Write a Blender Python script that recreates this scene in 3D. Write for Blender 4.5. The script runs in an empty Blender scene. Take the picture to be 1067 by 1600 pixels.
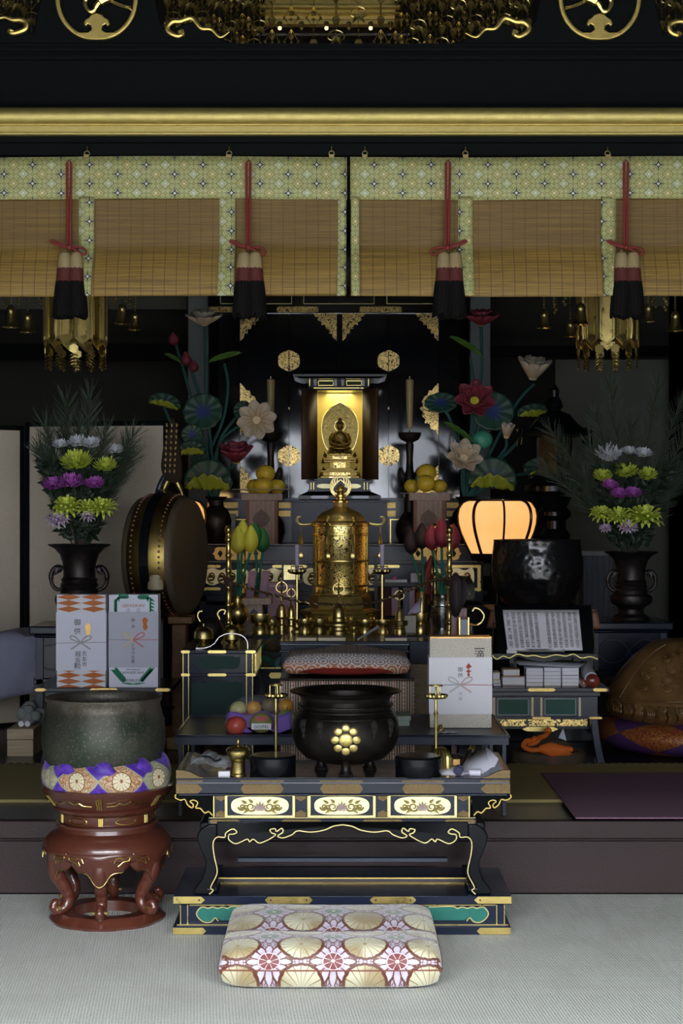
import bpy, bmesh, math, random
from mathutils import Vector, Matrix
random.seed(7)
PI = math.pi
LAMP_E = .62
F = 2660.0; CX = 533.5; CY = 800.0; H = 1.4
FL = 0.27                       # height of the raised floor
SC = bpy.context.scene; COL = SC.collection
def X(p, d): return (p - CX) * d / F
def Z(p, d): return H - (p - CY) * d / F
def K(d): return d / F
def W(px, py, d): return Vector((X(px, d), d, Z(py, d)))

# ---------------------------------------------------------------- node maths
NT = None
class E:
    def __init__(s, k): s.k = k
    def __add__(a, b): return mt('ADD', a, b)
    __radd__ = __add__
    def __sub__(a, b): return mt('SUBTRACT', a, b)
    def __rsub__(a, b): return mt('SUBTRACT', b, a)
    def __mul__(a, b): return mt('MULTIPLY', a, b)
    __rmul__ = __mul__
    def __truediv__(a, b): return mt('DIVIDE', a, b)
    def __neg__(a): return mt('MULTIPLY', a, -1.0)
def setin(s, v):
    if isinstance(v, E): NT.links.new(v.k, s)
    elif isinstance(v, (tuple, list)) and s.type == 'RGBA': s.default_value = (*v[:3], 1)
    else: s.default_value = v
def mt(op, a, b=None, c=None):
    n = NT.nodes.new('ShaderNodeMath'); n.operation = op
    for i, v in enumerate((a, b, c)):
        if v is not None: setin(n.inputs[i], v)
    return E(n.outputs[0])
def eabs(a): return mt('ABSOLUTE', a)
def esin(a): return mt('SINE', a)
def ecos(a): return mt('COSINE', a)
def emin(a, b): return mt('MINIMUM', a, b)
def emax(a, b): return mt('MAXIMUM', a, b)
def efrac(a): return mt('FRACT', a)
def eround(a): return mt('ROUND', a)
def emod(a, b): return mt('FLOORED_MODULO', a, b)
def esqrt(a): return mt('SQRT', a)
def eatan(a, b): return mt('ARCTAN2', a, b)
def lt(a, b): return mt('LESS_THAN', a, b)
def gt(a, b): return mt('GREATER_THAN', a, b)
def step(a, lo, hi):
    n = NT.nodes.new('ShaderNodeMapRange'); n.interpolation_type = 'SMOOTHSTEP'
    setin(n.inputs[0], a); n.inputs[1].default_value = lo; n.inputs[2].default_value = hi
    return E(n.outputs[0])
def coords(kind='Object'):
    n = NT.nodes.new('ShaderNodeTexCoord')
    s = NT.nodes.new('ShaderNodeSeparateXYZ'); NT.links.new(n.outputs[kind], s.inputs[0])
    return E(n.outputs[kind]), E(s.outputs[0]), E(s.outputs[1]), E(s.outputs[2])
def vec(x, y, z):
    n = NT.nodes.new('ShaderNodeCombineXYZ')
    for i, v in enumerate((x, y, z)): setin(n.inputs[i], v)
    return E(n.outputs[0])
def noi(v, sc, det=3, rough=.5, dist=0):
    n = NT.nodes.new('ShaderNodeTexNoise'); setin(n.inputs['Vector'], v)
    n.inputs['Scale'].default_value = sc; n.inputs['Detail'].default_value = det
    n.inputs['Roughness'].default_value = rough; n.inputs['Distortion'].default_value = dist
    return E(n.outputs[0])
def vor(v, sc, feat='F1', rnd=1.0, out=0):
    n = NT.nodes.new('ShaderNodeTexVoronoi'); n.feature = feat; setin(n.inputs['Vector'], v)
    n.inputs['Scale'].default_value = sc; n.inputs['Randomness'].default_value = rnd
    return E(n.outputs[out])
def mix(f, a, b):
    n = NT.nodes.new('ShaderNodeMix'); n.data_type = 'RGBA'
    setin(n.inputs[0], f)
    for s, v in ((n.inputs[6], a), (n.inputs[7], b)): setin(s, v)
    return E(n.outputs[2])
def mat(name, fn=None, col=(.5, .5, .5), rough=.5, metal=0., **kw):
    """fn() may return a dict with col, rough, metal, bump (height), bs (strength)"""
    global NT
    m = bpy.data.materials.new(name); m.use_nodes = True; NT = m.node_tree; NT.nodes.clear()
    o = NT.nodes.new('ShaderNodeOutputMaterial'); b = NT.nodes.new('ShaderNodeBsdfPrincipled')
    NT.links.new(b.outputs[0], o.inputs[0])
    r = dict(col=col, rough=rough, metal=metal, **kw)
    if fn: r.update(fn())
    setin(b.inputs['Base Color'], r['col']); setin(b.inputs['Roughness'], r['rough']); setin(b.inputs['Metallic'], r['metal'])
    if 'spec' in r: setin(b.inputs['Specular IOR Level'], r['spec'])
    if 'coat' in r: b.inputs['Coat Weight'].default_value = r['coat']; b.inputs['Coat Roughness'].default_value = r.get('cr', .1)
    if 'sheen' in r: b.inputs['Sheen Weight'].default_value = r['sheen']
    if 'alpha' in r: setin(b.inputs['Alpha'], r['alpha'])
    if 'trans' in r: b.inputs['Transmission Weight'].default_value = r['trans']
    if 'em' in r:
        setin(b.inputs['Emission Color'], r['em']); setin(b.inputs['Emission Strength'], r.get('es', 1.0))
    if 'bump' in r:
        bn = NT.nodes.new('ShaderNodeBump'); bn.inputs['Strength'].default_value = r.get('bs', .3)
        bn.inputs['Distance'].default_value = r.get('bd', .004)
        NT.links.new(r['bump'].k, bn.inputs['Height']); NT.links.new(bn.outputs[0], b.inputs['Normal'])
    return m

# ---------------------------------------------------------------- mesh builder
def cr(pts, n=6, closed=False):
    """Catmull-Rom through points"""
    P = [Vector(p) for p in pts]; out = []; L = len(P)
    rng = range(L) if closed else range(L - 1)
    for i in rng:
        if closed: a, b, c, d = P[i-1], P[i], P[(i+1) % L], P[(i+2) % L]
        else: a, b, c, d = P[max(i-1, 0)], P[i], P[i+1], P[min(i+2, L-1)]
        for k in range(n):
            t = k / n
            out.append(.5*((2*b) + (c-a)*t + (2*a-5*b+4*c-d)*t*t + (3*b-a-3*c+d)*t**3))
    if not closed: out.append(P[-1])
    return out
class MB:
    def __init__(s): s.v = []; s.f = []; s.m = []; s.uv = []; s.mi = 0; s.T = None
    def add(s, vs, fs, uvs=None, mi=None):
        o = len(s.v)
        s.v += [(s.T @ Vector(v) if s.T else Vector(v)) for v in vs]
        for i, f in enumerate(fs):
            s.f.append([o + k for k in f]); s.m.append(s.mi if mi is None else (mi[i] if isinstance(mi, list) else mi))
            s.uv.append([uvs[k] for k in f] if uvs else [(0, 0)] * len(f))
        return s
    def box(s, x0, x1, y0, y1, z0, z1, mi=None):
        v = [(x, y, z) for z in (z0, z1) for y in (y0, y1) for x in (x0, x1)]
        return s.add(v, [(0,2,3,1), (4,5,7,6), (0,1,5,4), (2,6,7,3), (0,4,6,2), (1,3,7,5)], mi=mi)
    def pbox(s, x0, x1, y0, y1, d0, d1, mi=None):
        """pixel rectangle on the plane d0, going back to d1"""
        return s.box(X(x0, d0), X(x1, d0), d0, d1, Z(y1, d0), Z(y0, d0), mi)
    def lathe(s, c, prof, n=32, mi=None, sc=(1, 1), lobes=0, la=0, ph=0):
        cx, cy, cz = c; vs = []; fs = []; uv = []
        L = len(prof)
        for j, (r, z) in enumerate(prof):
            for i in range(n + 1):
                a = 2*PI*i/n
                rr = r * (1 + la*math.cos(lobes*a + ph)) if lobes else r
                vs.append((cx + rr*math.sin(a)*sc[0], cy - rr*math.cos(a)*sc[1], cz + z)); uv.append((i/n, j/(L-1)))
        for j in range(L - 1):
            for i in range(n):
                a = j*(n+1)+i; fs.append((a, a+1, a+n+2, a+n+1))
        return s.add(vs, fs, uv, mi)
    def plathe(s, px, d, prof, n=32, mi=None, **k):
        """profile of (radius px, image y) at depth d"""
        q = K(d)
        return s.lathe((X(px, d), d, 0), [(r*q, Z(y, d)) for r, y in prof], n, mi, **k)
    def tube(s, pts, r, n=8, closed=False, mi=None, cap=True, flat=1.0):
        P = [Vector(p) for p in pts]; L = len(P)
        R = r if isinstance(r, (list, tuple)) else [r] * L
        if len(R) != L: R = [R[min(int(i*len(R)/L), len(R)-1)] for i in range(L)]
        vs = []; fs = []; uv = []; up = None
        for i in range(L):
            t = (P[(i+1) % L] - P[i-1]) if closed else (P[min(i+1, L-1)] - P[max(i-1, 0)])
            t = t.normalized() if t.length > 1e-9 else Vector((0, 0, 1))
            if up is None:
                up = Vector((0, 1, 0)) if abs(t.y) < .9 else Vector((1, 0, 0))
            up = (up - t*up.dot(t))
            up = up.normalized() if up.length > 1e-6 else t.orthogonal().normalized()
            b = t.cross(up)
            for k in range(n):
                a = 2*PI*k/n
                vs.append(P[i] + (b*math.cos(a) + up*math.sin(a)*flat)*R[i]); uv.append((k/n, i/max(L-1, 1)))
        for i in range(L if closed else L-1):
            for k in range(n):
                a = i*n; b2 = ((i+1) % L)*n; fs.append((a+k, a+(k+1) % n, b2+(k+1) % n, b2+k))
        if cap and not closed:
            fs.append(tuple(range(n-1, -1, -1))); fs.append(tuple((L-1)*n + k for k in range(n)))
        return s.add(vs, fs, uv, mi)
    def prism(s, pts, d0, d1, mi=None, px=True):
        """polygon in the x-z plane (pixels by default) extruded from y=d0 to y=d1"""
        q = [(X(a, d0), Z(b, d0)) for a, b in pts] if px else [tuple(p[:2]) for p in pts]
        n = len(q)
        vs = [(a, d0, b) for a, b in q] + [(a, d1, b) for a, b in q]
        fs = [tuple(range(n)), tuple(range(2*n-1, n-1, -1))] + [(i, i+n, (i+1) % n + n, (i+1) % n) for i in range(n)]
        uv = [(a, b) for a, b in q]*2
        return s.add(vs, fs, uv, mi)
    def loft(s, rings, closed=True, cap=True, mi=None):
        """rings: equal-length lists of points"""
        n = len(rings[0]); vs = [p for r in rings for p in r]; fs = []
        uv = [(k/n, j/max(1, len(rings)-1)) for j in range(len(rings)) for k in range(n)]
        for j in range(len(rings)-1):
            for k in range(n if closed else n-1):
                a = j*n+k; b = j*n+(k+1) % n; fs.append((a, b, b+n, a+n))
        if cap: fs.append(tuple(range(n-1, -1, -1))); fs.append(tuple((len(rings)-1)*n + k for k in range(n)))
        return s.add(vs, fs, uv, mi)
    def ball(s, c, r, n=16, mi=None, sc=(1, 1, 1)):
        m = max(5, n//2); prof = [(r*math.sin(PI*j/m), -r*math.cos(PI*j/m)) for j in range(m+1)]
        c = Vector(c); o = len(s.v); T = s.T; s.T = None
        s.lathe((0, 0, 0), prof, n, mi); s.T = T
        for i in range(o, len(s.v)):
            v = s.v[i]; v = Vector((v.x*sc[0], v.y*sc[1], v.z*sc[2])) + c
            s.v[i] = T @ v if T else v
        return s
    def grid(s, fn, nu, nv, mi=None):
        vs = [fn(i/nu, j/nv) for j in range(nv+1) for i in range(nu+1)]
        uv = [(i/nu, j/nv) for j in range(nv+1) for i in range(nu+1)]
        fs = [(j*(nu+1)+i, j*(nu+1)+i+1, (j+1)*(nu+1)+i+1, (j+1)*(nu+1)+i) for j in range(nv) for i in range(nu)]
        return s.add(vs, fs, uv, mi)
    def petal(s, base, d, nrm, L, Wd, cup=.25, curl=.0, nu=4, nv=6, mi=None, tip=.6, blunt=1):
        base = Vector(base); d = Vector(d).normalized(); nrm = Vector(nrm); nrm = (nrm - d*nrm.dot(d)).normalized(); sd = d.cross(nrm)
        def fn(u, v):
            t = 2*u-1; w = Wd*.5*max(.0, math.sin(PI*min(1, (v*.93+.05)**tip)))**blunt
            return base + d*(L*v) + sd*(w*t) + nrm*(cup*Wd*(t*t)*math.sin(PI*v*.8+.2) + curl*L*v*v)
        return s.grid(fn, nu, nv, mi)
def build(name, mb, mats, parent=None, thick=0, bevel=0, seg=2, sub=0, flat=False, smooth=35, loc=None):
    me = bpy.data.meshes.new(name)
    off = Vector((0, 0, 0))
    p = parent
    root = parent
    while root is not None and root.parent is not None: root = root.parent
    if root is not None: off = root.location.copy()
    elif loc is not None: off = Vector(loc)
    vs = [v - off for v in mb.v]
    me.from_pydata([tuple(v) for v in vs], [], mb.f)
    if not isinstance(mats, (list, tuple)): mats = [mats]
    for m in mats: me.materials.append(m)
    me.polygons.foreach_set('material_index', mb.m)
    ul = me.uv_layers.new(name='UVMap')
    flatuv = [c for f in mb.uv for p2 in f for c in p2]
    if len(flatuv) == 2*len(ul.data): ul.data.foreach_set('uv', flatuv)
    bm = bmesh.new(); bm.from_mesh(me)
    bmesh.ops.remove_doubles(bm, verts=bm.verts, dist=1e-6)
    bmesh.ops.recalc_face_normals(bm, faces=bm.faces)
    bm.to_mesh(me); bm.free()
    if not flat:
        me.polygons.foreach_set('use_smooth', [True]*len(me.polygons))
        me.set_sharp_from_angle(angle=math.radians(smooth))
    o = bpy.data.objects.new(name, me); COL.objects.link(o)
    if parent is not None: o.parent = parent
    else: o.location = off
    if thick:
        md = o.modifiers.new('t', 'SOLIDIFY'); md.thickness = thick; md.offset = 0
    if bevel:
        md = o.modifiers.new('b', 'BEVEL'); md.width = bevel; md.segments = seg; md.limit_method = 'ANGLE'; md.angle_limit = math.radians(40); md.harden_normals = False
    if sub:
        md = o.modifiers.new('s', 'SUBSURF'); md.levels = sub; md.render_levels = sub
    return o
def tag(o, label=None, cat=None, group=None, kind=None):
    if label: o['label'] = label
    if cat: o['category'] = cat
    if group: o['group'] = group
    if kind: o['kind'] = kind
    return o
def thing(name, label, cat, loc, group=None):
    o = bpy.data.objects.new(name, None); COL.objects.link(o); o.empty_display_size = .05
    o.location = Vector(loc); return tag(o, label, cat, group)
def struct(name, mb, mats, **k): return tag(build(name, mb, mats, **k), kind='structure')
def dup(o, loc=None, label=None, par=None, rotz=None, scale=None):
    c = o.copy(); COL.objects.link(c)
    if par is not None: c.parent = par
    if loc is not None: c.location = Vector(loc)
    if rotz is not None: c.rotation_euler.z = rotz
    if scale is not None: c.scale = (scale,)*3 if not isinstance(scale, (tuple, list)) else scale
    if label: c['label'] = label
    for ch in list(o.children): dup(ch, par=c)
    return c
def text_to(mb, s, size, x, z, d, align='CENTER', mi=0, sx=1.0):
    """adds filled lettering standing upright on the plane y=d, facing the viewer, centred on x, baseline z"""
    cu = bpy.data.curves.new('lettering', 'FONT'); cu.body = s; cu.size = size; cu.align_x = align; cu.resolution_u = 2
    o = bpy.data.objects.new('lettering', cu); COL.objects.link(o)
    bpy.context.view_layer.update()
    me = bpy.data.meshes.new_from_object(o.evaluated_get(bpy.context.evaluated_depsgraph_get()))
    vs = [(x + v.co.x*sx, d, z + v.co.y) for v in me.vertices]
    mb.add(vs, [tuple(p.vertices) for p in me.polygons], mi=mi)
    bpy.data.objects.remove(o); bpy.data.curves.remove(cu); bpy.data.meshes.remove(me)
def vtext(mb, s, size, x, z, d, pitch=1.12, mi=0):
    for i, c in enumerate(s): text_to(mb, c, size, x, z - size*.85 - i*size*pitch, d, mi=mi)
# ---------------------------------------------------------------- materials
def f_lacq():
    v, x, y, z = coords()
    n = noi(v, 6, 4)
    return dict(rough=n*.16+.14, bump=noi(v, 40, 3), bs=.03)
LAC = mat('black lacquer', f_lacq, col=(.004, .005, .007), spec=.22)
LACB = mat('blue black lacquer', f_lacq, col=(.010, .015, .032), spec=.33)
LACG = mat('mirror black lacquer', lambda: dict(bump=noi(coords()[0], 3, 2), bs=.05, bd=.01), col=(.006, .007, .010), rough=.08, spec=.9)
LACR = mat('matt dark wood', f_lacq, col=(.02, .014, .011), spec=.35)
LACF = mat('aged black wood', lambda: dict(rough=.75), col=(.0035, .0045, .0045), spec=.08)
BLUEG = mat('blue grey lacquer', lambda: dict(rough=.35, bump=noi(coords()[0], 30, 3), bs=.1), col=(.020, .028, .050), spec=.4)
def f_gold(c=(.75, .56, .19), r=.3, s=60):
    def g():
        v, x, y, z = coords(); n = noi(v, s, 3)
        return dict(col=mix(n, tuple(q*.8 for q in c), tuple(min(1, q*1.1) for q in c)), rough=noi(v, 25, 2)*.2+r-.1, metal=1.0, bump=noi(v, s*2, 2), bs=.08)
    return g
GOLD = mat('gold leaf', f_gold((.74, .58, .20)))
GOLDM = mat('matt gold', f_gold((.62, .46, .14), .45))
PALEG = mat('pale gold', f_gold((.85, .72, .34), .4)); BEAMG = mat('satin gold beam', f_gold((.58, .47, .17), .6))
BRASS = mat('brass', f_gold((.60, .47, .18), .3))
BRASSD = mat('dark brass', f_gold((.42, .33, .13), .34))
COPPER = mat('aged copper gilt', f_gold((.55, .33, .12), .42))
STEEL = mat('steel', f_gold((.6, .6, .58), .25))
def f_engr(c1, c2, s=70, mt_=1.0):
    def g():
        v, x, y, z = coords()
        n = noi(v, s, 2, .5, 1.5)
        w = eabs(esin(n*26.0)); lines = step(w, .12, .45)
        return dict(col=mix(lines, c2, c1), metal=mt_, rough=.38, bump=lines, bs=.35, bd=.002)
    return g
ENGR = mat('engraved gold fitting', f_engr((.78, .55, .20), (.30, .18, .05)))
ENGC = mat('engraved copper fitting', f_engr((.20, .135, .055), (.05, .03, .012), 90, .5))
def f_open(c1, s, lo=.42, scl=(1, 1, 1)):
    def g():
        v, x, y, z = coords()
        q = noi(vec(x*scl[0], y*scl[1], z*scl[2]), s, 2.0, .6, 1.2)
        w = eabs(esin(q*20.0)); a = step(w, lo, lo+.12)
        return dict(col=mix(a, (.008, .007, .004), c1), metal=a, rough=.3, bump=a, bs=.6, bd=.003)
    return g
OPENG = mat('openwork gold', f_open((.78, .56, .20), 24))
OPENP = mat('pierced gold drum', f_open((.80, .64, .22), 30, .42))
def f_panel():
    v, x, y, z = coords('UV')
    ax = eabs(x-.5)
    q = noi(vec(ax*2.6, y*1.0, 0.0), 3.2, 1.5, .5, .8); w = eabs(esin(q*17.0))
    a = step(w, .10, .35)
    inner = step(w, .5, .8)
    return dict(col=mix(a, (.10, .07, .02), mix(inner, (.55, .5, .25), (.86, .78, .45))), metal=a*.55, rough=.42, bump=a, bs=.5, bd=.002)
PANEL = mat('carved gold scroll panel', f_panel)
CREAMG = mat('pale gilt paint', f_gold((.86, .78, .45), .45))
def f_bronze(c, r=.42, s=14):
    def g():
        v, x, y, z = coords(); n = noi(v, s, 4, .6)
        return dict(col=mix(step(n, .35, .7), c, tuple(min(1, q*2.0) for q in c)), rough=n*.25+r-.1, metal=.75, bump=noi(v, 60, 3), bs=.12)
    return g
BRONZE = mat('dark bronze', f_bronze((.030, .025, .023), .4))
IRON = mat('black incense bronze', f_bronze((.018, .015, .013), .36))
def f_greenb():
    v, x, y, z = coords(); n = noi(v, 9, 5, .65)
    dots = vor(v, 95, 'F1'); hh = lt(dots, .3)
    band = step(z, .60-.5, .66-.5)
    band2 = step(eabs(z-.125), .0, .02)
    c = mix(step(n, .35, .65), (.040, .058, .038), (.085, .085, .065))
    c = mix(step(z, .18, .24), c, mix(step(n, .4, .6), (.095, .08, .06), (.14, .125, .105)))
    c = mix(hh*.55, c, (.17, .17, .13))
    return dict(col=c, rough=n*.3+.30, metal=.5, bump=hh*.8+noi(v, 50, 3), bs=.28, bd=.004)
GREENB = mat('patinated bronze', f_greenb)
def f_hammer():
    v, x, y, z = coords()
    return dict(bump=vor(v, 28, 'SMOOTH_F1'), bs=.9, bd=.006)
HAMMER = mat('hammered black bronze', f_hammer, col=(.008, .008, .009), rough=.2, metal=.0, spec=.7)
def f_redl():
    v, x, y, z = coords(); n = noi(v, 14, 3)
    return dict(col=mix(n, (.070, .018, .011), (.112, .032, .018)), rough=.3)
REDL = mat('red brown lacquer', f_redl, coat=.6, cr=.15)
def wood(c1, c2, sc=(1, 1, 1), s=14, r=.55, **k):
    def g():
        v, x, y, z = coords(); q = noi(vec(x*sc[0], y*sc[1], z*sc[2]), s, 5, .6, .3)
        return dict(col=mix(step(q, .3, .7), c1, c2), rough=r, bump=q, bs=.15)
    return g
HINOKI = mat('pale cypress', wood((.46, .34, .20), (.62, .50, .32), (.3, 3, 6)))
CEDAR = mat('pinkish grey wood', wood((.27, .19, .16), (.42, .32, .27), (6, 6, .6)))
CEDARD = mat('red brown wood', wood((.15, .05, .025), (.25, .10, .05), (6, 6, .6)))
CARVED = mat('carved camphor wood', wood((.13, .062, .020), (.25, .135, .05), (1, 1, 2), 7, .33))
REDW = mat('polished red wood', wood((.12, .02, .012), (.26, .05, .03), (3, 3, 3), 8, .2))
SHRW = mat('shrine door wood', wood((.045, .022, .008), (.07, .035, .012), (8, 8, 1)))
def flat(name, c, r=.7, **k): return mat(name, lambda: dict(bump=noi(coords()[0], 150, 2), bs=.12), col=c, rough=r, **k)
WHITE = flat('white paper', (.80, .80, .92)); WHITE2 = flat('warm white paper', (.90, .88, .93))
IVORY = flat('ivory', (.72, .62, .42)); INK = flat('black ink', (.012, .012, .015)); GREYP = flat('grey paper', (.45, .46, .52))
TEXT_R = flat('red brown ink', (.42, .12, .06)); TEXT_G = flat('green ink', (.03, .30, .17)); ORI = flat('orange ink', (.62, .18, .03))
SILVERC = flat('silver cord', (.42, .42, .44)); PINKC = flat('pink cord', (.62, .22, .25)); GOLDC = flat('gold cord', (.70, .60, .35))
RED = flat('red cloth', (.42, .028, .02), .8); CRIM = flat('crimson cord', (.15, .010, .007), .7); ORANGE = flat('orange cord', (.75, .16, .015), .75)
PURPLE = mat('purple silk', lambda: dict(col=mix(step(noi(coords()[0], 22, 3, .5, 2), .45, .55), (.075, .020, .36), (.13, .045, .50))), rough=.45, sheen=.3)
MAUVE = flat('mauve fabric', (.25, .19, .32), .8); LILAC = flat('lilac stone', (.42, .36, .50)); VIOL = flat('violet wood', (.30, .20, .28))
TEAL = mat('teal paint', lambda: dict(bump=esin(coords()[1]*900.0), bs=.25, bd=.002), col=(.010, .135, .105), rough=.4)
GREENP = mat('green brocade inlay', lambda: dict(bump=noi(coords()[0], 240, 2), bs=.4, bd=.002), col=(.006, .072, .045), rough=.6)
DGREEN = flat('dark green cutout', (.006, .038, .032)); LBLUE = flat('pale blue petal', (.22, .45, .58), .5); GRN2 = flat('petal green', (.04, .28, .19), .5)
BRN = flat('petal brown', (.14, .10, .05), .5)
STEMG = flat('jade stem', (.006, .13, .075), .5); STEMD = flat('dark jade stem', (.012, .085, .075), .5)
def f_leaf():
    v, u, w, z = coords('UV')
    r = u; n = noi(coords()[0], 25, 3)
    ribs = step(ecos(w*(2*PI*22)), .86, .98)
    c = mix(step(r+n*.2, .25, .72), (.010, .025, .17), (.012, .060, .038))
    return dict(col=mix(ribs*.4, c, (.025, .10, .06)), rough=.5, bump=ribs, bs=.3, bd=.002)
LEAF = mat('painted lotus leaf', f_leaf)
LEAFU = mat('yellow green leaf underside', lambda: dict(col=mix(noi(coords()[0], 18, 2), (.15, .24, .015), (.34, .38, .02))), rough=.5)
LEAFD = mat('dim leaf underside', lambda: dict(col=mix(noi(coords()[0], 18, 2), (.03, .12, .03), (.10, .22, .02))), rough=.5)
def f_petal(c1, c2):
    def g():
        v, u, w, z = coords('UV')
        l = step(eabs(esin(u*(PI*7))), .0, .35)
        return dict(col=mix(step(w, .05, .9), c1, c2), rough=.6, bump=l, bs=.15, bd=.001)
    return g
PWHITE = mat('cream lotus petal', f_petal((.42, .33, .20), (.50, .45, .36)))
PRED = mat('dark rose lotus petal', f_petal((.12, .012, .025), (.20, .028, .05)))
PBUDR = mat('red lotus bud', f_petal((.16, .01, .02), (.36, .03, .05)))
PBUDY = mat('yellow lotus bud', f_petal((.50, .42, .03), (.66, .60, .06)))
PBUDG = mat('green lotus bud', f_petal((.01, .12, .03), (.03, .20, .05)))
PBUDK = mat('faded black lotus bud', f_petal((.02, .012, .014), (.045, .025, .028)))
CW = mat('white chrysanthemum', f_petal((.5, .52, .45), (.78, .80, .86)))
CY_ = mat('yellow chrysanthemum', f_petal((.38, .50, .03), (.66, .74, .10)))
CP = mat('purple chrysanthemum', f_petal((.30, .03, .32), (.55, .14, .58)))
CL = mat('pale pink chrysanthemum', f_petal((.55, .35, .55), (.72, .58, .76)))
PINE = flat('pine needle', (.018, .034, .014), .6); FOL = flat('dark foliage', (.009, .024, .009), .6); TWIG = flat('twig', (.06, .045, .03))
def f_citrus():
    v, x, y, z = coords(); return dict(col=mix(noi(v, 12, 3), (.62, .42, .03), (.78, .62, .05)), bump=noi(v, 160, 2), bs=.5, bd=.002)
CIT = mat('yellow citrus', f_citrus, rough=.42)
def fruit(name, a, b): return mat(name, lambda: dict(col=mix(step(noi(coords()[0], 12, 3), .35, .65), a, b), bump=noi(coords()[0], 140, 2), bs=.3, bd=.002), rough=.35)
ORF = fruit('orange peel', (.75, .30, .02), (.85, .42, .04)); APF = fruit('red apple skin', (.40, .02, .03), (.65, .12, .08)); GRF = fruit('green apple skin', (.30, .50, .06), (.5, .66, .15)); MLF = fruit('melon skin', (.55, .60, .2), (.75, .7, .3))
# --- fabrics
def f_misu():
    v, x, y, z = coords(); c = .0343
    u = x/c; w = z/c
    p = (u+w)*.5; q = (u-w)*.5; rp = eround(p); rq = eround(q)
    dp = p-rp; dq = q-rq; du = dp+dq; dv = dp-dq; man = eabs(du)+eabs(dv)
    i3 = emod(rp+rq, 3.0)
    dia = lt(man+emin(eabs(du), eabs(dv))*1.4, .56); core = lt(man, .17)
    col = mix(lt(i3, .5), mix(lt(i3, 1.5), (.34, .36, .22), (.34, .25, .05)), (.035, .032, .035))
    cc = eabs(ecos(u*PI)*ecos(w*PI)); s2 = eabs(esin(u*PI)*esin(w*PI))
    line = lt(eabs(s2-.30), .07); line2 = lt(eabs(s2-.72), .05)
    n = noi(v, 220, 2)
    base = mix(n, (.20, .20, .055), (.32, .31, .10))
    base = mix(emax(line, line2), base, (.50, .50, .28))
    base = mix(lt(eabs(man-.62), .045), base, (.12, .12, .03))
    c1 = mix(dia, base, col); c1 = mix(core, c1, (.5, .52, .40))
    return dict(col=c1, rough=.55, bump=n, bs=.3, bd=.002)
MISUB = mat('pale green gold brocade', f_misu, sheen=.2)
def f_bamboo():
    v, x, y, z = coords()
    n = noi(vec(x*1.2, y, z*110.0), 2.4, 3, .6); n2 = noi(vec(x*5.0, y, z*260.0), 2.0, 2)
    th = lt(eabs(efrac(x/.0425)-.5), .028)
    c = mix(step(n, .35, .68), (.13, .072, .010), (.33, .195, .028)); c = mix(n2*.5, c, (.22, .14, .045))
    c = mix(step(noi(vec(x*3.0, y, z*60.0), 3.0, 2), .62, .72)*.6, c, (.10, .055, .015))
    c = mix(step(z, .14, .20)*.5, c, (.07, .035, .004))  # single-layer upper part darkened: gloom behind the slats put into the colour
    return dict(col=mix(th, c, (.08, .04, .01)), rough=.6, bump=n2+n, bs=.5, bd=.003)
BAMB = mat('split bamboo', f_bamboo)
def rosette(x, y, cx, cy, px, py):
    dx = efrac(x/px-cx+.5)-.5; dy = efrac(y/py-cy+.5)-.5
    dy = dy*(py/px)
    return esqrt(dx*dx+dy*dy), eatan(dy, dx)
def f_zabu():
    v, x, y, z = coords('UV'); P = 1.0; Q = .80
    x = x + (noi(v, 3, 2)-.5)*.05; y = y + (noi(vec(y, x, 0.0), 3, 2)-.5)*.05
    n = noi(v, 8, 2, .5, 1.0)
    vine = lt(eabs(esin(noi(v, 7.5, 1.5, .5, 1.2)*24.0)), .34)
    c = mix(vine, (.075, .014, .007), (.42, .35, .24))
    for (cx, cy) in ((.5, 0.), (0., .5)):
        r, a = rosette(x, y, cx, cy, P, Q)
        rr = r/(eabs(ecos(a*3.0))*.25+.85)
        f = mix(lt(eabs(efrac(r*15.0)-.5), .1), (.42, .38, .48), (.14, .05, .04)); f = mix(lt(eabs(esin(a*3.0)), .16), f, (.14, .05, .04))
        c = mix(lt(rr, .155), c, (.09, .02, .01)); c = mix(lt(rr, .13), c, f)
    r, a = rosette(x, y, .5, .5, P, Q)
    pet = eabs(ecos(a*6.0))
    sh = r/(pet*.45+.60)
    f = mix(step(r, .1, .30), (.28, .22, .33), (.50, .47, .56)); f = mix(lt(pet, .32), f, (.10, .02, .02))
    c = mix(lt(sh, .365), c, (.10, .02, .012)); c = mix(lt(sh, .33), c, f)
    row = emod(eround(y/Q-.5), 2.0)
    inn = mix(gt(row, .5), (.13, .006, .012), (.03, .13, .07))
    c = mix(lt(r, .17), c, (.55, .52, .52)); c = mix(lt(r, .155), c, mix(lt(eabs(ecos(a*4.0)), .18), inn, (.55, .50, .45))); c = mix(lt(r, .03), c, (.8, .75, .6))
    r, a = rosette(x, y, 0., 0., P, Q)
    ed = r - eabs(ecos(a*8.0))*.012
    f = mix(step(noi(v, 1.3, 2), .42, .62), (.52, .50, .36), (.29, .23, .12))
    f = mix(lt(eabs(esin(a*8.0)), .2), f, (.20, .14, .05))
    c = mix(lt(ed, .365), c, (.09, .02, .008)); c = mix(lt(ed, .315), c, f); c = mix(lt(r, .035), c, (.30, .22, .08))
    return dict(col=c, rough=.5, bump=noi(v, 60, 2)+vine*.4, bs=.25, bd=.002)
ZABU = mat('red ground brocade of cream chrysanthemums', f_zabu, sheen=.3)
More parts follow.
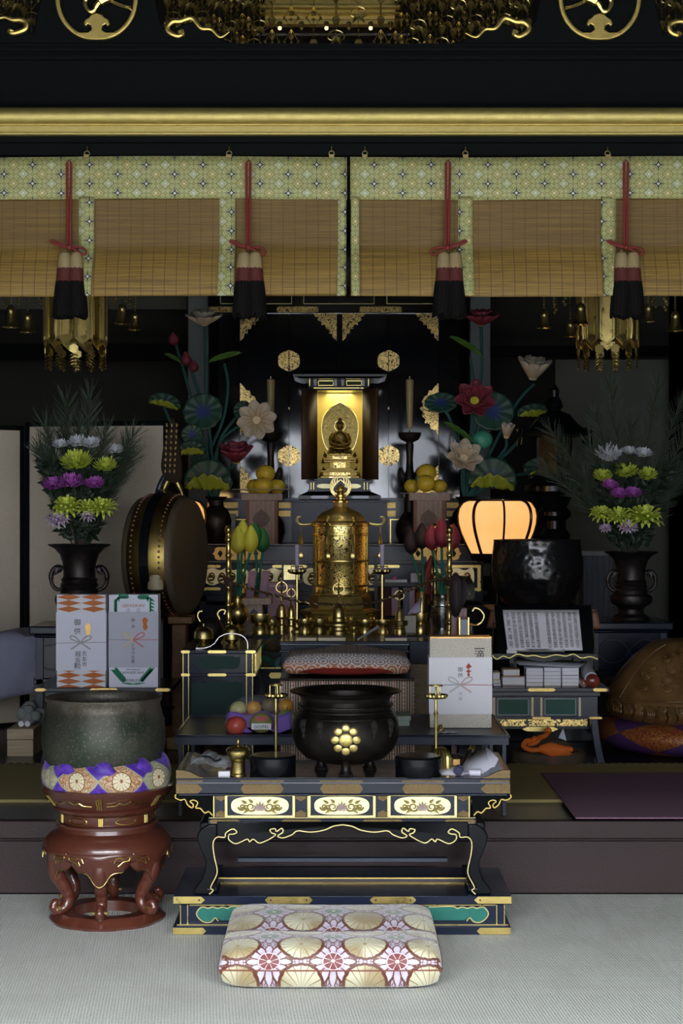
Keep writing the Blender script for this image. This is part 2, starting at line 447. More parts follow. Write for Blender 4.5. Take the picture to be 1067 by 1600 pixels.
def f_bowlc():
    v, u, w, z = coords('UV')
    a = u*9.0; b = w*2.6
    p = (a+b); q = (a-b)
    chk = emod(mt('FLOOR', p)+mt('FLOOR', q), 2.0)
    fx = efrac(p)-.5; fy = efrac(q)-.5; r = esqrt(fx*fx+fy*fy); th = eatan(fy, fx)
    fl = mix(lt(eabs(esin(th*6.0)), .25), (.82, .76, .52), (.40, .17, .03))
    vine = lt(eabs(esin(noi(vec(p, q, 0.0), 5, 2, .5, 1)*22.0)), .45)
    alt = gt(emod(mt('FLOOR', p), 2.0), .5)
    bg = mix(alt, (.35, .36, .22), (.42, .16, .05))
    br = mix(vine, bg, (.72, .66, .45)); br = mix(lt(r, .30), br, (.2, .07, .02)); br = mix(lt(r, .27), br, fl); br = mix(lt(r, .05), br, (.3, .1, .02))
    edge = gt(emax(eabs(fx), eabs(fy)), .475)
    pur = mix(step(noi(coords()[0], 22, 3, .5, 2), .45, .55), (.075, .020, .36), (.13, .045, .50))
    c = mix(chk, br, pur); c = mix(edge, c, (.38, .38, .26))
    return dict(col=c, rough=.5, bump=noi(coords()[0], 130, 2)+vine*(1.0-chk)*.5, bs=.25, bd=.002)
BOWLC = mat('purple and gold diamond patchwork silk', f_bowlc, sheen=.2)
def f_fishc():
    v, u, w, z = coords('UV')
    a = u*7.0+.14; b = w*1.9+.27
    p = (a+b); q = (a-b); chk = emod(mt('FLOOR', p)+mt('FLOOR', q), 2.0)
    vine = lt(eabs(esin(noi(coords()[0], 26, 2, .5, 1)*22.0)), .6)
    g = mix(vine, (.26, .04, .02), (.50, .27, .05))
    return dict(col=mix(chk, g, (.085, .035, .13)), metal=(1.0-chk)*vine*.5, rough=.42, bump=vine, bs=.2, bd=.002)
FISHC = mat('purple and orange gold patchwork silk', f_fishc)
def f_stripe():
    v, x, y, z = coords()
    a = efrac(x*24.0); lines = lt(eabs(efrac(x*96.0)-.5), .2)
    dash = lt(eabs(efrac(z*60.0)-.5), .22)
    c = mix(lt(a, .32), (.34, .12, .06), (.10, .07, .05)); c = mix(lines, c, (.60, .55, .42)); c = mix(lt(eabs(a-.65), .09)*dash, c, (.7, .7, .7))
    return dict(col=c, rough=.7, bump=lines, bs=.2, bd=.002)
STRIPE = mat('striped brocade', f_stripe)
def f_hexc():
    v, x, y, z = coords('UV')
    v3, x3, y3, z3 = coords(); q = vor(vec(x3, y3*.8+z3*1.3, 0.0), 21, 'F1', .1); w = eabs(esin(q*12.0))
    c = mix(step(z3+noi(v3, 3, 2)*.03, .055, .085), (.55, .20, .06), (.26, .22, .20)); c = mix(lt(w, .5), c, (.72, .68, .68))
    return dict(col=c, rough=.7, bump=w, bs=.2, bd=.002)
HEXC = mat('white and orange tortoiseshell brocade', f_hexc)
def f_carpet():
    v, x, y, z = coords()
    r = esin(y*(2*PI/.0125)+noi(vec(x*6.0, y*6.0, 0.0), 9, 2)*3.0); c2 = esin(x*(2*PI/.009)+y*60.0)
    n = noi(v, 5, 4); n2 = noi(v, 160, 2)
    c = mix(step(r*.6+c2*.4+(n2-.5)*2.0, -1.0, 1.0), (.36, .38, .35), (.68, .70, .66)); c = mix(step(n, .3, .8)*.3, c, (.38, .38, .34))
    return dict(col=c, rough=.95, bump=r*.6+c2*.4+n2, bs=.7, bd=.004)
CARPET = mat('grey ribbed carpet', f_carpet)
TATAMI = mat('tatami', lambda: (lambda v, x, y, z: dict(col=mix(noi(vec(x*2.0, y*120.0, z), 4, 2), (.27, .215, .07), (.42, .34, .13)), rough=.7, bump=esin(y*1500.0), bs=.2, bd=.002))(*coords()))
BORDER = mat('tatami border', lambda: (lambda v, x, y, z: dict(col=mix(lt(eabs(efrac(x/.035)-.5), .25), (.05, .04, .02), (.32, .28, .14))))(*coords()), rough=.7)
RISER = mat('brown lacquered step', lambda: dict(bump=noi(coords()[0], 90, 2), bs=.15, rough=noi(coords()[0], 8, 3)*.2+.35), col=(.034, .019, .019), spec=.35)
MAT_ = mat('purple felt', lambda: dict(col=mix(noi(coords()[0], 200, 2), (.17, .085, .13), (.27, .15, .21))), rough=.95)
DARKW = flat('dark plaster', (.035, .034, .030), .9); DARKFL = mat('dark floor boards', lambda: dict(rough=.3, bump=noi(coords()[0], 10, 3), bs=.05), col=(.014, .011, .009))
SCREENP = mat('beige screen paper', lambda: (lambda v, x, y, z: dict(col=mix(noi(v, 70, 2), (.52, .44, .34), (.62, .53, .42))))(*coords()), rough=.85)
FUSU = flat('grey green fusuma paper', (.10, .105, .085), .9); PILL = flat('grey pillar plaster', (.20, .23, .24), .8)
CLOTHG = mat('blue grey cloth', lambda: dict(col=mix(noi(coords()[0], 7, 3), (.17, .18, .25), (.30, .30, .40)), bump=noi(coords()[0], 9, 3), bs=.5, bd=.02), rough=.9)
LAMPP = mat('glowing lantern paper', lambda: (lambda v, x, y, z: dict(em=mix(step(noi(v, 4, 2), .3, .7), (1.0, .43, .12), (1.0, .52, .19)), es=LAMP_E))(*coords()), col=(.25, .15, .07), rough=.8)
PLAST = mat('clear plastic film', None, col=(.8, .82, .85), rough=.12, alpha=.28, spec=.8)
HAIRN = mat('navy tassel silk', lambda: dict(col=mix(noi(vec(coords()[1]*60.0, coords()[2]*60.0, coords()[3]*2.0), 4, 2), (.0015, .0012, .0013), (.006, .005, .005))), rough=.8, spec=.12)
HAIRR = mat('red tassel silk', lambda: dict(bump=noi(vec(coords()[1]*60.0, coords()[2]*60.0, coords()[3]*2.0), 4, 2), bs=.5), col=(.07, .008, .005), rough=.75)
HAIRC = mat('cream tassel silk', lambda: dict(bump=noi(vec(coords()[1]*60.0, coords()[2]*60.0, coords()[3]*2.0), 4, 2), bs=.5), col=(.26, .19, .09), rough=.75)
LAMPD = mat('drum skin', lambda: dict(col=mix(noi(coords()[0], 5, 3), (.05, .035, .022), (.10, .07, .042))), rough=.6)
DRUMB = mat('old brass drum wood', f_gold((.28, .20, .06), .38, 12))
# ---------------------------------------------------------------- camera
cam = bpy.data.cameras.new('camera'); co = bpy.data.objects.new('camera', cam); COL.objects.link(co)
co.location = (0, 0, H); co.rotation_euler = (PI/2, 0, 0)
cam.sensor_fit = 'VERTICAL'; cam.sensor_height = 36; cam.lens = F/1600*36; cam.clip_end = 60
SC.camera = co
# ---------------------------------------------------------------- the hall
struct('floor', MB().box(-4, 4, -.9, 6.235, -.05, 0), CARPET)
r = MB()
r.box(-4, 4, 6.235, 12.6, FL-.03, FL, 1)
r.box(-4, 4, 6.225, 6.26, .205, FL, 0)
r.box(-4, 4, 6.26, 6.3, 0, .21, 0)
r.box(-4, 4, 6.245, 6.262, 0, .193, 0)
struct('trim_1', r, [RISER, DARKFL], bevel=.004)
tm = MB(); tm.box(-4, 4, 6.62, 7.56, FL, FL+.012)
struct('floor_2', tm, TATAMI)
tb = MB(); tb.box(-4, 4, 7.56, 7.585, FL, FL+.0125)
struct('trim_2', tb, BORDER)
pm = MB(); pm.box(.853, 3.2, 6.20, 7.27, FL+.0125, FL+.018)
tag(build('felt_mat', pm, MAT_, loc=(2, 6.7, FL+.0125)), 'flat purple felt mat laid over the tatami at the right', 'mat')
struct('wall_back', MB().box(-4.1, 4.1, 12.5, 12.6, 0, 4.2), DARKW)
struct('wall_left', MB().box(-4.1, -4, -.9, 12.6, 0, 4.2), DARKW)
struct('wall_right', MB().box(4, 4.1, -.9, 12.6, 0, 4.2), DARKW)
struct('ceiling', MB().box(-4.1, 4.1, -.9, 12.6, 4.2, 4.3), DARKW)
fw = MB(); fw.box(-4.1, -3, -1.0, -.9, 0, 4.2); fw.box(3, 4.1, -1.0, -.9, 0, 4.2); fw.box(-3, 3, -1.0, -.9, 2.55, 4.2)
struct('wall_front', fw, DARKW)
# lintel over the raised floor: black board, gilt moulding, black rail
D = 6.16
l = MB(); l.pbox(-200, 1270, 68, 168, D+.05, D+.20, 0)
l.pbox(-200, 1270, 74, 80, D+.04, D+.06, 0); l.pbox(-200, 1270, 86, 93, D+.035, D+.06, 0)
prof = [(168, 0.03), (169, -.01), (172, -.03), (178, -.042), (184, -.045), (190, -.04), (194, -.03), (195, -.015), (197, -.012), (199, -.02), (208, -.02), (210, -.03), (213, -.03), (213, .05)]
x0, x1 = -2.9, 2.9
rings = [[(x0, D+q, Z(p, D)) for p, q in prof], [(x1, D+q, Z(p, D)) for p, q in prof]]
l.loft(rings, closed=False, cap=False, mi=1)
l.pbox(-200, 1270, 213, 222, D-.01, D+.2, 0); l.pbox(-200, 1270, 222, 242, D+.015, D+.2, 0)
struct('trim_3', l, [LACF, BEAMG])
# gilt edge line and carved transom above
tr = thing('transom_panel', 'black carved transom panel with gilt edged openings above the gold moulding', 'transom', (0, D+.05, Z(68, D)))
def full(pts): return pts
t = MB(); D2 = D+.06
t.prism([(-200, -160), (-60, -160), (-52, 68), (-200, 68)], D2, D2+.05)
t.prism([(-60, 69), (-60, 40), (-25, 30), (0, 32), (20, 30), (40, 46), (52, 52), (56, 30), (62, 0), (70, -160), (240, -160), (244, 0), (250, 32), (262, 52), (280, 40), (300, 34), (318, 47), (335, 50), (352, 63), (372, 69)], D2, D2+.05)
t.prism([(690+5, 69), (722, 63), (742, 50), (758, 46), (775, 35), (800, 40), (822, 50), (836, 32), (842, 0), (846, -160), (1018, -160), (1024, 0), (1030, 30), (1037, 52), (1050, 46), (1067, 32), (1100, 30), (1140, 40), (1140, 69)], D2, D2+.05)
t.prism([(1140, 68), (1140, -160), (1280, -160), (1280, 68)], D2, D2+.05)
t.prism([(-200, -160), (1280, -160), (1280, -100), (-200, -100)], D2, D2+.05)
build('board', t, LACF, tr, bevel=.006)
def curl(pts, r=5.5, m=GOLDM, dd=0.0, par=tr, name='gilt_curl', D_=None, n=8):
    d = D_ or D2-.005
    P = cr([W(a, b, d+dd) for a, b in pts], n)
    L = len(P); k = K(d)
    R = [r*k*(.35+.65*math.sin(PI*min(1, (i/(L-1))*.86+.14))) if i > L*.1 else r*k*1.25 for i in range(L)]
    return build(name, MB().tube(P, R, 8), m, par)
curl([(282, 48), (284, 54), (276, 56), (264, 50), (262, 42), (270, 34), (282, 33), (300, 29), (314, 44), (330, 46), (344, 58), (358, 50)], 4.5)
curl([(806, 48), (804, 54), (812, 57), (824, 50), (826, 42), (818, 35), (806, 34), (788, 29), (774, 44), (758, 46), (744, 58), (728, 52)], 4.5)
curl([(18, 47), (17, 51), (26, 51), (40, 45), (40, 35), (32, 31), (20, 31), (6, 27), (-8, 32)], 4.5)
curl([(1062, 51), (1058, 55), (1048, 50), (1046, 40), (1056, 34), (1070, 33), (1084, 28), (1098, 34)], 4.5)
def roundel(cx, mir, lab):
    d = D2-.012; k = K(d); c0 = -2
    th = thing('crane_roundel', lab, 'roundel', W(cx, c0, d), 'gilt crane roundels on the transom')
    rg = MB(); P = []
    for i in range(65):
        a = 2*PI*i/64
        x = cx + 61*math.sin(a); y = c0 + 63*math.cos(a)
        if y > 50: y = 50+(y-50)*.9 - 3*math.exp(-((x-cx)/5)**2)
        P.append(W(x, y, d))
    rg.tube(P[:-1], [4.0*k]*64, 8, closed=True, flat=.6)
    build('ring', rg, GOLDM, th)
    s = -1 if mir else 1
    cl = MB(); base = [(0, 62), (-14, 61), (-30, 54), (-38, 49), (-28, 50), (-14, 50), (-8, 46), (-9, 40), (-14, 37), (-17, 41), (-21, 37), (-18, 30), (-12, 27), (-9, 23), (0, 20), (9, 23), (12, 27), (18, 30), (21, 37), (17, 41), (14, 37), (9, 40), (8, 46), (14, 50), (28, 50), (38, 49), (30, 54), (14, 61)]
    cl.prism([(cx+a, b) for a, b in base], d-.006, d+.006)
    build('cloud', cl, GOLDM, th, bevel=.003)
    b = MB()
    b.tube(cr([W(cx+s*a, q, d-.008) for a, q in [(-14, -8), (-18, 2), (-16, 12), (-10, 18), (-4, 16), (2, 6), (10, 0), (22, -6)]], 5), [5*k, 4*k, 3.4*k, 3.4*k, 3.6*k, 5*k, 8*k, 9*k], 8)
    for q in ((0, 0), (3, 3)):
        b.tube(cr([W(cx+s*a, c+q[1], d-.008) for a, c in [(18, -2), (30, 4), (44, 9), (54, 11)]], 4), 1.2*k, 6)
    b.tube([W(cx+s*44, 9, d-.008), W(cx+s*56, 17, d-.008)], 1.0*k, 5)
    build('crane', b, GOLD, th)
    w = MB()
    for i in range(9):
        w.petal(W(cx+s*(-8+i*2), -6, d-.01), (-s*(1.0-.08*i), 0, .10+.10*i), (0, -1, 0), (42-i)*k, 9*k, .05, 0, 2, 5)
    for i in range(5):
        w.petal(W(cx+s*10, -2, d-.012), (s*1.0, 0, .05+.12*i), (0, -1, 0), 34*k, 7*k, .05, 0, 2, 5)
    build('wing', w, CREAMG, th)
    return th
roundel(151, False, 'gilt crane in a ring above the left end of the gold moulding')
roundel(937, True, 'gilt crane in a ring above the right end of the gold moulding')
# ---------------------------------------------------------------- rolled blinds
def misu(name_lab, xa, xb, strips, hooks):
    d = D+.02; k = K(d)
    th = thing('bamboo_blind', name_lab, 'blind', W((xa+xb)/2, 465, d), 'bamboo blinds under the lintel')
    def prof(t):                              # t 0 top .. 1 bottom (pixel y, depth offset)
        y = 308 + t*157
        o = 0 if t < .5 else -.055*math.sin((t-.5)/.5*PI*.55)
        return y, o
    b = MB()
    def fn(u, v):
        y, o = prof(v); return Vector((X(xa+(xb-xa)*u, d), d+o + .004*math.sin(u*23+v*3), Z(y + 1.5*math.sin(u*5), d)))
    b.grid(fn, 60, 24)
    bo = build('bamboo_screen', b, BAMB, th, thick=.005, smooth=60)
    roll = MB(); roll.tube([(X(xa+2, d), d+.005, Z(452, d)), (X(xb-2, d), d+.005, Z(452, d))], .024, 14)
    build('roll', roll, BAMB, th)
    h = MB()
    h.grid(lambda u, v: Vector((X(xa-1+(xb-xa+2)*u, d), d-.010+.004*math.sin(u*31)*v, Z(246+v*66 + 1.2*math.sin(u*7), d))), 60, 4)
    build('header_brocade', h, MISUB, th, thick=.004)
    for (s0, s1) in strips:
        st = MB()
        def fs(u, v):
            y, o = prof(v); return Vector((X(s0+(s1-s0)*u + (-3*max(0, v-.5) if s0 < 535 else 1.5*max(0, v-.5)), d), d+o-.012, Z(y+.5, d)))
        st.grid(fs, 3, 24)
        build('brocade_strip', st, MISUB, th, thick=.003)
    for hx in hooks:
        hk = MB(); P = [W(hx + 4*math.sin(a), 240-4*math.cos(a), d-.015) for a in [2*PI*i/14 for i in range(14)]]
        hk.tube(P, .0025, 6, closed=True); hk.tube([W(hx, 236, d-.015), W(hx, 229, d-.012)], .0022, 6); hk.box(X(hx-4, d), X(hx+4, d), d-.02, d-.01, Z(248, d), Z(243, d))
        build('hook', hk, BRASSD, th)
misu('bamboo blind with pale green brocade header, left of the central gap', -260, 541, [(-100, -76), (124, 148), (343, 368), (528, 541)], [136, 358, 518])
misu('bamboo blind with pale green brocade header, right of the central gap', 548, 1330, [(548, 561), (715, 738), (938, 961), (1160, 1184)], [570, 727, 949])
def cordt(x, bow, lab):
    d = D-.035; k = K(d)
    th = thing('blind_tassel', lab, 'tassel', W(x, 500, d), 'tassels hanging over the blinds')
    c = MB(); xc = x
    c.tube([W(x-3, 254, d), W(x-3+bow*.3, 383, d)], 2.2*k, 8); c.tube([W(x+3, 254, d), W(x+1+bow*.3, 383, d)], 2.2*k, 8)
    c.tube([W(x-3, 254, d), W(x, 250, d), W(x+3, 254, d)], 1.5*k, 6)
    build('cord', c, CRIM, th)
    b = MB(); s = 1 if bow >= 0 else -1
    b.tube(cr([W(x+s*a, q, d-.008) for a, q in [(0, 386), (12, 392), (22, 398), (27, 394), (22, 388), (10, 386), (0, 386)]], 5), 1.8*k, 6)
    b.tube(cr([W(x+s*a, q, d-.008) for a, q in [(0, 386), (-12, 382), (-24, 376), (-29, 377), (-22, 381), (-10, 385), (0, 387)]], 5), 1.8*k, 6)
    b.ball(W(x, 386, d-.01), 4.5*k, 10)
    build('bow', b, CRIM, th)
    for sd in (-1, 1):
        xx = x+2+sd*9
        cp = MB(); cp.plathe(xx, d, [(1, 390), (3, 393), (8, 396), (9.5, 400), (10, 404), (11.5, 420)], 20); hd = build('tassel', cp, HAIRC, th)
        rd = MB(); rd.plathe(xx, d, [(11.5, 419), (13, 438), (13.4, 441)], 20, lobes=10, la=.02); build('red_band', rd, HAIRR, hd)
        nv = MB(); q = K(d)
        n = 40; rings = []
        for r_, y_ in [(13.2, 440), (14.3, 455), (14.8, 475), (15.0, 490)]:
            rings.append([Vector((X(xx+sd*(y_-440)*.055, d)+r_*q*math.sin(2*PI*i/n)*(1+.05*(i % 2)), d-r_*q*math.cos(2*PI*i/n)*(1+.05*(i % 2)), Z(y_, d))) for i in range(n)])
        rings.append([p + Vector((0, 0, random.uniform(-.022, .004))) for p in rings[-1]])
        nv.loft(rings, cap=True); build('navy_skirt', nv, HAIRN, hd)
cordt(108, 1, 'leftmost red corded tassel hanging over the left blind')
cordt(388, 3, 'red corded navy tassel in front of the left blind, nearer the central gap')
cordt(700, -1, 'red corded navy tassel in front of the right blind, nearer the central gap')
cordt(978, 1, 'rightmost red corded tassel hanging over the right blind')
# ---------------------------------------------------------------- front altar desk
d = 5.65; DB = 6.07; k = K(d)
dk = thing('altar_desk', 'black lacquer altar desk with gilt scroll panels and curled legs, behind the floor cushion', 'altar desk', (0, d, 0))
ZT = Z(1216, d)
b = MB()
b.pbox(275, 797, 1216, 1240, d, DB); b.pbox(279, 793, 1240, 1244, d+.012, DB-.01)
build('top_board', b, LACB, dk, bevel=.002)
tp = MB(); tp.box(X(277, d), X(795, d), d+.005, DB-.005, ZT, ZT+.001)
build('top_surface', tp, mat('worn brown black desk top', lambda: dict(col=mix(step(noi(coords()[0], 12, 4, .6, .6), .45, .6), (.022, .017, .012), (.055, .042, .026)), rough=noi(coords()[0], 20, 3)*.25+.06)), dk)
for s in (-1, 1):
    e = MB(); xo = 275 if s < 0 else 797
    pr = [(0, 1216), (0, 1203), (3*-s if 0 else 0, 1202)]
    pts = [(xo, 1216), (xo, 1203), (xo-s*14, 1203), (xo-s*24, 1207), (xo-s*34, 1213), (xo-s*44, 1216)]
    e.prism(pts, d, DB)
    lip = build('raised_end', e, LACB, dk, bevel=.002)
    g = MB(); g.prism([(xo, 1216.2), (xo, 1203.5), (xo-s*12, 1203.6), (xo-s*24, 1207.6), (xo-s*34, 1213), (xo-s*44, 1216)], d-.002, d+.001)
    build('end_fitting', g, ENGC, lip)
def plate(m, x0, x1, y0, y1, dd, th=.003, notch=5):
    c = (y0+y1)/2; n = notch
    m.prism([(x0+n, y0), (x1-n, y0), (x1-n*.4, c-(c-y0)*.45), (x1, c), (x1-n*.4, c+(c-y0)*.45), (x1-n, y1), (x0+n, y1), (x0+n*.4, c+(c-y0)*.45), (x0, c), (x0+n*.4, c-(c-y0)*.45)], dd-th, dd+.001)
for x0, x1 in ((275, 317), (376, 443), (500, 567), (628, 694), (751, 797)):
    m = MB()
    if x0 == 275: m.prism([(x0, 1225), (x1-8, 1225), (x1, 1233), (x1-8, 1240), (x0, 1240)], d-.003, d+.001)
    elif x1 == 797: m.prism([(x1, 1225), (x0+8, 1225), (x0, 1233), (x0+8, 1240), (x1, 1240)], d-.003, d+.001)
    else: plate(m, x0, x1, 1225, 1240, d)
    build('edge_fitting', m, ENGC, dk)
    m = MB(); m.pbox(max(x0, 276), min(x1, 796), 1219.5, 1222, d-.0015, d+.001); build('edge_fitting', m, ENGC, dk)
ln = MB()
ln.pbox(276, 796, 1223.2, 1223.8, d-.001, d+.001)
build('edge_line', ln, GREYP, dk)
# panel register
pr = MB(); pr.pbox(334, 735, 1241, 1278, d+.02, d+.36); pb = build('panel_register', pr, LACB, dk)
for x0, x1 in ((352, 460), (482, 586), (607, 713)):
    m = MB()
    for a in ((x0, x1, 1241.5, 1243.5), (x0, x1, 1274.5, 1276.5), (x0, x0+3, 1243, 1275), (x1-3, x1, 1243, 1275)): m.pbox(*a, d+.012, d+.022)
    build('gilt_frame', m, PALEG, pb)
    m = MB(); ya, yb = 1245, 1273; xa, xb = x0+9, x1-9; pts = []
    for i in range(48):
        a = 2*PI*i/48; c, s_ = math.cos(a), math.sin(a); q = 2.6
        pts.append(((xa+xb)/2 + (xb-xa)/2*math.copysign(abs(c)**(2/4.0), c), (ya+yb)/2 + (yb-ya)/2*math.copysign(abs(s_)**(2/2.4), s_)))
    dd = d+.016; qs = [(X(p, dd), Z(q_, dd)) for p, q_ in pts]; xs = [q[0] for q in qs]; zs = [q[1] for q in qs]
    o = len(m.v); n = len(qs)
    vs = [(a, dd, z) for a, z in qs] + [(a, dd+.01, z) for a, z in qs]
    uv = [((a-min(xs))/(max(xs)-min(xs)), (z-min(zs))/(max(zs)-min(zs))) for a, z in qs]*2
    m.add(vs, [tuple(range(n))] + [(i, i+n, (i+1) % n+n, (i+1) % n) for i in range(n)], uv)
    pn = build('scroll_panel', m, CREAMG, pb)
    # raised arabesque
    cx = (xa+xb)/2; cy = (ya+yb)/2
    mm = MB(); m2 = MB()
    for s in (-1, 1):
        for cx0, r0, dr in ((14, 8, 1), (28, 6, -1), (22, 4, -1)):
            P = []
            for i in range(18):
                t_ = i/17; a = t_*PI*2.6*dr + (PI if dr > 0 else 0); r_ = r0*(1-.75*t_)
                P.append(W(cx+s*(cx0 + r_*math.cos(a)), cy+2 - r_*math.sin(a)*.95, dd-.002))
            m2.tube(P, [1.5*k*(1-.5*i/17) for i in range(18)], 6)
        for a0, b0, l_ in ((24, 8, 12), (34, 4, 9), (30, -6, 10), (16, -8, 9)):
            m2.petal(W(cx+s*a0*.7, cy+b0*.6, dd-.002), (s*1, 0, -b0*.10), (0, -1, 0), l_*k, 5*k, .1, 0, 2, 4)
    for a in range(-3, 4):
        mm.petal(W(cx, cy+7, dd-.004), (math.sin(a*.42), -.1, math.cos(a*.42)), (0, -1, 0), (15-abs(a)*1.2)*k, 5*k, .15, 0, 2, 4)
    build('arabesque', m2, mat('olive gilt', None, (.22, .17, .05), .4, .6) if 'olive gilt' not in bpy.data.materials else bpy.data.materials['olive gilt'], pn)
    build('lotus_motif', mm, mat('pinkish gilt', None, (.45, .34, .30), .4, .3) if 'pinkish gilt' not in bpy.data.materials else bpy.data.materials['pinkish gilt'], pn)
for x0 in (337, 462, 590, 716):
    for y0, y1 in ((1241.5, 1252), (1266, 1276.5)):
        m = MB(); w = 16; up = y0 < 1250
        pts = [(x0, y0), (x0+w, y0), (x0+w, y1-4), (x0+w/2, y1), (x0, y1-4)] if up else [(x0, y1), (x0+w, y1), (x0+w, y0+4), (x0+w/2, y0), (x0, y0+4)]
        m.prism(pts, d+.016, d+.022); build('post_fitting', m, ENGC, pb)
m = MB()
for x0 in (334, 352, 460, 481, 586, 606, 713, 733): m.pbox(x0-.8, x0+.8, 1241, 1278, d+.014, d+.022)
build('post_line', m, GOLD, pb)
mo = MB(); mo.pbox(326, 743, 1277.5, 1279.5, d, d+.38); mo.pbox(325, 744, 1280, 1288, d+.004, d+.37)
mo.pbox(326, 743, 1277.5, 1278.8, d-.002, d+.002, 1)
mol = build('lower_moulding', mo, [LACB, PALEG], dk, bevel=.001)
for x0, x1 in ((327, 374), (440, 502), (567, 629), (695, 743)):
    m = MB(); plate(m, x0, x1, 1280.5, 1287, d+.004, notch=3); build('edge_fitting', m, ENGC, mol)
# wing brackets
for s in (-1, 1):
    f = lambda a: a if s < 0 else 1072-a
    low = [(275, 1242), (276, 1248), (283, 1251), (289, 1250), (294, 1256), (296, 1262), (302, 1257), (305, 1263), (313, 1264), (322, 1269), (330, 1274)]
    m = MB(); m.prism([(f(a), b_) for a, b_ in low] + [(f(334), 1276), (f(334), 1242)], d+.03, d+.05)
    br = build('wing_bracket', m, LACF, dk)
    m = MB(); P = [(275, 1241), (274, 1246), (282, 1250), (289, 1249), (293, 1257), (300, 1262), (302, 1257), (297, 1252), (303, 1250), (309, 1254), (306, 1262), (313, 1263), (320, 1270), (326, 1268), (332, 1274)]
    m.tube(cr([W(f(a), b_, d+.027) for a, b_ in P], 5), 1.5*k, 6); build('gilt_edge', m, GOLDM, br)
# apron with curled legs (front and back frames) + gilt scallop line
def apron(dd):
    m = MB(); C = 535
    inner = [(327, 1398), (333, 1389), (326, 1388), (338, 1367), (338.6, 1357), (334, 1334), (333, 1317), (338.6, 1307.6), (352, 1307.6), (356, 1316), (369, 1319), (386, 1311), (395, 1315), (407, 1317), (430, 1306), (436, 1310), (452, 1305), (465, 1298), (485, 1300), (506, 1297), (C, 1288.5)]
    outer = [(326, 1288), (312, 1297), (307.5, 1306), (309, 1316), (313, 1328), (321, 1346), (320, 1360), (315, 1374), (303, 1390), (303, 1398)]
    allp = outer + inner
    r_ = [(2*C-a, b_) for a, b_ in allp[::-1]]
    # build as separate closed pieces: left leg, right leg, top strip between
    i0 = inner.index((338.6, 1307.6))
    leg = outer + inner[:i0+1] + [(338.6, 1288)]
    top = inner[i0:] + [(C, 1284), (338.6, 1284)]
    mm_ = []
    for mir in (0, 1):
        q = MB(); q.prism([(2*C-a if mir else a, b_) for a, b_ in leg], dd, dd+.035); mm_.append(q)
    m.prism(top, dd, dd+.02); m.prism([(2*C-a, b_) for a, b_ in top], dd, dd+.02)
    return m, mm_
am, legs = apron(d-.002)
ap = build('apron', am, LAC, dk, bevel=.003)
for q in legs: build('leg', q, LAC, dk, bevel=.010, seg=3)
for mir in (0, 1):
    f = (lambda a: 1070-a) if mir else (lambda a: a)
    m = MB(); P = [(327, 1397), (333, 1391), (329, 1386), (338, 1368), (339, 1357), (334.5, 1336), (333, 1317), (339, 1308), (351, 1308), (353, 1301), (364, 1295), (370, 1300), (365, 1303), (358, 1304), (358, 1312), (369, 1318), (386, 1311), (390, 1315), (396, 1311), (407, 1317), (430, 1305), (424, 1301), (422, 1296), (430, 1295), (432, 1299), (440, 1294), (442, 1300), (434, 1306), (442, 1309), (456, 1304), (465, 1298), (485, 1300), (506, 1297), (520, 1291), (535, 1288.5)]
    m.tube(cr([W(f(a), b_, d-.006) for a, b_ in P], 4), 1.3*k, 6); build('gilt_scallop', m, PALEG, ap)
am2, legs2 = apron(d+.34)
for q in legs2: build('leg', q, LAC, dk, bevel=.008, seg=2)
for s in (-1, 1):
    m = MB(); f = lambda a: a if s < 0 else 1070-a
    xs = sorted((X(f(311), d), X(f(333), d))); m.box(xs[0], xs[1], d+.02, d+.35, Z(1300, d), Z(1286, d))
    build('side_apron', m, LAC, dk, bevel=.006)
    xs = sorted((X(f(327), d), X(f(337), d))); m = MB(); m.box(xs[0], xs[1], d+.03, d+.35, Z(1395, d), Z(1385, d)); build('side_rail', m, LAC, dk)
# base plinth
ZB = Z(1400, d)
bp = MB(); bp.pbox(271, 799, 1400, 1413.5, d-.015, DB+.02, 0); bp.pbox(281, 789, 1413.5, 1447, d+.0, DB, 0); bp.pbox(276, 794, 1445, 1449, d-.008, DB+.01, 0)
q_ = d-.015
bp.box(X(270, q_), X(798, q_), q_, DB+.02, 0, Z(1448, q_))
pl = build('plinth', bp, LACB, dk, bevel=.002)
rail = MB(); rail.pbox(371, 699, 1341, 1347, d+.30, d+.33); build('stretcher', rail, BLUEG, dk, bevel=.001)
rail = MB(); rail.pbox(340, 735, 1372, 1378, d+.22, d+.24, 0); rail.pbox(340, 735, 1371.5, 1373, d+.218, d+.222, 1); build('stretcher', rail, [LACR, GOLDM], dk)
q_ = d-.015
for x0, x1, y0, y1 in ((271, 320, 1401, 1412), (414, 488, 1401, 1412), (578, 650, 1401, 1412), (741, 799, 1401, 1412)):
    m = MB(); n = 6
    if x0 == 271: m.prism([(x0, y0), (x1-n, y0), (x1, (y0+y1)/2), (x1-n, y1), (x0, y1)], q_-.003, q_)
    elif x1 == 799: m.prism([(x1, y0), (x0+n, y0), (x0, (y0+y1)/2), (x0+n, y1), (x1, y1)], q_-.003, q_)
    else: plate(m, x0, x1, y0, y1, q_, .003)
    for hx in (x1-9, ) if x0 == 271 else ((x0+9,) if x1 == 799 else (x0+9, x1-9)): m.ball(W(hx, (y0+y1)/2, q_-.003), .003, 8, mi=1)
    build('brass_fitting', m, [f_ if False else GOLD, INK], pl)
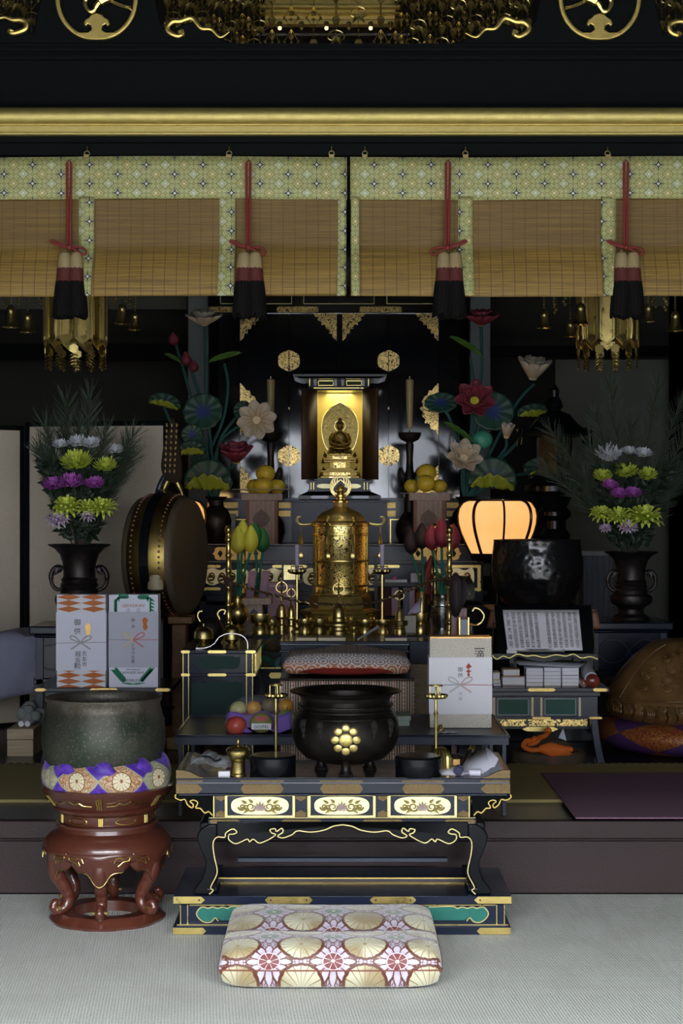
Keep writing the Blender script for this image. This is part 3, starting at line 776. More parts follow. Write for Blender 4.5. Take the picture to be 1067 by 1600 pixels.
for x0, x1 in ((270, 322), (745, 798)):
    m = MB(); y0, y1 = 1450, 1460
    if x0 == 270: m.prism([(x0, y0), (x1-5, y0), (x1, 1455), (x1-5, y1), (x0, y1)], q_-.003, q_)
    else: m.prism([(x1, y0), (x0+5, y0), (x0, 1455), (x0+5, y1), (x1, y1)], q_-.003, q_)
    build('brass_fitting', m, GOLD, pl)
m = MB()
for x0 in (282, 293, 776, 788): m.pbox(x0-.7, x0+.7, 1414, 1446, d-.003, d+.001)
m.pbox(276, 794, 1444.6, 1446, d-.010, d-.007); m.pbox(296, 774, 1413.8, 1415, d-.003, d+.001)
build('gilt_line', m, GOLD, pl)
for mir in (0, 1):
    f = (lambda a: 1070-a) if mir else (lambda a: a)
    out = [(312, 1419), (318, 1417), (325, 1419), (332, 1417), (340, 1419), (348, 1417), (356, 1419), (364, 1416), (440, 1416), (440, 1438), (345, 1438), (337, 1433), (330, 1440), (320, 1441), (311, 1435), (307, 1427), (309, 1421)]
    m = MB(); m.prism([(f(a), b_) for a, b_ in out], d-.002, d+.001); c = build('teal_cartouche', m, TEAL, pl)
    m = MB(); m.tube(cr([W(f(a), b_, d-.003) for a, b_ in [(400, 1417), (364, 1416), (356, 1419), (348, 1417), (340, 1419), (332, 1417), (325, 1419), (318, 1417), (312, 1419), (307, 1427), (311, 1435), (320, 1441), (330, 1440), (336, 1434), (341, 1439)]], 4), 1.2*k, 6); build('gilt_edge', m, PALEG, c)

# ---------------------------------------------------------------- incense burner
WORNB = mat('worn bronze relief', f_bronze((.012, .011, .010), .6))
d = 5.785; k = K(d)
ib = thing('incense_burner', 'large black bronze tripod incense burner with gold nine-disc crest on the altar desk', 'incense burner', (X(540, d), d, ZT))
m = MB()
m.plathe(540, d, [(0, 1190), (40, 1189), (62, 1182), (76, 1168), (83, 1150), (84, 1138), (82, 1124), (77, 1112), (72, 1107), (71, 1104), (72, 1101), (71, 1098), (69.5, 1092), (72, 1086), (79, 1082), (86, 1080.5), (87.5, 1079), (85, 1077.5), (74, 1080), (66, 1086), (64, 1100), (66, 1112), (0, 1112)], 64)
bo = build('bowl', m, IRON, ib)
m = MB(); 
for y_ in (1108, 1100): m.tube([(X(540, d)+73.5*k*math.sin(2*PI*i/48), d-73.5*k*math.cos(2*PI*i/48), Z(y_, d)) for i in range(48)], 1.6*k, 6, closed=True)
m.tube([(X(540, d)+80*k*math.sin(2*PI*i/48), d-80*k*math.cos(2*PI*i/48), Z(1117, d)) for i in range(48)], 1.0*k, 6, closed=True)
build('ring_moulding', m, IRON, bo)
ash = MB(); ash.plathe(540, d, [(0, 1096), (64, 1098)], 32); build('ash', ash, flat('grey ash', (.09, .085, .075), .95), ib)
for a in (0, 2*PI/3, -2*PI/3):
    m = MB(); rr = .096
    fx, fy = X(540, d)+rr*math.sin(a), d-rr*math.cos(a)
    m.lathe((fx, fy, 0), [(r_*K(5.75), Z(1213-h_, 5.75)-(.0 if a == 0 else 0)) for r_, h_ in [(0, 0), (10, 0), (11.5, 3), (9, 7), (7, 12), (7.5, 18), (10, 24), (15, 31), (19, 37), (17, 43), (8, 47)]], 20)
    for v_ in range(len(m.v)): m.v[v_].z += ZT - Z(1213, 5.75)
    lg = build('leg', m, IRON, ib)
    m = MB()
    for t_ in (-1, -.33, .33, 1):
        m.ball((fx+t_*8*k*math.cos(a)-0*k, fy-9*k, ZT+2.6*k), 3*k, 8)
    for t_ in (-1, 1):
        m.ball((fx+t_*6*k, fy-15*k, ZT+38*k), 4*k, 8); m.ball((fx+t_*8*k, fy-12*k, ZT+30*k), 4.5*k, 8)
    m.ball((fx, fy-17*k, ZT+33*k), 4.5*k, 8); m.ball((fx, fy-13*k, ZT+25*k), 5*k, 8)
    build('lion_face', m, IRON, lg)
m = MB(); rb = 84
def onbowl(px_, py_, lift=1.0):
    # point on the front of the bowl for an image-plane position
    prof = [(1190, 40), (1182, 62), (1168, 76), (1150, 83), (1138, 84), (1124, 82), (1112, 77)]
    for i in range(len(prof)-1):
        y0, r0 = prof[i]; y1, r1 = prof[i+1]
        if y1 <= py_ <= y0: R_ = r0+(r1-r0)*(y0-py_)/(y0-y1); break
    else: R_ = 80
    dx = (px_-540)*K(d)*.97
    return Vector((X(540, d)+dx, d-math.sqrt(max(0, (R_*k)**2-dx*dx))-lift*k*.3, Z(py_, d)))
def disc(m, cx_, cy_, r_):
    c = onbowl(cx_, cy_); nrm = Vector((c.x-X(540, d), c.y-d, 0)).normalized(); nrm.z = (1140-cy_)*.008; nrm.normalize()
    s1 = nrm.cross(Vector((0, 0, 1))).normalized(); s2 = s1.cross(nrm)
    rings = []
    for rr_, h_ in ((1.0, -.15), (1.0, .10), (.8, .26), (.45, .36), (.02, .40)):
        rings.append([c + (s1*math.cos(2*PI*i/20)+s2*math.sin(2*PI*i/20))*r_*rr_*k + nrm*h_*r_*k*.6 for i in range(20)])
    m.loft(rings)
disc(m, 540, 1145, 10.5)
for i in range(8):
    a = 2*PI*i/8; disc(m, 540+17.3*math.sin(a), 1145-18.3*math.cos(a)*1.0, 6.2)
build('crest', m, GOLD, ib)
for cx_ in (500, 474, 584, 610):
    m = MB()
    for j in range(3):
        c = onbowl(cx_, 1126+j*8); m.ball(c, (7-j*2)*k, 10, sc=(1, .35, 1.4))
    build('leaf_relief', m, WORNB, bo)

# ---------------------------------------------------------------- things on the desk
def pl_(px_, py_):            # ground point on the desk top for an image position
    dd = (H-ZT)*F/(py_-CY); return X(px_, dd), dd
x, y = pl_(372, 1211)
k = K(y)
th = thing('incense_jar', 'small lidded brass incense jar beside the left round black box on the altar desk', 'incense jar', (x, y, ZT))
m = MB(); m.lathe((x, y, ZT), [(r*k, h*k) for r, h in [(0, 0), (13, 0), (13, 2), (11, 4), (11, 20), (12, 22), (11, 24), (16, 28), (18, 34), (18, 37), (17, 38)]], 32); build('body', m, BRASS, th)
m = MB(); m.lathe((x, y, ZT), [(r*k, h*k) for r, h in [(18.5, 37), (19, 39), (17, 42), (10, 45), (3, 47), (2, 49), (3, 51), (3, 54), (1.5, 57), (0, 57)]], 32); build('lid', m, BRASS, th)
def rbox(px_, py_, wpx, hpx, lab):
    x, y = pl_(px_, py_); y += wpx/2*K(y)*.9; k = K(y)
    th = thing('round_box', lab, 'box', (x, y, ZT), 'round black boxes on the altar desk')
    m = MB(); m.lathe((x, y, ZT), [(r*k, h*k) for r, h in [(0, 0), (wpx/2-1, 0), (wpx/2, 1.5), (wpx/2, hpx*.62)]], 48); build('body', m, LAC, th)
    m = MB(); m.lathe((x, y, ZT), [(r*k, h*k) for r, h in [(wpx/2+.6, hpx*.62), (wpx/2+.6, hpx*.90), (wpx/2-2, hpx), (wpx/2-8, hpx+.3), (0, hpx*.97)]], 48); build('lid', m, LAC, th)
    return y
yl = rbox(425, 1215, 72, 31, 'round black lacquer box on the left of the altar desk beside the brass jar')
yr = rbox(655, 1216, 72, 31, 'round black lacquer box on the right of the altar desk before the folded papers')
def pricket(px_, ybase, ytop, foot, lab, y=None, k=None, dish=18, mt_=BRASS):
    x = X(px_, y); k = K(y)
    th = thing('candlestick', lab, 'candlestick', (x, y, ZT), 'brass candlesticks on the altar desk')
    m = MB()
    if foot: m.lathe((x+8*k, y, ZT), [(r*k, h*k) for r, h in [(0, 0), (17, 0), (18, 6), (18, 20), (15, 30), (8, 36), (0, 38)]], 40, lobes=20, la=.05)
    else: m.lathe((x, y, ZT), [(r*k, h*k) for r, h in [(0, 0), (16, 0), (16, 3), (8, 6), (5, 12), (3, 22)]], 24)
    build('foot', m, mt_, th)
    h = (Z(ytop+17, y)-ZT)
    m = MB(); m.lathe((x, y, ZT), [(2.6*k, .03), (2.4*k, h-.06), (4*k, h-.05), (2.2*k, h-.04), (2.4*k, h)], 14); build('stem', m, mt_, th)
    m = MB(); m.lathe((x, y, ZT+h), [(r*k, q*k) for r, q in [(2, 0), (dish-3, 1), (dish, 4), (dish, 7), (dish-2, 6), (dish-5, 3), (0, 3)]], 40, lobes=20, la=.04); ds = build('dish', m, mt_, th)
    m = MB(); P = [(x+10*k*math.sin(2*PI*i/20), y-10*k*math.cos(2*PI*i/20), ZT+h+21*k) for i in range(20)]; m.tube(P, .9*k, 6, closed=True)
    for i in range(3):
        a = i*2*PI/3+.3; m.tube([(x+9.6*k*math.sin(a), y-9.6*k*math.cos(a), ZT+h+3*k), (x+9.6*k*math.sin(a), y-9.6*k*math.cos(a), ZT+h+21*k)], .9*k, 6)
    build('cage', m, mt_, ds)
    m = MB(); m.lathe((x, y, ZT+h), [(1.5*k, 3*k), (1.3*k, 20*k), (0, 22*k)], 10); build('spike', m, mt_, ds)
pricket(431, 0, 1074, False, 'tall brass pricket candlestick behind the left round black box', y=yl+.13)
pricket(681, 0, 1075, True, 'tall brass pricket candlestick with fluted foot behind the right round black box', y=yr+.09)
x, y = pl_(350, 1214)
m = MB(); m.box(x-.019, x+.019, y, y+.028, ZT, ZT+.018)
tag(build('matchbox', m, WHITE2, loc=(x, y, ZT), bevel=.001), 'small white paper box in front of the brass incense jar', 'box')
# clear film wrapper, crumpled
m = MB(); random.seed(5)
m.grid(lambda u, v: Vector((X(296, 5.8)+u*.155, 5.76+v*.2, ZT+.012+.035*abs(math.sin(u*5.1+v*3))*abs(math.cos(v*4.2-u*2))+random.uniform(0, .008)*(1 if 0 < u < 1 else 0))), 14, 10)
tag(build('plastic_wrapper', m, PLAST, loc=(X(330, 5.8), 5.8, ZT), thick=.0006, flat=True), 'crumpled clear plastic wrapper at the left end of the altar desk', 'wrapper')
m = MB(); m.tube(cr([(X(310, 5.85), 5.85, ZT+.04), (X(326, 5.8), 5.8, ZT+.05), (X(336, 5.8), 5.8, ZT+.035), (X(345, 5.78), 5.78, ZT+.045)], 4), .004, 6)
tag(build('wire_tie', m, INK, loc=(X(326, 5.8), 5.8, ZT)), 'short black twisted tie on the plastic wrapper, left end of the altar desk', 'tie')
# folded white paper envelope, right
m = MB()
x0, y0 = X(722, 5.74), 5.74
m.add([(x0+.0, y0-.02, ZT+.003), (x0+.10, y0+.0, ZT+.003), (x0+.125, y0+.03, ZT+.045), (x0+.09, y0+.14, ZT+.075), (x0+.02, y0+.14, ZT+.022), (x0-.02, y0+.05, ZT+.006)],
      [(0, 1, 2, 3, 4, 5)])
m.add([(x0+.10, y0+.0, ZT+.003), (x0+.125, y0+.03, ZT+.047), (x0+.09, y0+.14, ZT+.077), (x0+.075, y0+.16, ZT+.01)], [(0, 1, 2, 3)])
tag(build('folded_paper', m, WHITE, loc=(x0+.05, y0, ZT), thick=.002), 'large folded sheet of white paper at the right end of the altar desk', 'paper')
m = MB(); x0, y0 = X(700, 5.75), 5.75
m.add([(x0-.03, y0-.03, ZT+.002), (x0+.05, y0-.04, ZT+.002), (x0+.06, y0+.06, ZT+.022), (x0+.0, y0+.10, ZT+.02)], [(0, 1, 2, 3)])
tag(build('paper_sheet', m, WHITE2, loc=(x0, y0, ZT), thick=.002), 'small white paper sheet between the round black box and the folded paper', 'paper')
m = MB(); x0, y0 = X(742, 5.70), 5.70
for q in range(2): m.tube([(x0-.017, y0+q*.022, ZT+.011), (x0+.02, y0+q*.022-.006, ZT+.011)], .011, 12)
tag(build('paper_roll', m, WHITE, loc=(x0, y0, ZT)), 'pair of short white paper rolls before the folded paper', 'paper roll')
m = MB(); a0 = Vector((X(716, 5.70), 5.70, ZT+.018)); b0 = Vector((X(738, 5.8), 5.82, ZT+.075))
th = thing('wooden_mallet', 'little striking mallet with blue grey end button leaning on the folded paper', 'mallet', (a0.x, a0.y, ZT))
m = MB(); m.tube([a0, b0], [.005, .007], 10); build('handle', m, LACR, th)
m = MB(); dv = (b0-a0).normalized(); m.tube([a0-dv*.006, a0+dv*.012], .016, 20); build('button', m, mat('slate blue enamel', None, (.09, .09, .16), .35), th)
m = MB(); m.tube([b0-dv*.01, b0+dv*.012], .010, 12); build('cap', m, GOLD, th)
m = MB(); c = Vector((X(713, 5.82), 5.84, ZT+.03)); m.ball(c, .028, 16, sc=(1.1, .8, .9)); m.box(c.x-.022, c.x+.012, c.y-.03, c.y-.02, c.z-.02, c.z+.01, 1)
m.tube([(c.x, c.y, ZT), (c.x, c.y, ZT+.03)], .012, 10)
tag(build('wooden_clapper', m, [LACR, COPPER], loc=(c.x, c.y, ZT), bevel=.001), 'small dark round wooden clapper with copper plate behind the striking mallet', 'clapper')

# ---------------------------------------------------------------- floor cushion
d = 4.98
zb = thing('floor_cushion', 'thick square floor cushion in red and cream chrysanthemum brocade on the carpet', 'cushion', (0, d+.3, 0))
m = MB(); hw = .338; dep = .63; hh = .14; nx, ny = 40, 40; y0 = 4.935; cx0 = X(516, y0)
def sup(u, v, top):
    a = 2*u-1; b_ = 2*v-1
    e = (1-abs(a)**9)*(1-abs(b_)**9)
    h = max(0, e)**.34
    z = hh*(.5+.5*h) if top else hh*(.5-.48*h)
    z += (.008*math.sin(v*11+1.3*u)*math.sin(u*3.1) - .016*math.exp(-((v-.42)/.06)**2))*h if top else 0
    wq = 1-.02*(1-h)
    return Vector((cx0+a*hw*(1-.055*b_*1.0*0-.02*abs(b_)**3)*wq, y0+dep/2+b_*dep/2*(1-.02*abs(a)**3), max(z, .002)))
def uvf(p): return ((p.x+.002)/.186+.5*0+.07, 0)
for top in (1, 0):
    vs = [sup(i/nx, j/ny, top) for j in range(ny+1) for i in range(nx+1)]
    # arc-length style v coordinate so that the brocade wraps over the front edge
    uv = []
    for j in range(ny+1):
        for i in range(nx+1):
            p = vs[j*(nx+1)+i]; s_ = (p.y-y0)/.186 + (p.z-hh)/.186*(1 if j/ny < .3 else 0)
            uv.append(((p.x-X(470, y0))/.186, s_+.60))
    fs = [(j*(nx+1)+i, j*(nx+1)+i+1, (j+1)*(nx+1)+i+1, (j+1)*(nx+1)+i) for j in range(ny) for i in range(nx)]
    m.add(vs, fs, uv)
build('cushion_body', m, ZABU, zb, smooth=80)
m = MB(); P = []
for (a, b_) in [(-1, -1), (1, -1), (1, 1), (-1, 1)]:
    pass
N_ = 60
for i in range(N_):
    t_ = 4*i/N_; q = t_ % 1
    a, b_ = [(-1+2*q, -1), (1, -1+2*q), (1-2*q, 1), (-1, 1-2*q)][int(t_)]
    P.append(sup((a+1)/2, (b_+1)/2, 1)+Vector((0, 0, 0)))
m.tube(P, .0022, 6, closed=True); build('piping', m, flat('rust red piping', (.16, .05, .03)), zb)
# ---------------------------------------------------------------- large bronze bowl bell on its red stand
dc = 5.87; k = K(dc); bx = X(168, dc)
rs = thing('bowl_stand', 'round red brown lacquered stand with gilt lines and scrolled legs under the large bronze bowl', 'stand', (bx, dc, 0))
zz = lambda p: Z(p, dc)
def arc(r, z, a0, a1, n=24, sc=1): return [(bx+r*math.sin(a0+(a1-a0)*i/n), dc-r*math.cos(a0+(a1-a0)*i/n)*sc, z) for i in range(n+1)]
k = K(dc)
m = MB(); # base plate with scalloped outline
def ringpts(r, z, n=96, lob=8, la=.03): return [(bx+r*(1+la*abs(math.cos(lob/2*a)))*math.sin(a), dc-r*(1+la*abs(math.cos(lob/2*a)))*math.cos(a), z) for a in [2*PI*i/n for i in range(n)]]
def annul(m, outs, ins):
    """lofted closed ring: outer profile rings then inner profile rings"""
    m.loft(outs + ins[::-1] + [outs[0]], cap=False)
annul(m, [ringpts(86*k, .0), ringpts(88*k, .010), ringpts(84*k, .018), ringpts(80*k, .03), ringpts(76*k, .036)], [ringpts(50*k, 0, la=0), ringpts(52*k, .034, la=0)])
build('base_ring', m, REDL, rs)
for i in range(6):
    a = i*PI/3; s_, c_ = math.sin(a), -math.cos(a)
    def P3(r, z): return Vector((bx+r*k*s_, dc+r*k*c_, z))
    m = MB(); P = cr([P3(86, .215), P3(86, .185), P3(78, .150), P3(68, .115), P3(64, .085), P3(70, .058), P3(82, .048), P3(89, .060), P3(86, .076), P3(79, .073)], 6)
    m.tube(P, [k*q for q in (12, 12, 10.5, 9.5, 8.5, 8.5, 8, 7, 6, 5)], 12); lg = build('scroll_leg', m, REDL, rs)
    m = MB(); c = P3(83, .060); m.tube([c+Vector((c_, -s_, 0))*-.026, c+Vector((c_, -s_, 0))*.026], .006, 10); build('gold_boss', m, GOLD, lg)
m = MB(); m.lathe((bx, dc, 0), [(r*k, z) for r, z in [(74, .235), (90, .222), (97.5, .235), (99, .262), (96, .285), (86, .305), (77, .315), (76, .328), (80, .33), (80, .338), (74, .340), (70, .30), (70, .262)]], 64); m.loft([arc(74*k, .245, 0, 2*PI, 63)], cap=False)
build('shoulder', m, REDL, rs)
m = MB()
# hanging apron tongues between the legs with gilt lower line
for i in range(6):
    a0 = i*PI/3
    mm_ = MB()
    def fn(u, v):
        t_ = 2*u-1; low = .148 + .058*min(1, (abs(t_)/.62)**1.4) - .012*math.cos(t_*9)*(abs(t_) > .2)
        z = .262 + (low-.262)*v; r_ = (98-9*v-3*v*abs(t_)); a = a0+t_*PI/6
        return Vector((bx+r_*k*math.sin(a), dc-r_*k*math.cos(a), z))
    mm_.grid(fn, 28, 5); ap_ = build('apron_tongue', mm_, REDL, rs, thick=.010, smooth=60)
    g = MB(); g.tube([fn(j/28, 1)+Vector((math.sin(a0), -math.cos(a0), 0))*.004 for j in range(29)], .0022, 6); build('gilt_line', g, GOLD, ap_)
    g = MB()
    for q in (-.0, ): g.grid(lambda u, v: (lambda a, r_: Vector((bx+r_*math.sin(a), dc-r_*math.cos(a), .255-.075*v)))(a0+(u-.5)*.09*(1+.3*math.sin(v*3)), (98.5-5.5*v)*k+.001), 4, 6)
    build('gilt_band', g, GOLD, ap_)
    for s in (-1, 1):
        g = MB(); 
        def q3(t_, z): a = a0+t_*PI/6; return Vector((bx+100*k*math.sin(a), dc-100*k*math.cos(a), z))
        g.tube(cr([q3(s*.45, .232), q3(s*.50, .246), q3(s*.62, .249), q3(s*.72, .246), q3(s*.9, .25), q3(s*.88, .238), q3(s*.72, .235), q3(s*.62, .226), q3(s*.55, .222), q3(s*.60, .236)], 4), .0018, 5); build('gilt_cloud', g, GOLD, ap_)
# neck: posts and oval openings between two rings
m = MB(); m.lathe((bx, dc, 0), [(r*k, z) for r, z in [(66, .334), (72, .340), (73, .345), (73, .372), (78, .380), (82, .384), (84, .392), (80, .400), (70, .402), (66, .36)]], 64); nk = build('neck', m, REDL, rs)
for i in range(12):
    a0 = i*PI/6
    g = MB()
    if i % 2 == 0:
        for t_ in (-.035, 0, .035):
            a = a0+t_; g.tube([(bx+74.5*k*math.sin(a), dc-74.5*k*math.cos(a), z) for z in (.345, .372)], .0032, 6)
        build('gilt_bars', g, GOLD, nk)
    else:
        P = []
        for j in range(24):
            b_ = 2*PI*j/24; a = a0+.22*math.cos(b_); P.append((bx+74*k*math.sin(a), dc-74*k*math.cos(a), .3585+.010*math.sin(b_)))
        g.tube(P, .0022, 5, closed=True); build('gilt_oval', g, GOLD, nk)
m = MB(); m.lathe((bx, dc, 0), [(r*k, z) for r, z in [(80, .400), (84, .402), (92, .425), (97, .44), (101, .452), (102, .462), (98, .466), (94, .460), (88, .440), (78, .415), (60, .41), (0, .41)]], 64); rim = build('rim_tray', m, REDL, rs)
for i in range(6):
    a0 = i*PI/3; g = MB()
    for s in (-1, 1):
        def q4(t_, r_, z): a = a0+s*t_; return Vector((bx+r_*k*math.sin(a), dc-r_*k*math.cos(a), z))
        g = MB(); g.tube(cr([q4(.12, 93, .418), q4(.26, 94, .420), q4(.32, 96, .428), q4(.40, 97, .424), q4(.5, 98, .433)], 4), .002, 5); build('gilt_scroll', g, GOLD, rim)
    g = MB()
    for t_ in (-.035, 0, .035): g.tube([q4(t_, 86.5, .405), q4(t_, 99.5, .442)], .0032, 6)
    build('gilt_bars', g, GOLD, rim)
# patchwork ring cushion
bc = thing('ring_cushion', 'round purple and gold patchwork silk cushion under the large bronze bowl', 'cushion', (bx, dc, .42))
m = MB(); n = 72; prof = []
for j in range(25):
    a = -PI*.62 + 2*PI*.86*j/24
    prof.append((.165+.056*math.cos(a), .492+.062*math.sin(a)+.008*(a > 0)))
prof = [(.02, .44)] + prof + [(.02, .51)]
m.lathe((bx, dc, 0), prof, 90, lobes=9, la=.022, ph=1.0)
# pointed purple corners that stand up round the bowl
build('cushion_body', m, BOWLC, bc, smooth=80)
for i in range(9):
    a = (i+.5)*2*PI/9 - .28; m = MB(); s_, c_ = math.sin(a), -math.cos(a)
    t_ = Vector((-c_, s_, 0))
    base = Vector((bx+.195*s_, dc+.195*c_, .525)); out = Vector((s_, c_, 0))
    def fn(u, v):
        w_ = .058*(1-v)**.9*(2*u-1); h_ = .062*v
        return base + Vector((-c_, s_, 0))*w_*-1 + out*(.012*math.sin(v*PI)+.020*(1-(2*u-1)**2)*(1-v) - .006) + Vector((0, 0, h_-.01))
    m.grid(fn, 6, 6); build('purple_corner', m, PURPLE, bc, thick=.008, smooth=80)
bw = thing('bowl_bell', 'large patinated bronze bowl bell resting on the purple patchwork cushion', 'bowl bell', (bx, dc, .50))
m = MB(); k = K(dc); zb0 = Z(1233, dc)
px_prof = [(0, 1228), (40, 1226), (66, 1216), (84, 1200), (94, 1180), (98, 1158), (97.5, 1140), (95, 1122), (91, 1108), (89, 1098), (91.5, 1093), (92, 1088), (89, 1087), (84, 1092), (85, 1104), (90, 1122), (92, 1150), (86, 1184), (60, 1212), (0, 1222)]
m.plathe(162, dc, [(r*.985, y) for r, y in px_prof], 72)
for i in range(len(m.v)): pass
build('bowl_body', m, GREENB, bw, smooth=50)
bw.location.x = X(162, dc); 
for c in bw.children:
    for v in c.data.vertices: v.co.x += bx - X(162, dc)

# ---------------------------------------------------------------- low black tray table behind the altar desk
d = 6.30; DB = 6.92; zt = Z(1150, d)
tt = thing('tray_table', 'wide low black lacquer tray table carrying the fruit and the white gift box', 'table', (0, d, FL))
m = MB(); m.pbox(271, 797, 1150, 1153, d, DB); m.pbox(273, 795, 1153, 1164, d+.01, DB-.01); m.box(X(276, d), X(792, d), d+.01, DB-.01, zt-.006, zt-.004)
build('top_board', m, BLUEG, tt, bevel=.002)
m = MB(); m.box(X(272, d), X(796, d), d+.0, d+.012, zt-.004, zt+.004); m.box(X(272, d), X(796, d), DB-.012, DB, zt-.004, zt+.006)
for xx in (272, 792): m.box(X(xx, d), X(xx+4, d), d+.012, DB-.012, zt-.004, zt+.004)
build('raised_rim', m, LACB, tt, bevel=.001)
m = MB(); m.box(X(277, d), X(791, d), d+.012, DB-.012, zt-.004, zt-.001); build('top_surface', m, mat('lacquer with brown reflection tint', lambda: dict(rough=noi(coords()[0], 12, 3)*.2+.15), col=(.030, .022, .015)), tt)  # brownish reflection on the black table top put into its base colour
for xx in (277, 785):
    for dd in (d+.02, DB-.05):
        m = MB(); m.box(X(xx, d), X(xx+7, d), dd, dd+.025, FL, zt-.03); build('leg', m, BLUEG, tt, bevel=.002)
m = MB(); m.box(X(284, d), X(785, d), DB-.04, DB-.03, zt-.10, zt-.06); build('apron', m, LACB, tt)
for dd in (d+.045,):
    for xx in (279, 787):
        m = MB(); m.box(X(xx, d), X(xx+3, d), dd, DB-.05, FL+.03, FL+.045); build('side_rail', m, LACB, tt)
# fruit tray
dF = 6.50; zF = zt-.001
fb = thing('fruit_tray', 'shallow black tray wrapped in film on the tray table, left of the incense burner', 'tray', (X(405, dF), dF, zF))
k = K(dF); fx = X(407, dF)
m = MB(); m.lathe((fx, dF, zF), [(r*k, h*k) for r, h in [(0, 0), (44, 0), (50, 3), (55, 9), (56, 9), (51, 2), (44, 1.5), (0, 1.5)]], 40, sc=(1, .9)); build('tray_body', m, LAC, fb)
m = MB(); m.lathe((fx, dF, zF), [(r*k, h*k) for r, h in [(55, 9), (56, 16), (53, 30), (44, 43), (30, 51), (0, 54)]], 24, lobes=9, la=.03, sc=(1, .9))
build('film_cover', m, mat('thin film', None, (.85, .85, .9), .08, alpha=.10, spec=.8), fb)
m = MB(); m.grid(lambda u, v: Vector((fx+(-50+100*u)*k, dF-.115-.012*math.sin(u*9)+.02*v, zF+(4+26*v+3*math.sin(u*14))*k)), 20, 5); build('purple_tissue', m, flat('purple tissue', (.22, .12, .50), .7), fb, thick=.001)
fr = [('apple', APF, 'red apple at the front left of the fruit tray', 372, 1128, 17, -.10), ('apple', APF, 'second red apple in the fruit tray, partly under the paper label', 385, 1124, 15, -.06), ('apple', GRF, 'green apple at the right of the fruit tray beside the incense burner', 449, 1122, 17, -.06),
      ('orange', ORF, 'orange at the top left of the fruit tray', 397, 1106, 12, .0), ('orange', ORF, 'orange at the top right of the fruit tray', 446, 1104, 12, .02), ('melon', MLF, 'pale yellow green melon at the back left of the fruit tray', 372, 1110, 14, .03), ('kiwi', fruit('kiwi skin', (.20, .14, .05), (.28, .2, .08)), 'brown kiwi between the two oranges in the fruit tray', 420, 1103, 12, .03)]
for nm, mt_, lab, px_, py_, r_, dy in fr:
    m = MB(); c = Vector((X(px_, dF), dF+dy, Z(py_, dF))); m.ball(c, r_*k, 20, sc=(1, 1, .9 if nm == 'apple' else .95))
    o = tag(build(nm, m, mt_, loc=c), lab, nm)
    if nm == 'apple':
        m = MB(); m.tube([c+Vector((0, 0, r_*k*.8)), c+Vector((.004, 0, r_*k*1.15))], .0015, 5); st_ = build('stem', m, TWIG, o)
m = MB(); cx_, cy_ = X(411, dF), Z(1122, dF); P = []
for i in range(32):
    a = 2*PI*i/32; P.append((cx_+18*k*math.cos(a), cy_+15.5*k*math.sin(a)))
dd = dF-.145
m.add([(a, dd, b_) for a, b_ in P], [tuple(range(32))], mi=0)
m.add([(cx_+(a-cx_)*.86, dd-.001, cy_+(b_-cy_)*.86) for a, b_ in P], [tuple(range(32))], mi=1)
m.box(cx_-15*k, cx_+15*k, dd-.003, dd-.001, cy_-10*k, cy_-1*k, 2)
m.box(cx_-9*k, cx_+9*k, dd-.003, dd-.001, cy_+3*k, cy_+10*k, 3)
text_to(m, 'GOSPEL', 6.5*k, cx_, cy_-8*k, dd-.004, mi=4)
tag(build('fruit_label', m, [flat('olive label', (.20, .17, .05)), flat('label green', (.25, .30, .08)), WHITE2, flat('label pink', (.55, .12, .12)), INK], loc=(cx_, dd, cy_), thick=.0006), 'round paper label reading GOSPEL on the front of the fruit tray', 'label')
# white gift box
dG = 6.52; zG = zt-.001
def giftbow(par, cx_, cy_, w, d_, m1, m2, up=.8):
    kk = K(d_)
    for s, mt_ in ((-1, m1), (1, m2)):
        m = MB(); m.tube(cr([W(cx_, cy_, d_), W(cx_+s*w*.45, cy_-w*.5, d_), W(cx_+s*w*.9, cy_-w*.62, d_), W(cx_+s*w*.85, cy_-w*.3, d_), W(cx_, cy_, d_)], 6), 1.1*kk, 5, flat=.3); build('bow_loop', m, mt_, par)
        m = MB(); m.tube([W(cx_, cy_, d_), W(cx_+s*w*.5, cy_+w*.35, d_), W(cx_+s*w*.9, cy_+w*.62, d_)], 1.4*kk, 5, flat=.3); build('bow_tail', m, mt_, par)
gb = thing('gift_box', 'tall white and cream gift box on the tray table, right of the incense burner', 'gift box', (X(720, dG), dG, zG))
m = MB(); m.pbox(671.5, 768, 996, 1137.5, dG, dG+.10); 
def f_gift():
    v, x, y, z = coords(); n = noi(v, 260, 2); n2 = noi(v, 6, 3)
    return dict(col=mix(step(n2+z*.0, .45, .6)*lt(z, .07)*.6, mix(step(n, .5, .6), (.72, .68, .60), (.55, .47, .34)), (.42, .33, .18)), rough=.7)
build('box_body', m, mat('speckled cream paper', f_gift), gb, bevel=.002)
m = MB(); m.pbox(670, 769, 1027, 1116, dG-.003, dG+.103); wr = build('white_wrap', m, WHITE2, gb, bevel=.001)
m = MB(); m.pbox(672, 768, 995, 997.5, dG-.001, dG+.10); build('gold_edge', m, COPPER, gb)
m = MB(); text_to(m, '一', 15*K(dG), X(749, dG), Z(1020, dG), dG-.001); m.pbox(736, 767, 1018, 1027, dG-.0006, dG); text_to(m, '滴', 15*K(dG), X(749, dG), Z(1032, dG), dG-.001)
m.m = [m.m[i] for i in range(len(m.m))]
k = K(dG)
m = MB(); text_to(m, '一', 17*k, X(749, dG), Z(1020, dG), dG-.0012); build('inscription', m, INK, gb)
m = MB(); text_to(m, '滴', 17*k, X(749, dG), Z(1030, dG), dG-.0012); build('inscription', m, INK, gb)
m = MB(); vtext(m, '御供', 8*k, X(719, dG), Z(1042, dG), dG-.004); build('inscription', m, INK, wr)
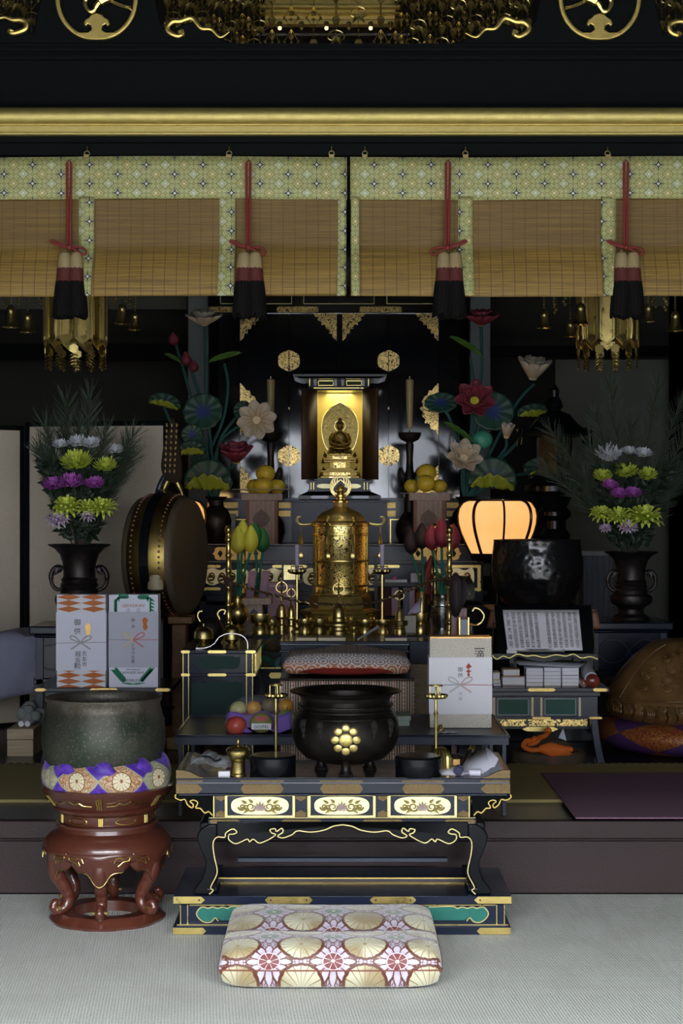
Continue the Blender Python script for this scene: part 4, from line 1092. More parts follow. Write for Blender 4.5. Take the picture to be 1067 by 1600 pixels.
m = MB(); vtext(m, '河端', 6.5*k, X(719, dG), Z(1081, dG), dG-.004); build('inscription', m, GREYP, wr)
m = MB(); a = dG-.004
m.prism([(728, 1042), (732, 1036), (737, 1042), (733, 1044), (733, 1048), (737, 1048), (733, 1051), (734, 1055), (732, 1058), (730, 1055), (731, 1051), (728, 1049), (732, 1046)], a-.001, a+.0005); build('red_arrow_mark', m, flat('noshi red', (.45, .07, .03)), wr)
m = MB(); m.tube([W(670, 1070.5, a), W(720, 1070, a)], .7*k, 5); build('cord', m, SILVERC, wr)
m = MB(); m.tube([W(720, 1070, a), W(769, 1070.5, a)], .7*k, 5); build('cord', m, PINKC, wr)
giftbow(wr, 719, 1070, 19, a-.001, flat('white cord', (.6, .6, .58)), flat('white pink cord', (.62, .5, .5)))
m = MB(); m.grid(lambda u, v: Vector((X(683, 6.36)+u*.075, 6.36+v*.05, zt+.001+.006*math.sin(u*8+v*5)**2)), 8, 5)
tag(build('candy_wrapper', m, flat('silver wrapper', (.35, .36, .36), .3), loc=(X(690, 6.36), 6.36, zt), thick=.001), 'small crinkled silver wrapper on the tray table before the white gift box', 'wrapper')
m = MB(); m.lathe((X(688, 6.42), 6.42, zt), [(0, 0), (.014, 0), (.014, .01), (.006, .014), (.010, .02), (.006, .028), (0, .03)], 14)
tag(build('small_brass_pot', m, BRASS, loc=(X(688, 6.42), 6.42, zt)), 'small brass lid standing on the tray table behind the right pricket candlestick', 'lid')
m = MB(); q = 6.60; m.pbox(622, 640, 1125, 1146, q, q+.16); m.pbox(620, 642, 1119, 1126, q-.003, q+.163)
tag(build('pale_box', m, flat('pale sage card', (.34, .42, .34)), loc=(X(630, q), q, zt), bevel=.002), 'small pale green box on the tray table behind the incense burner', 'box')

# ---------------------------------------------------------------- kneeling seat with brocade cover
d = 7.0
ks = thing('kneeling_seat', 'square priest seat covered in striped brocade behind the incense burner', 'seat', (X(541, d), d, FL))
m = MB(); m.box(X(436, d), X(648, d), d, d+.52, FL, Z(1064, d)); build('striped_cover', m, STRIPE, ks, bevel=.01)
m = MB(); m.box(X(437, d), X(647, d), d+.005, d+.51, Z(1064, d), Z(1060, d)); build('top_board', m, LACR, ks, bevel=.003)
zk = Z(1060, d)
def pillow(x0, x1, y0, y1, z0, h, bulge=.5, p=5):
    m = MB(); nx, ny = 30, 20
    for top in (1, 0):
        def fn(u, v):
            a, b_ = 2*u-1, 2*v-1; e = max(0, (1-abs(a)**p)*(1-abs(b_)**p))**bulge
            return Vector(((x0+x1)/2+(x1-x0)/2*a, (y0+y1)/2+(y1-y0)/2*b_, z0+h*(.5+.5*e if top else .5-.5*e)+(.006*math.sin(u*9)*math.sin(v*5)*e if top else 0)))
        m.grid(fn, nx, ny)
    return m
rc = pillow(X(470, d), X(612, d), d-.01, d+.40, zk+.002, .045, .6, 2.4)
tag(build('red_cushion', rc, RED, loc=(X(540, d), d+.2, zk), smooth=80), 'flat red cushion showing under the tortoiseshell brocade cushion', 'cushion')
hc = pillow(X(440, d), X(644, d), d+.03, d+.48, zk+.004, .085, .36, 9)
for i, v in enumerate(hc.v):
    u = (v.x-X(440, d))/(X(644, d)-X(440, d)); hc.v[i] = v+Vector((0, 0, .014*math.exp(-((u-.5)/.30)**2)*(1)))
tag(build('brocade_cushion', hc, HEXC, loc=(X(540, d), d+.2, zk), smooth=80), 'white and orange tortoiseshell brocade cushion on the kneeling seat', 'cushion')

# ---------------------------------------------------------------- sutra table between seat and altar platform
d = 7.68
sd = thing('sutra_table', 'blue black lacquer table with moulded front behind the brocade cushion', 'table', (X(540, d), d, FL))
m = MB(); m.pbox(436, 640, 1002, 1008, d-.01, d+.42); m.pbox(438, 638, 1008, 1017, d+.004, d+.40); m.pbox(437, 639, 1017, 1019, d-.002, d+.41); m.pbox(439, 637, 1019, 1075, d+.008, d+.39)
m.box(X(445, d), X(631, d), d+.03, d+.37, FL, Z(1075, d)); build('cabinet_body', m, LACB, sd, bevel=.003)
m = MB(); m.pbox(437, 639, 1006.8, 1007.8, d-.012, d-.009); m.pbox(437, 639, 1017.5, 1018.3, d-.004, d-.001); build('edge_line', m, GREYP, sd)
m = MB(); m.box(X(640, d), X(674, d), d+.05, d+.30, FL, Z(1003, d)); s2 = tag(build('side_chest', m, LACB, loc=(X(656, d), d, FL), bevel=.003), 'narrow blue black chest beside the sutra table, left of the white gift box', 'chest')
m = MB(); m.box(X(642, d), X(674, d), d+.0, d+.045, FL, Z(1038, d)); tag(build('wooden_block', m, wood, loc=(X(656, d), d, Z(1060, d))) if False else build('wooden_block', m, mat('olive wood', wood((.16, .11, .05), (.24, .18, .09), (1, 1, 6))), loc=(X(656, d), d, Z(1060, d))), 'olive brown wooden block in front of the narrow chest beside the gift box', 'block')
zs = Z(1002, d)
for i, (xa, xb, lab) in enumerate(((463, 494, 'leftmost folded booklet lying on the sutra table'), (497, 540, 'middle cream booklet lying on the sutra table'), (602, 636, 'pink edged thin booklet at the right end of the sutra table'))):
    m = MB(); m.box(X(xa, d), X(xb, d), d+.03, d+.16, zs+.001, zs+.012, 0); m.box(X(xa, d)-.001, X(xb, d)+.001, d+.028, d+.162, zs+.012, zs+.014, 1)
    tag(build('booklet', m, [IVORY, [HINOKI, IVORY, MAUVE][i]], loc=(X(xa, d), d, zs)), lab, 'booklet', 'booklets on the sutra table')
m = MB(); m.tube([(X(560, d), d+.05, zs+.006), (X(592, d), d+.22, zs+.05)], [.005, .008], 8)
tag(build('paper_fan', m, GREYP, loc=(X(575, d), d, zs)), 'closed grey paper fan lying across the sutra table', 'fan')

# ---------------------------------------------------------------- side desks flanking the seat
d = 7.28
ls = thing('side_stand', 'narrow black stand with gilt corner lines and dark green cutouts, left of the kneeling seat', 'stand', (X(342, d), d, FL))
m = MB(); m.pbox(281, 401, 1016, 1021, d, d+.62); m.pbox(281, 401, 1052, 1057, d, d+.62); m.pbox(286, 396, 1021, 1052, d+.012, d+.60); build('body', m, LACB, ls, bevel=.002)
for xx in (284, 384):
    for dd in (d+.003, d+.56):
        m = MB(); m.box(X(xx, d), X(xx+12, d), dd, dd+.03, FL, Z(1057, d)); build('leg', m, LACB, ls)
m = MB()
for xx in (286, 294.5, 385, 394.5): m.pbox(xx-.5, xx+.5, 1021, 1052, d+.008, d+.012); m.pbox(xx-.5, xx+.5, 1057, 1190, d-.001, d+.003)
build('gilt_line', m, GOLD, ls)
for yy in (1016, 1052):
    for x0, x1 in ((282, 297), (324, 354), (383, 400)):
        m = MB(); plate(m, x0, x1, yy+.3, yy+4.8, d, notch=2); build('gilt_fitting', m, GOLD, ls)
m = MB(); m.prism([(303, 1030), (306, 1026), (310, 1028), (318, 1025), (360, 1025), (368, 1028), (374, 1026), (376, 1032), (373, 1042), (366, 1046), (350, 1045), (330, 1047), (312, 1045), (305, 1038)], d+.009, d+.012); build('green_cutout', m, DGREEN, ls)
m = MB(); m.pbox(296, 384, 1057, 1130, d+.045, d+.05); m.prism([(297, 1130), (300, 1066), (306, 1068), (310, 1064), (318, 1068), (326, 1064), (352, 1064), (360, 1068), (370, 1064), (374, 1068), (378, 1066), (382, 1130)], d+.040, d+.046, mi=1); build('back_panel', m, [LACB, DGREEN], ls)
m = MB()
for i in range(8): m.box(X(398, d)-.002, X(398, d)+.003, d+.06+i*.066, d+.068+i*.066, Z(1051, d), Z(1022, d)); 
build('side_lattice', m, GOLD, ls)

d = 7.60
def sidedesk(cx_, lab, legs_to=None):
    a, b_ = cx_-92, cx_+92; zt_ = Z(1075, d)
    th = thing('ritual_desk', lab, 'desk', (X(cx_, d), d, FL), 'black ritual desks either side of the seat')
    m = MB(); m.pbox(a-18, b_+14, 1075, 1081, d-.01, d+.46); m.pbox(a, b_, 1081, 1088, d+.004, d+.44); m.pbox(a+4, b_-4, 1088, 1121, d+.012, d+.43); m.pbox(a-2, b_+4, 1120, 1124, d+.0, d+.44); build('body', m, LACB, th, bevel=.002)
    for x0, x1 in ((a-16, a+2), (cx_-22, cx_+22), (b_-12, b_+12)):
        m = MB(); plate(m, x0, x1, 1075.5, 1080.5, d-.01, notch=3); build('gilt_fitting', m, ENGR, th)
    for x0, x1 in ((a, a+18), (cx_-15, cx_+15), (b_-18, b_+3)):
        m = MB(); plate(m, x0, x1, 1120.3, 1123.7, d, notch=2); build('gilt_fitting', m, ENGR, th)
    for x0 in (a+19, a+93):
        m = MB(); m.pbox(x0, x0+57, 1090, 1119, d+.008, d+.013); dr = build('drawer', m, LACB, th, bevel=.001)
        m = MB(); m.pbox(x0+5, x0+52, 1092.5, 1116.5, d+.004, d+.009); build('green_panel', m, GREENP, dr)
        for q in (x0-3, x0+57):
            m = MB(); m.pbox(q, q+3.5, 1090, 1119, d+.004, d+.013); build('ivory_strip', m, IVORY, dr)
        m = MB()
        for e in ((x0+4, x0+53, 1091.5, 1092.5), (x0+4, x0+53, 1116.5, 1117.5), (x0+4, x0+5, 1092, 1117), (x0+52, x0+53, 1092, 1117)): m.pbox(*e, d+.003, d+.009)
        build('panel_moulding', m, GREYP, dr)
    for s in (-1, 1):
        m = MB(); x0 = cx_+s*78
        for dd in (d+.005, d+.40):
            m.prism([(x0, 1124), (x0+s*10, 1124), (x0+s*12, 1145), (x0+s*17, 1175), (x0+s*22, 1195), (x0+s*10, 1195), (x0+s*5, 1170), (x0+s*1, 1145)], dd, dd+.025)
        m.box(*sorted((X(x0+s*1, d), X(x0+s*8, d))), d+.02, d+.41, Z(1150, d), Z(1124, d))
        build('leg', m, BLUEG, th, bevel=.002)
    m = MB(); m.pbox(cx_-74, cx_+72, 1124, 1134, d+.10, d+.11); build('gilt_openwork', m, OPENG, th)
    m = MB(); m.pbox(cx_-74, cx_+74, 1135, 1139, d+.08, d+.09); build('lower_rail', m, LACB, th)
    m = MB(); plate(m, cx_-30, cx_+26, 1136, 1143, d+.08, notch=8); build('gilt_fitting', m, GOLD, th)
    return th
sidedesk(846, 'black desk with two green drawers holding sutra books, right of the tray table')
sidedesk(162, 'black desk behind the large bronze bowl, carrying the two sake gift boxes')
zd = Z(1075, d)+.001
# --- left: sake gift boxes
dG = 7.62
g1 = thing('sake_box', 'orange and white diamond patterned sake gift box with brush writing, behind the bronze bowl', 'gift box', (X(127, dG), dG, zd))
k = K(dG); y1 = 1074
m = MB(); m.pbox(88.5, 165, 929, y1, dG, dG+.10)
def f_dia():
    v, x, y, z = coords(); u = x/(39*k); w_ = z/(9.4*k)
    return dict(col=mix(lt(eabs(efrac(u+.5)-.5)*2.0+eabs(efrac(w_)-.5)*2.0, 1.0), (.56, .15, .025), (.78, .78, .84)), rough=.6)
build('box_body', m, mat('orange diamond paper', f_dia), g1, bevel=.002)
m = MB(); m.pbox(87.5, 166, 957, 1048, dG-.003, dG+.103); wr = build('white_wrap', m, WHITE, g1)
for s_, sz, x_, y_ in (('御供', 11, 121, 967), ('越坂', 9.5, 122, 1017), ('勲', 11.5, 121, 1035), ('志友市', 8.5, 132, 1017)):
    m = MB(); vtext(m, s_, sz*k, X(x_, dG), Z(y_, dG), dG-.004, 1.25 if sz == 11 else 1.0); build('inscription', m, INK, wr)
m = MB(); m.prism([(133, 978), (137, 973), (142, 978), (141, 989), (138, 995), (134, 989)], dG-.0045, dG-.003); build('noshi_mark', m, COPPER, wr)
m = MB(); m.tube([W(87.5, 1005, dG-.004), W(166, 1003.5, dG-.004)], .6*k, 5); build('cord', m, SILVERC, wr)
giftbow(wr, 126, 1004, 17, dG-.004, SILVERC, SILVERC)
g2 = thing('sake_box', 'white sake gift box with green laurel and English lettering, behind the bronze bowl', 'gift box', (X(209, dG), dG, zd))
m = MB(); m.pbox(170, 247, 929, y1, dG, dG+.10); build('box_body', m, WHITE, g2, bevel=.002)
m = MB(); m.pbox(169.5, 247.5, 956, 1043, dG-.003, dG+.103); wr = build('grey_white_wrap', m, flat('lilac white paper', (.56, .56, .66)), g2)
m = MB(); text_to(m, 'GEKKEIKAN', 6.6*k, X(208, dG), Z(948.5, dG), dG-.001); build('inscription', m, TEXT_R, g2)
m = MB(); text_to(m, '清　酒', 8*k, X(208, dG), Z(957, dG), dG-.0035); build('inscription', m, GREYP, g2)
m = MB(); vtext(m, '御', 6*k, X(208, dG), Z(966, dG), dG-.004); vtext(m, '供', 6*k, X(208, dG), Z(976, dG), dG-.004); build('inscription', m, INK, wr)
m = MB(); vtext(m, 'ドマウ水産', 6.4*k, X(208, dG), Z(1005, dG), dG-.004, .97); build('inscription', m, INK, wr)
m = MB(); text_to(m, 'THE SUPERIOR', 3.4*k, X(208, dG), Z(1047.5, dG), dG-.001); build('inscription', m, INK, g2)
m = MB(); text_to(m, 'JAPANESE SAKE', 4.9*k, X(208, dG), Z(1052.5, dG), dG-.001); build('inscription', m, INK, g2)
m = MB(); text_to(m, '月桂冠株式会社', 5.0*k, X(208, dG), Z(1065, dG), dG-.001); build('inscription', m, INK, g2)
for s in (-1, 1):
    m = MB()
    for i in range(9):
        t_ = i/8; c = (208+s*(7+20*min(1, t_*1.6)), 933+ (0 if t_ < .55 else (t_-.55)*42))
        for e in (-1, 1):
            m.petal(W(c[0], c[1], dG-.001), (s*(.9 if t_ < .5 else .25)+e*.3, 0, (.15 if t_ < .5 else -.8)+e*.5), (0, -1, 0), 8*k, 3.4*k, .0, 0, 2, 4)
    build('laurel', m, TEXT_G, g2)
    m = MB()
    for i in range(7):
        t_ = i/6; c = (208+s*(27-14*t_), 1049+16*t_)
        for e in (-1, 1): m.petal(W(c[0], c[1], dG-.001), (s*(.5)+e*.5, 0, .6+e*.35), (0, -1, 0), 8.5*k, 4*k, .0, 0, 2, 4)
    m.petal(W(208, 1069, dG-.001), (s*1, 0, .1), (0, -1, 0), 20*k, 3*k, 0, 0, 2, 4)
    build('laurel', m, TEXT_G, g2)
m = MB(); m.tube([W(169.5, 999.5, dG-.004), W(208, 1000, dG-.004)], .6*k, 5); build('cord', m, SILVERC, wr)
m = MB(); m.tube([W(208, 1000, dG-.004), W(247.5, 999.5, dG-.004)], .6*k, 5); build('cord', m, PINKC, wr)
giftbow(wr, 208, 1000, 18, dG-.005, GOLDC, PINKC)
m = MB(); m.prism([(222, 968), (226, 964), (231, 968), (229, 975), (231, 980), (227, 986), (223, 980), (224, 975)], dG-.0045, dG-.003); build('noshi_mark', m, ORI, wr)
# --- right: books, lectern, sutra roll, clapper
def bk(x0, x1, z0, z1, dd, dep, cov, lab, yaw=0, spine=False):
    th = thing('sutra_book', lab, 'book', ((X(x0, dd)+X(x1, dd))/2, dd, z0), 'sutra books on the right desk'); t_ = (z1-z0)
    m = MB(); a, b_ = X(x0, dd), X(x1, dd); m.box(a+.001, b_-.001, dd+.001, dd+dep-.002, z0+t_*.12, z1-t_*.12); build('pages', m, WHITE2, th)
    m = MB(); m.box(a, b_, dd, dd+dep, z0, z0+t_*.14); m.box(a, b_, dd, dd+dep, z1-t_*.14, z1); build('cover', m, cov, th)
    return th
for c in range(3):
    x0 = 822+c*28
    for r_ in range(5):
        z0 = zd + r_*.0165 + .0004
        cov = [IVORY, WHITE, GREYP, WHITE, WHITE][r_]
        lab = ['bottom', 'second from bottom', 'middle', 'second from top', 'top'][r_] + ' book of the ' + ['left', 'middle', 'right'][c] + ' stack of white folded sutra books'
        bk(x0, x0+26.5, z0, z0+.016, 7.66+.004*((r_*7+c*3) % 4), .10, cov, lab)
m = MB(); m.add([(X(812, 7.68), 7.68, zd+.098), (X(905, 7.68), 7.68, zd+.086), (X(918, 7.85), 7.87, zd+.092), (X(800, 7.85), 7.87, zd+.104)], [(0, 1, 2, 3)])
tag(build('paper_sheaf', m, GREYP, loc=(X(860, 7.7), 7.7, zd+.09), thick=.008), 'thin grey sheaf of papers laid across the three stacks of white books', 'papers')
for i, (x0, x1, z0, h_, cov, lab) in enumerate(((771, 783, .001, .012, MAUVE, 'lowest thin mauve book beside the white gift box'), (770, 782, .014, .014, IVORY, 'cream thin book beside the white gift box'), (770, 781, .029, .034, IVORY, 'thick cream book on top beside the white gift box'), (785, 820, .001, .045, REDW, 'dark red folded case under the cream block, left of the white stacks'), (786, 812, .047, .030, HINOKI, 'cream wooden cased book on the dark red case'))):
    bk(x0, x1, zd+z0, zd+z0+h_, 7.66, .10, cov, lab)
rl = thing('sutra_roll', 'rolled scroll with round red wood knob at the right end of the book desk', 'scroll', (X(926, 7.62), 7.62, zd))
c = Vector((X(926, 7.58), 7.58, zd+.032)); e = Vector((X(915, 7.9), 7.92, zd+.055))
m = MB(); m.tube([c, c+(e-c)*.2], [.030, .026], 20); m.ball(c, .032, 20, sc=(1, .6, 1)); build('knob', m, REDW, rl)
m = MB(); m.tube([c+(e-c)*.15, e], .031, 20); build('roll', m, WHITE2, rl)
m = MB(); c2 = Vector((X(912, 7.62), 7.62, zd+.018)); m.tube([c2, c2+Vector((0, .2, .01))], [.017, .015], 16); m.ball(c2, .006, 8, mi=1, sc=(1, 3.2, 1))
tag(build('wooden_stick', m, [REDW, WHITE2], loc=(c2.x, c2.y, zd)), 'short dark red wooden stick beside the scroll knob on the book desk', 'stick')
d = 7.80
lc = thing('lectern', 'black lacquer book rest with gilt scalloped lip holding the open sutra, before the black bowl', 'lectern', (X(850, d), d, zd))
m = MB()
m.add([W(778, 1022, d-.03), W(928, 1022, d-.03), W(924, 946, d+.10), W(772, 946, d+.10)], [(0, 1, 2, 3)]); bd = build('back_board', m, LAC, lc, thick=.012, bevel=.002)
m = MB(); m.prism([(768, 1021), (934, 1021), (935, 1033), (920, 1031), (905, 1030), (890, 1026), (875, 1031), (850, 1036), (825, 1031), (810, 1026), (795, 1030), (780, 1031), (770, 1030)], d-.06, d-.045); lp = build('lip', m, LAC, lc, bevel=.002)
m = MB(); m.tube(cr([W(a, b_, d-.062) for a, b_ in [(769, 1024), (776, 1030), (786, 1025), (796, 1028), (808, 1022), (822, 1025), (835, 1024), (850, 1027), (868, 1023), (884, 1025), (896, 1022), (908, 1028), (922, 1026), (934, 1030)]], 4), .0022, 6); build('gilt_edge', m, GOLD, lp)
m = MB(); m.tube([W(772, 946, d+.095), W(769, 1020, d-.04)], .002, 6); build('gilt_edge', m, GOLD, bd)
m = MB(); m.tube([W(924, 946, d+.095), W(930, 1020, d-.04)], .002, 6); build('gilt_edge', m, GOLD, bd)
for s in (796, 896):
    m = MB(); m.box(X(s, d), X(s+12, d), d+.02, d+.06, zd, Z(1020, d)); build('post', m, LAC, lc, bevel=.002)
m = MB(); m.box(X(790, d), X(915, d), d+.0, d+.09, zd, zd+.02); build('foot', m, LAC, lc, bevel=.003)
ob = thing('open_sutra_book', 'open sutra book with columns of Chinese characters on the black book rest', 'book', (X(850, d), d-.04, Z(1019, d)))
def pg(u, v): # page plane
    x_ = 788 + (121)*u + 6*v*(1 if u > .5 else 1); x_ = (786+ (124)*u) if True else x_
    xb = 793+117*u; xt = 785+119*u
    xx = xb+(xt-xb)*v; yy = 1016+(953-1016)*v; dd = d-.052+.125*v
    return W(xx, yy, dd) + Vector((0, -.006*math.sin(u*PI*2+.6)**2-.002, 0))
m = MB(); m.grid(pg, 20, 6); build('pages', m, WHITE2, ob, thick=.004, smooth=60)
m = MB(); txt = '観自在菩薩行深般若波羅蜜多時照見五蘊皆空度一切苦厄舎利子色不異空空不異色色即是空空即是色受想行識亦復如是舎利子是諸法空相不生不滅不垢不浄不増不減是故空中無色無受想行識無眼耳鼻舌身意無色声香味触法無眼界乃至無意識界無無明亦無無明尽乃至無老死亦無老死尽無苦集滅道無智亦無得以無所得故菩提薩埵依般若波羅蜜多故心無罣礙無罣礙故無有恐怖遠離一切顛倒夢想究竟涅槃三世諸仏依般若波羅蜜多故得阿耨多羅三藐三菩提故知般若波羅蜜多是大神呪'
cols = 13; rows = 17
for c in range(cols):
    if c == 6: continue
    s_ = '\n'.join(txt[(c*rows) % 250:(c*rows) % 250+rows-(c % 3)*0])
    tm_ = MB(); 
    for r_, ch in enumerate(s_.split('\n')):
        pass
    o0 = len(m.v)
    cu = bpy.data.curves.new('lettering', 'FONT'); cu.body = s_; cu.size = 1.0; cu.align_x = 'CENTER'; cu.resolution_u = 1; cu.space_line = 1.0
    o = bpy.data.objects.new('lettering', cu); COL.objects.link(o); bpy.context.view_layer.update()
    me = bpy.data.meshes.new_from_object(o.evaluated_get(bpy.context.evaluated_depsgraph_get()))
    ys = [v.co.y for v in me.vertices]; y_hi, y_lo = max(ys), min(ys)
    u0 = .94-.885*c/(cols-1)
    vs = []
    for v in me.vertices:
        vs.append(pg(u0+v.co.x*.052, .06+.88*(v.co.y-y_lo)/(y_hi-y_lo))+Vector((0, -.0045, .001)))
    m.add(vs, [tuple(p.vertices) for p in me.polygons])
    bpy.data.objects.remove(o); bpy.data.curves.remove(cu); bpy.data.meshes.remove(me)
build('inscription', m, INK, ob, flat=True)
m = MB(); m.pbox(807, 882, 1014, 1019, d-.058, d-.048); build('page_holder', m, LACR, ob)
m = MB(); m.box(X(790, d), X(806, d), d-.055, d-.045, Z(1024, d), Z(1014, d)); tag(build('paper_slip', m, WHITE2, ob), None)
# round wooden tray with orange corded clapper
dw = 7.66; zc = FL
wt = thing('round_tray', 'round dark wooden tray on the floor under the book desk', 'tray', (X(856, dw), dw, FL)); k = K(dw)
m = MB(); m.lathe((X(856, dw), dw, FL), [(r*k, h*k) for r, h in [(0, 0), (55, 0), (58, 4), (58, 18), (55, 21), (52, 18), (52, 10), (0, 9)]], 48, sc=(1, .8)); build('tray_body', m, mat('weathered brown wood', wood((.06, .042, .026), (.12, .085, .055))), wt)
m = MB(); c = Vector((X(855, dw), dw-.01, FL+26*k)); m.ball(c, 36*k, 28, sc=(1, .6, .42)); m.ball(c+Vector((0, 0, .03)), 14*k, 14, sc=(1, .8, .5))
cl_ = tag(build('wooden_gong', m, mat('grey brown gong wood', wood((.07, .05, .035), (.11, .08, .055))), loc=c), 'rounded brown wooden gong lying in the round tray', 'gong')
oc = thing('braided_rope', 'bright orange braided cord with a frayed tassel draped over the wooden gong', 'rope', c+Vector((0, -.1, 0)))
m = MB(); m.tube(cr([W(857, 1144, 7.60), W(850, 1150, 7.56), W(832, 1156, 7.55), (W(822, 1158, 7.54)), W(818, 1166, 7.52), W(830, 1172, 7.50), W(848, 1170, 7.49)], 6), .011, 10); m.tube(cr([W(836, 1152, 7.55), W(826, 1163, 7.53), W(838, 1160, 7.52), W(846, 1152, 7.55)], 5), .009, 8); m.ball(W(856, 1142, 7.6), .017, 12); m.ball(W(834, 1158, 7.54), .020, 12)
build('braid', m, ORANGE, oc)
m = MB()
m.loft([[W(842+4*math.sin(a)*0, 1170, 7.49)+Vector((0, .012*math.cos(a), .014*math.sin(a))) for a in [2*PI*i/16 for i in range(16)]], [W(860, 1171, 7.48)+Vector((0, .018*math.cos(a), .032*math.sin(a))) for a in [2*PI*i/16 for i in range(16)]], [W(882, 1173, 7.48)+Vector((random.uniform(-.01, .01), .02*math.cos(a), .022*math.sin(a))) for a in [2*PI*i/16 for i in range(16)]], [W(892+random.uniform(-4, 5), 1174, 7.48)+Vector((0, .01*math.cos(a), .018*math.sin(a)+random.uniform(-.006, .006))) for a in [2*PI*i/16 for i in range(16)]]])
build('tassel', m, ORANGE, oc, flat=True)
m = MB()
for a, b_ in ((859, 1190), (872, 1190), (865, 1197)): m.tube(cr([W(a, 1176, 7.49), W(a-2, 1184, 7.48), W(a+1, b_, 7.47)], 4), .0015, 5)
build('loose_threads', m, RED, oc)
m = MB(); q = 7.78; m.prism([(880, 1138), (886, 1162), (870, 1162), (874, 1150)], q, q+.01)
tag(build('paper_tent', m, WHITE, loc=(X(878, q), q, FL)), 'small white paper standing behind the wooden gong', 'paper')
# ---------------------------------------------------------------- square altar platform with four posts
d = 8.22; DB = 9.76; zt = Z(992, d); hw_ = .60
dan = thing('altar_platform', 'square ritual altar platform edged with painted lotus petals, carrying the gold vessels', 'altar', (0, d, FL))
m = MB(); m.box(-hw_, hw_, d, DB, zt-.012, zt); build('top_board', m, LAC, dan, bevel=.002)
m = MB()
for i in range(int(2*hw_/.012)): m.ball((-hw_+.006+i*.012, d-.002, zt-.002), .004, 6)
tag(build('beaded_edge', m, GOLD, dan), kind='stuff')
cols_ = [LBLUE, GRN2, BRN, GRN2]
n_ = 13
for row in range(2):
    for i in range(n_):
        x = -hw_+ (i+.5*(row == 0))*2*hw_/n_ + .045
        if x > hw_-.02: continue
        m = MB(); z1 = zt-.014 if row == 0 else zt-.02; R_ = .055
        for j, (rr, mi_) in enumerate(((1.0, 1), (.84, 0), (.45, 2))):
            P = []
            for q in range(17):
                a = PI*q/16
                P.append((x+R_*rr*math.cos(a), z1-.055-(.075 if row else .0)+R_*rr*math.sin(a)))
            P = [(P[0][0]*.6+x*.4, z1-.07-(.075 if row else 0))] + P + [(P[-1][0]*.6+x*.4, z1-.07-(.075 if row else 0))]
            dd = d+.010-j*.003+row*.012
            m.add([(a, dd-.004*math.sin((b_-z1)*20), b_) for a, b_ in P], [tuple(range(len(P)))], mi=mi_)
        build('lotus_petal', m, [cols_[(i+row) % 4], CREAMG, BRN], dan, thick=.006)
m = MB(); m.box(-hw_+.02, hw_-.02, d+.03, DB-.03, Z(1044, d), zt-.012); m.box(-hw_-.01, hw_+.01, d+.0, DB, Z(1050, d), Z(1043, d)); m.box(-hw_+.01, hw_-.01, d+.02, DB-.02, FL+.05, Z(1050, d)); m.box(-hw_-.02, hw_+.02, d, DB, FL, FL+.06)
build('base', m, LACB, dan, bevel=.002)
m = MB(); m.box(-hw_-.011, hw_+.011, d-.003, d, Z(1044.5, d), Z(1043, d)); build('gilt_line', m, GOLD, dan)
for x0 in (420, 600):
    m = MB(); plate(m, x0, x0+26, 1051, 1060, d, notch=3); build('gilt_fitting', m, GOLD, dan)
zD = zt
def onp(px_, py_):
    dd = (H-zD)*F/(py_-CY); return X(px_, dd), dd
def post(px_, dd, lab):
    x = X(px_, dd); k = K(dd)
    th = thing('corner_post', lab, 'post', (x, dd, zD), 'gilt corner posts of the altar platform')
    h = (985-823)*K(8.35)
    m = MB(); pr = [(0, 0), (.024, 0), (.024, .01), (.016, .016)]
    for f0 in (.10, .27, .44, .60, .75, .9): pr += [(.0125, h*f0-.012), (.016, h*f0-.006), (.017, h*f0), (.016, h*f0+.006), (.0125, h*f0+.012)]
    pr += [(.012, h*.955), (.018, h*.965), (.016, h*.97)]
    m.lathe((x, dd, zD), pr, 20); build('shaft', m, GOLD, th)
    m = MB(); m.lathe((x, dd, zD+h*.96), [(.010, 0), (.017, .012), (.018, .022), (.012, .034), (.003, .042), (0, .046)], 18); build('finial', m, BRASS, th)
post(357, 8.35, 'gilt post at the front left altar corner, left of the yellow lotus buds')
post(702, 8.35, 'gilt post at the front right corner of the altar platform by red lotus buds')
post(380, 9.63, 'gilt post at the back left altar corner, behind the yellow lotus buds')
post(679, 9.63, 'gilt post at the back right altar corner, behind the dark lotus buds')
rp = MB()
def twist(m, P, r, turns):
    P = cr(P, 14); L = len(P)
    for s in (0, 1):
        Q = []
        for i, p in enumerate(P):
            a = turns*2*PI*i/L + s*PI
            t = (P[min(i+1, L-1)]-P[max(i-1, 0)]).normalized(); b = t.cross(Vector((0, 1, 0))).normalized(); c = t.cross(b)
            Q.append(p + (b*math.cos(a)+c*math.sin(a))*r*.55)
        m.tube(Q, r*.62, 6, mi=s)
DARKC = flat('dark brown cord', (.07, .035, .02))
rope = thing('boundary_rope', 'twisted brown and gold five coloured rope slung between the altar platform posts', 'rope', W(530, 945, 8.35))
m = MB(); twist(m, [W(357, 908, 8.33), W(385, 918, 8.33), W(420, 928, 8.32), W(470, 940, 8.31), W(530, 945, 8.30), W(590, 940, 8.31), W(640, 922, 8.32), W(675, 908, 8.33), W(702, 904, 8.33)], .0075, 40); build('front_strand', m, [DARKC, BRASS], rope)
for s, (pa, pb_) in ((-1, (357, 380)), (1, (702, 679))):
    m = MB(); twist(m, [W(pa, 906, 8.35), W((pa+pb_)/2+s*0, 912, 9.0), W(pb_, 895, 9.63)], .0075, 22); build('side_strand', m, [DARKC, BRASS], rope)
for px_ in (357, 702):
    m = MB()
    for q in range(4): m.tube([W(px_, 903+q*3.5, 8.35)+Vector((.019*math.sin(a), .019*math.cos(a), 0)) for a in [2*PI*i/12 for i in range(12)]], .006, 6, closed=True)
    m.ball(W(px_+3, 912, 8.32), .018, 10)
    build('knot', m, DARKC, rope)
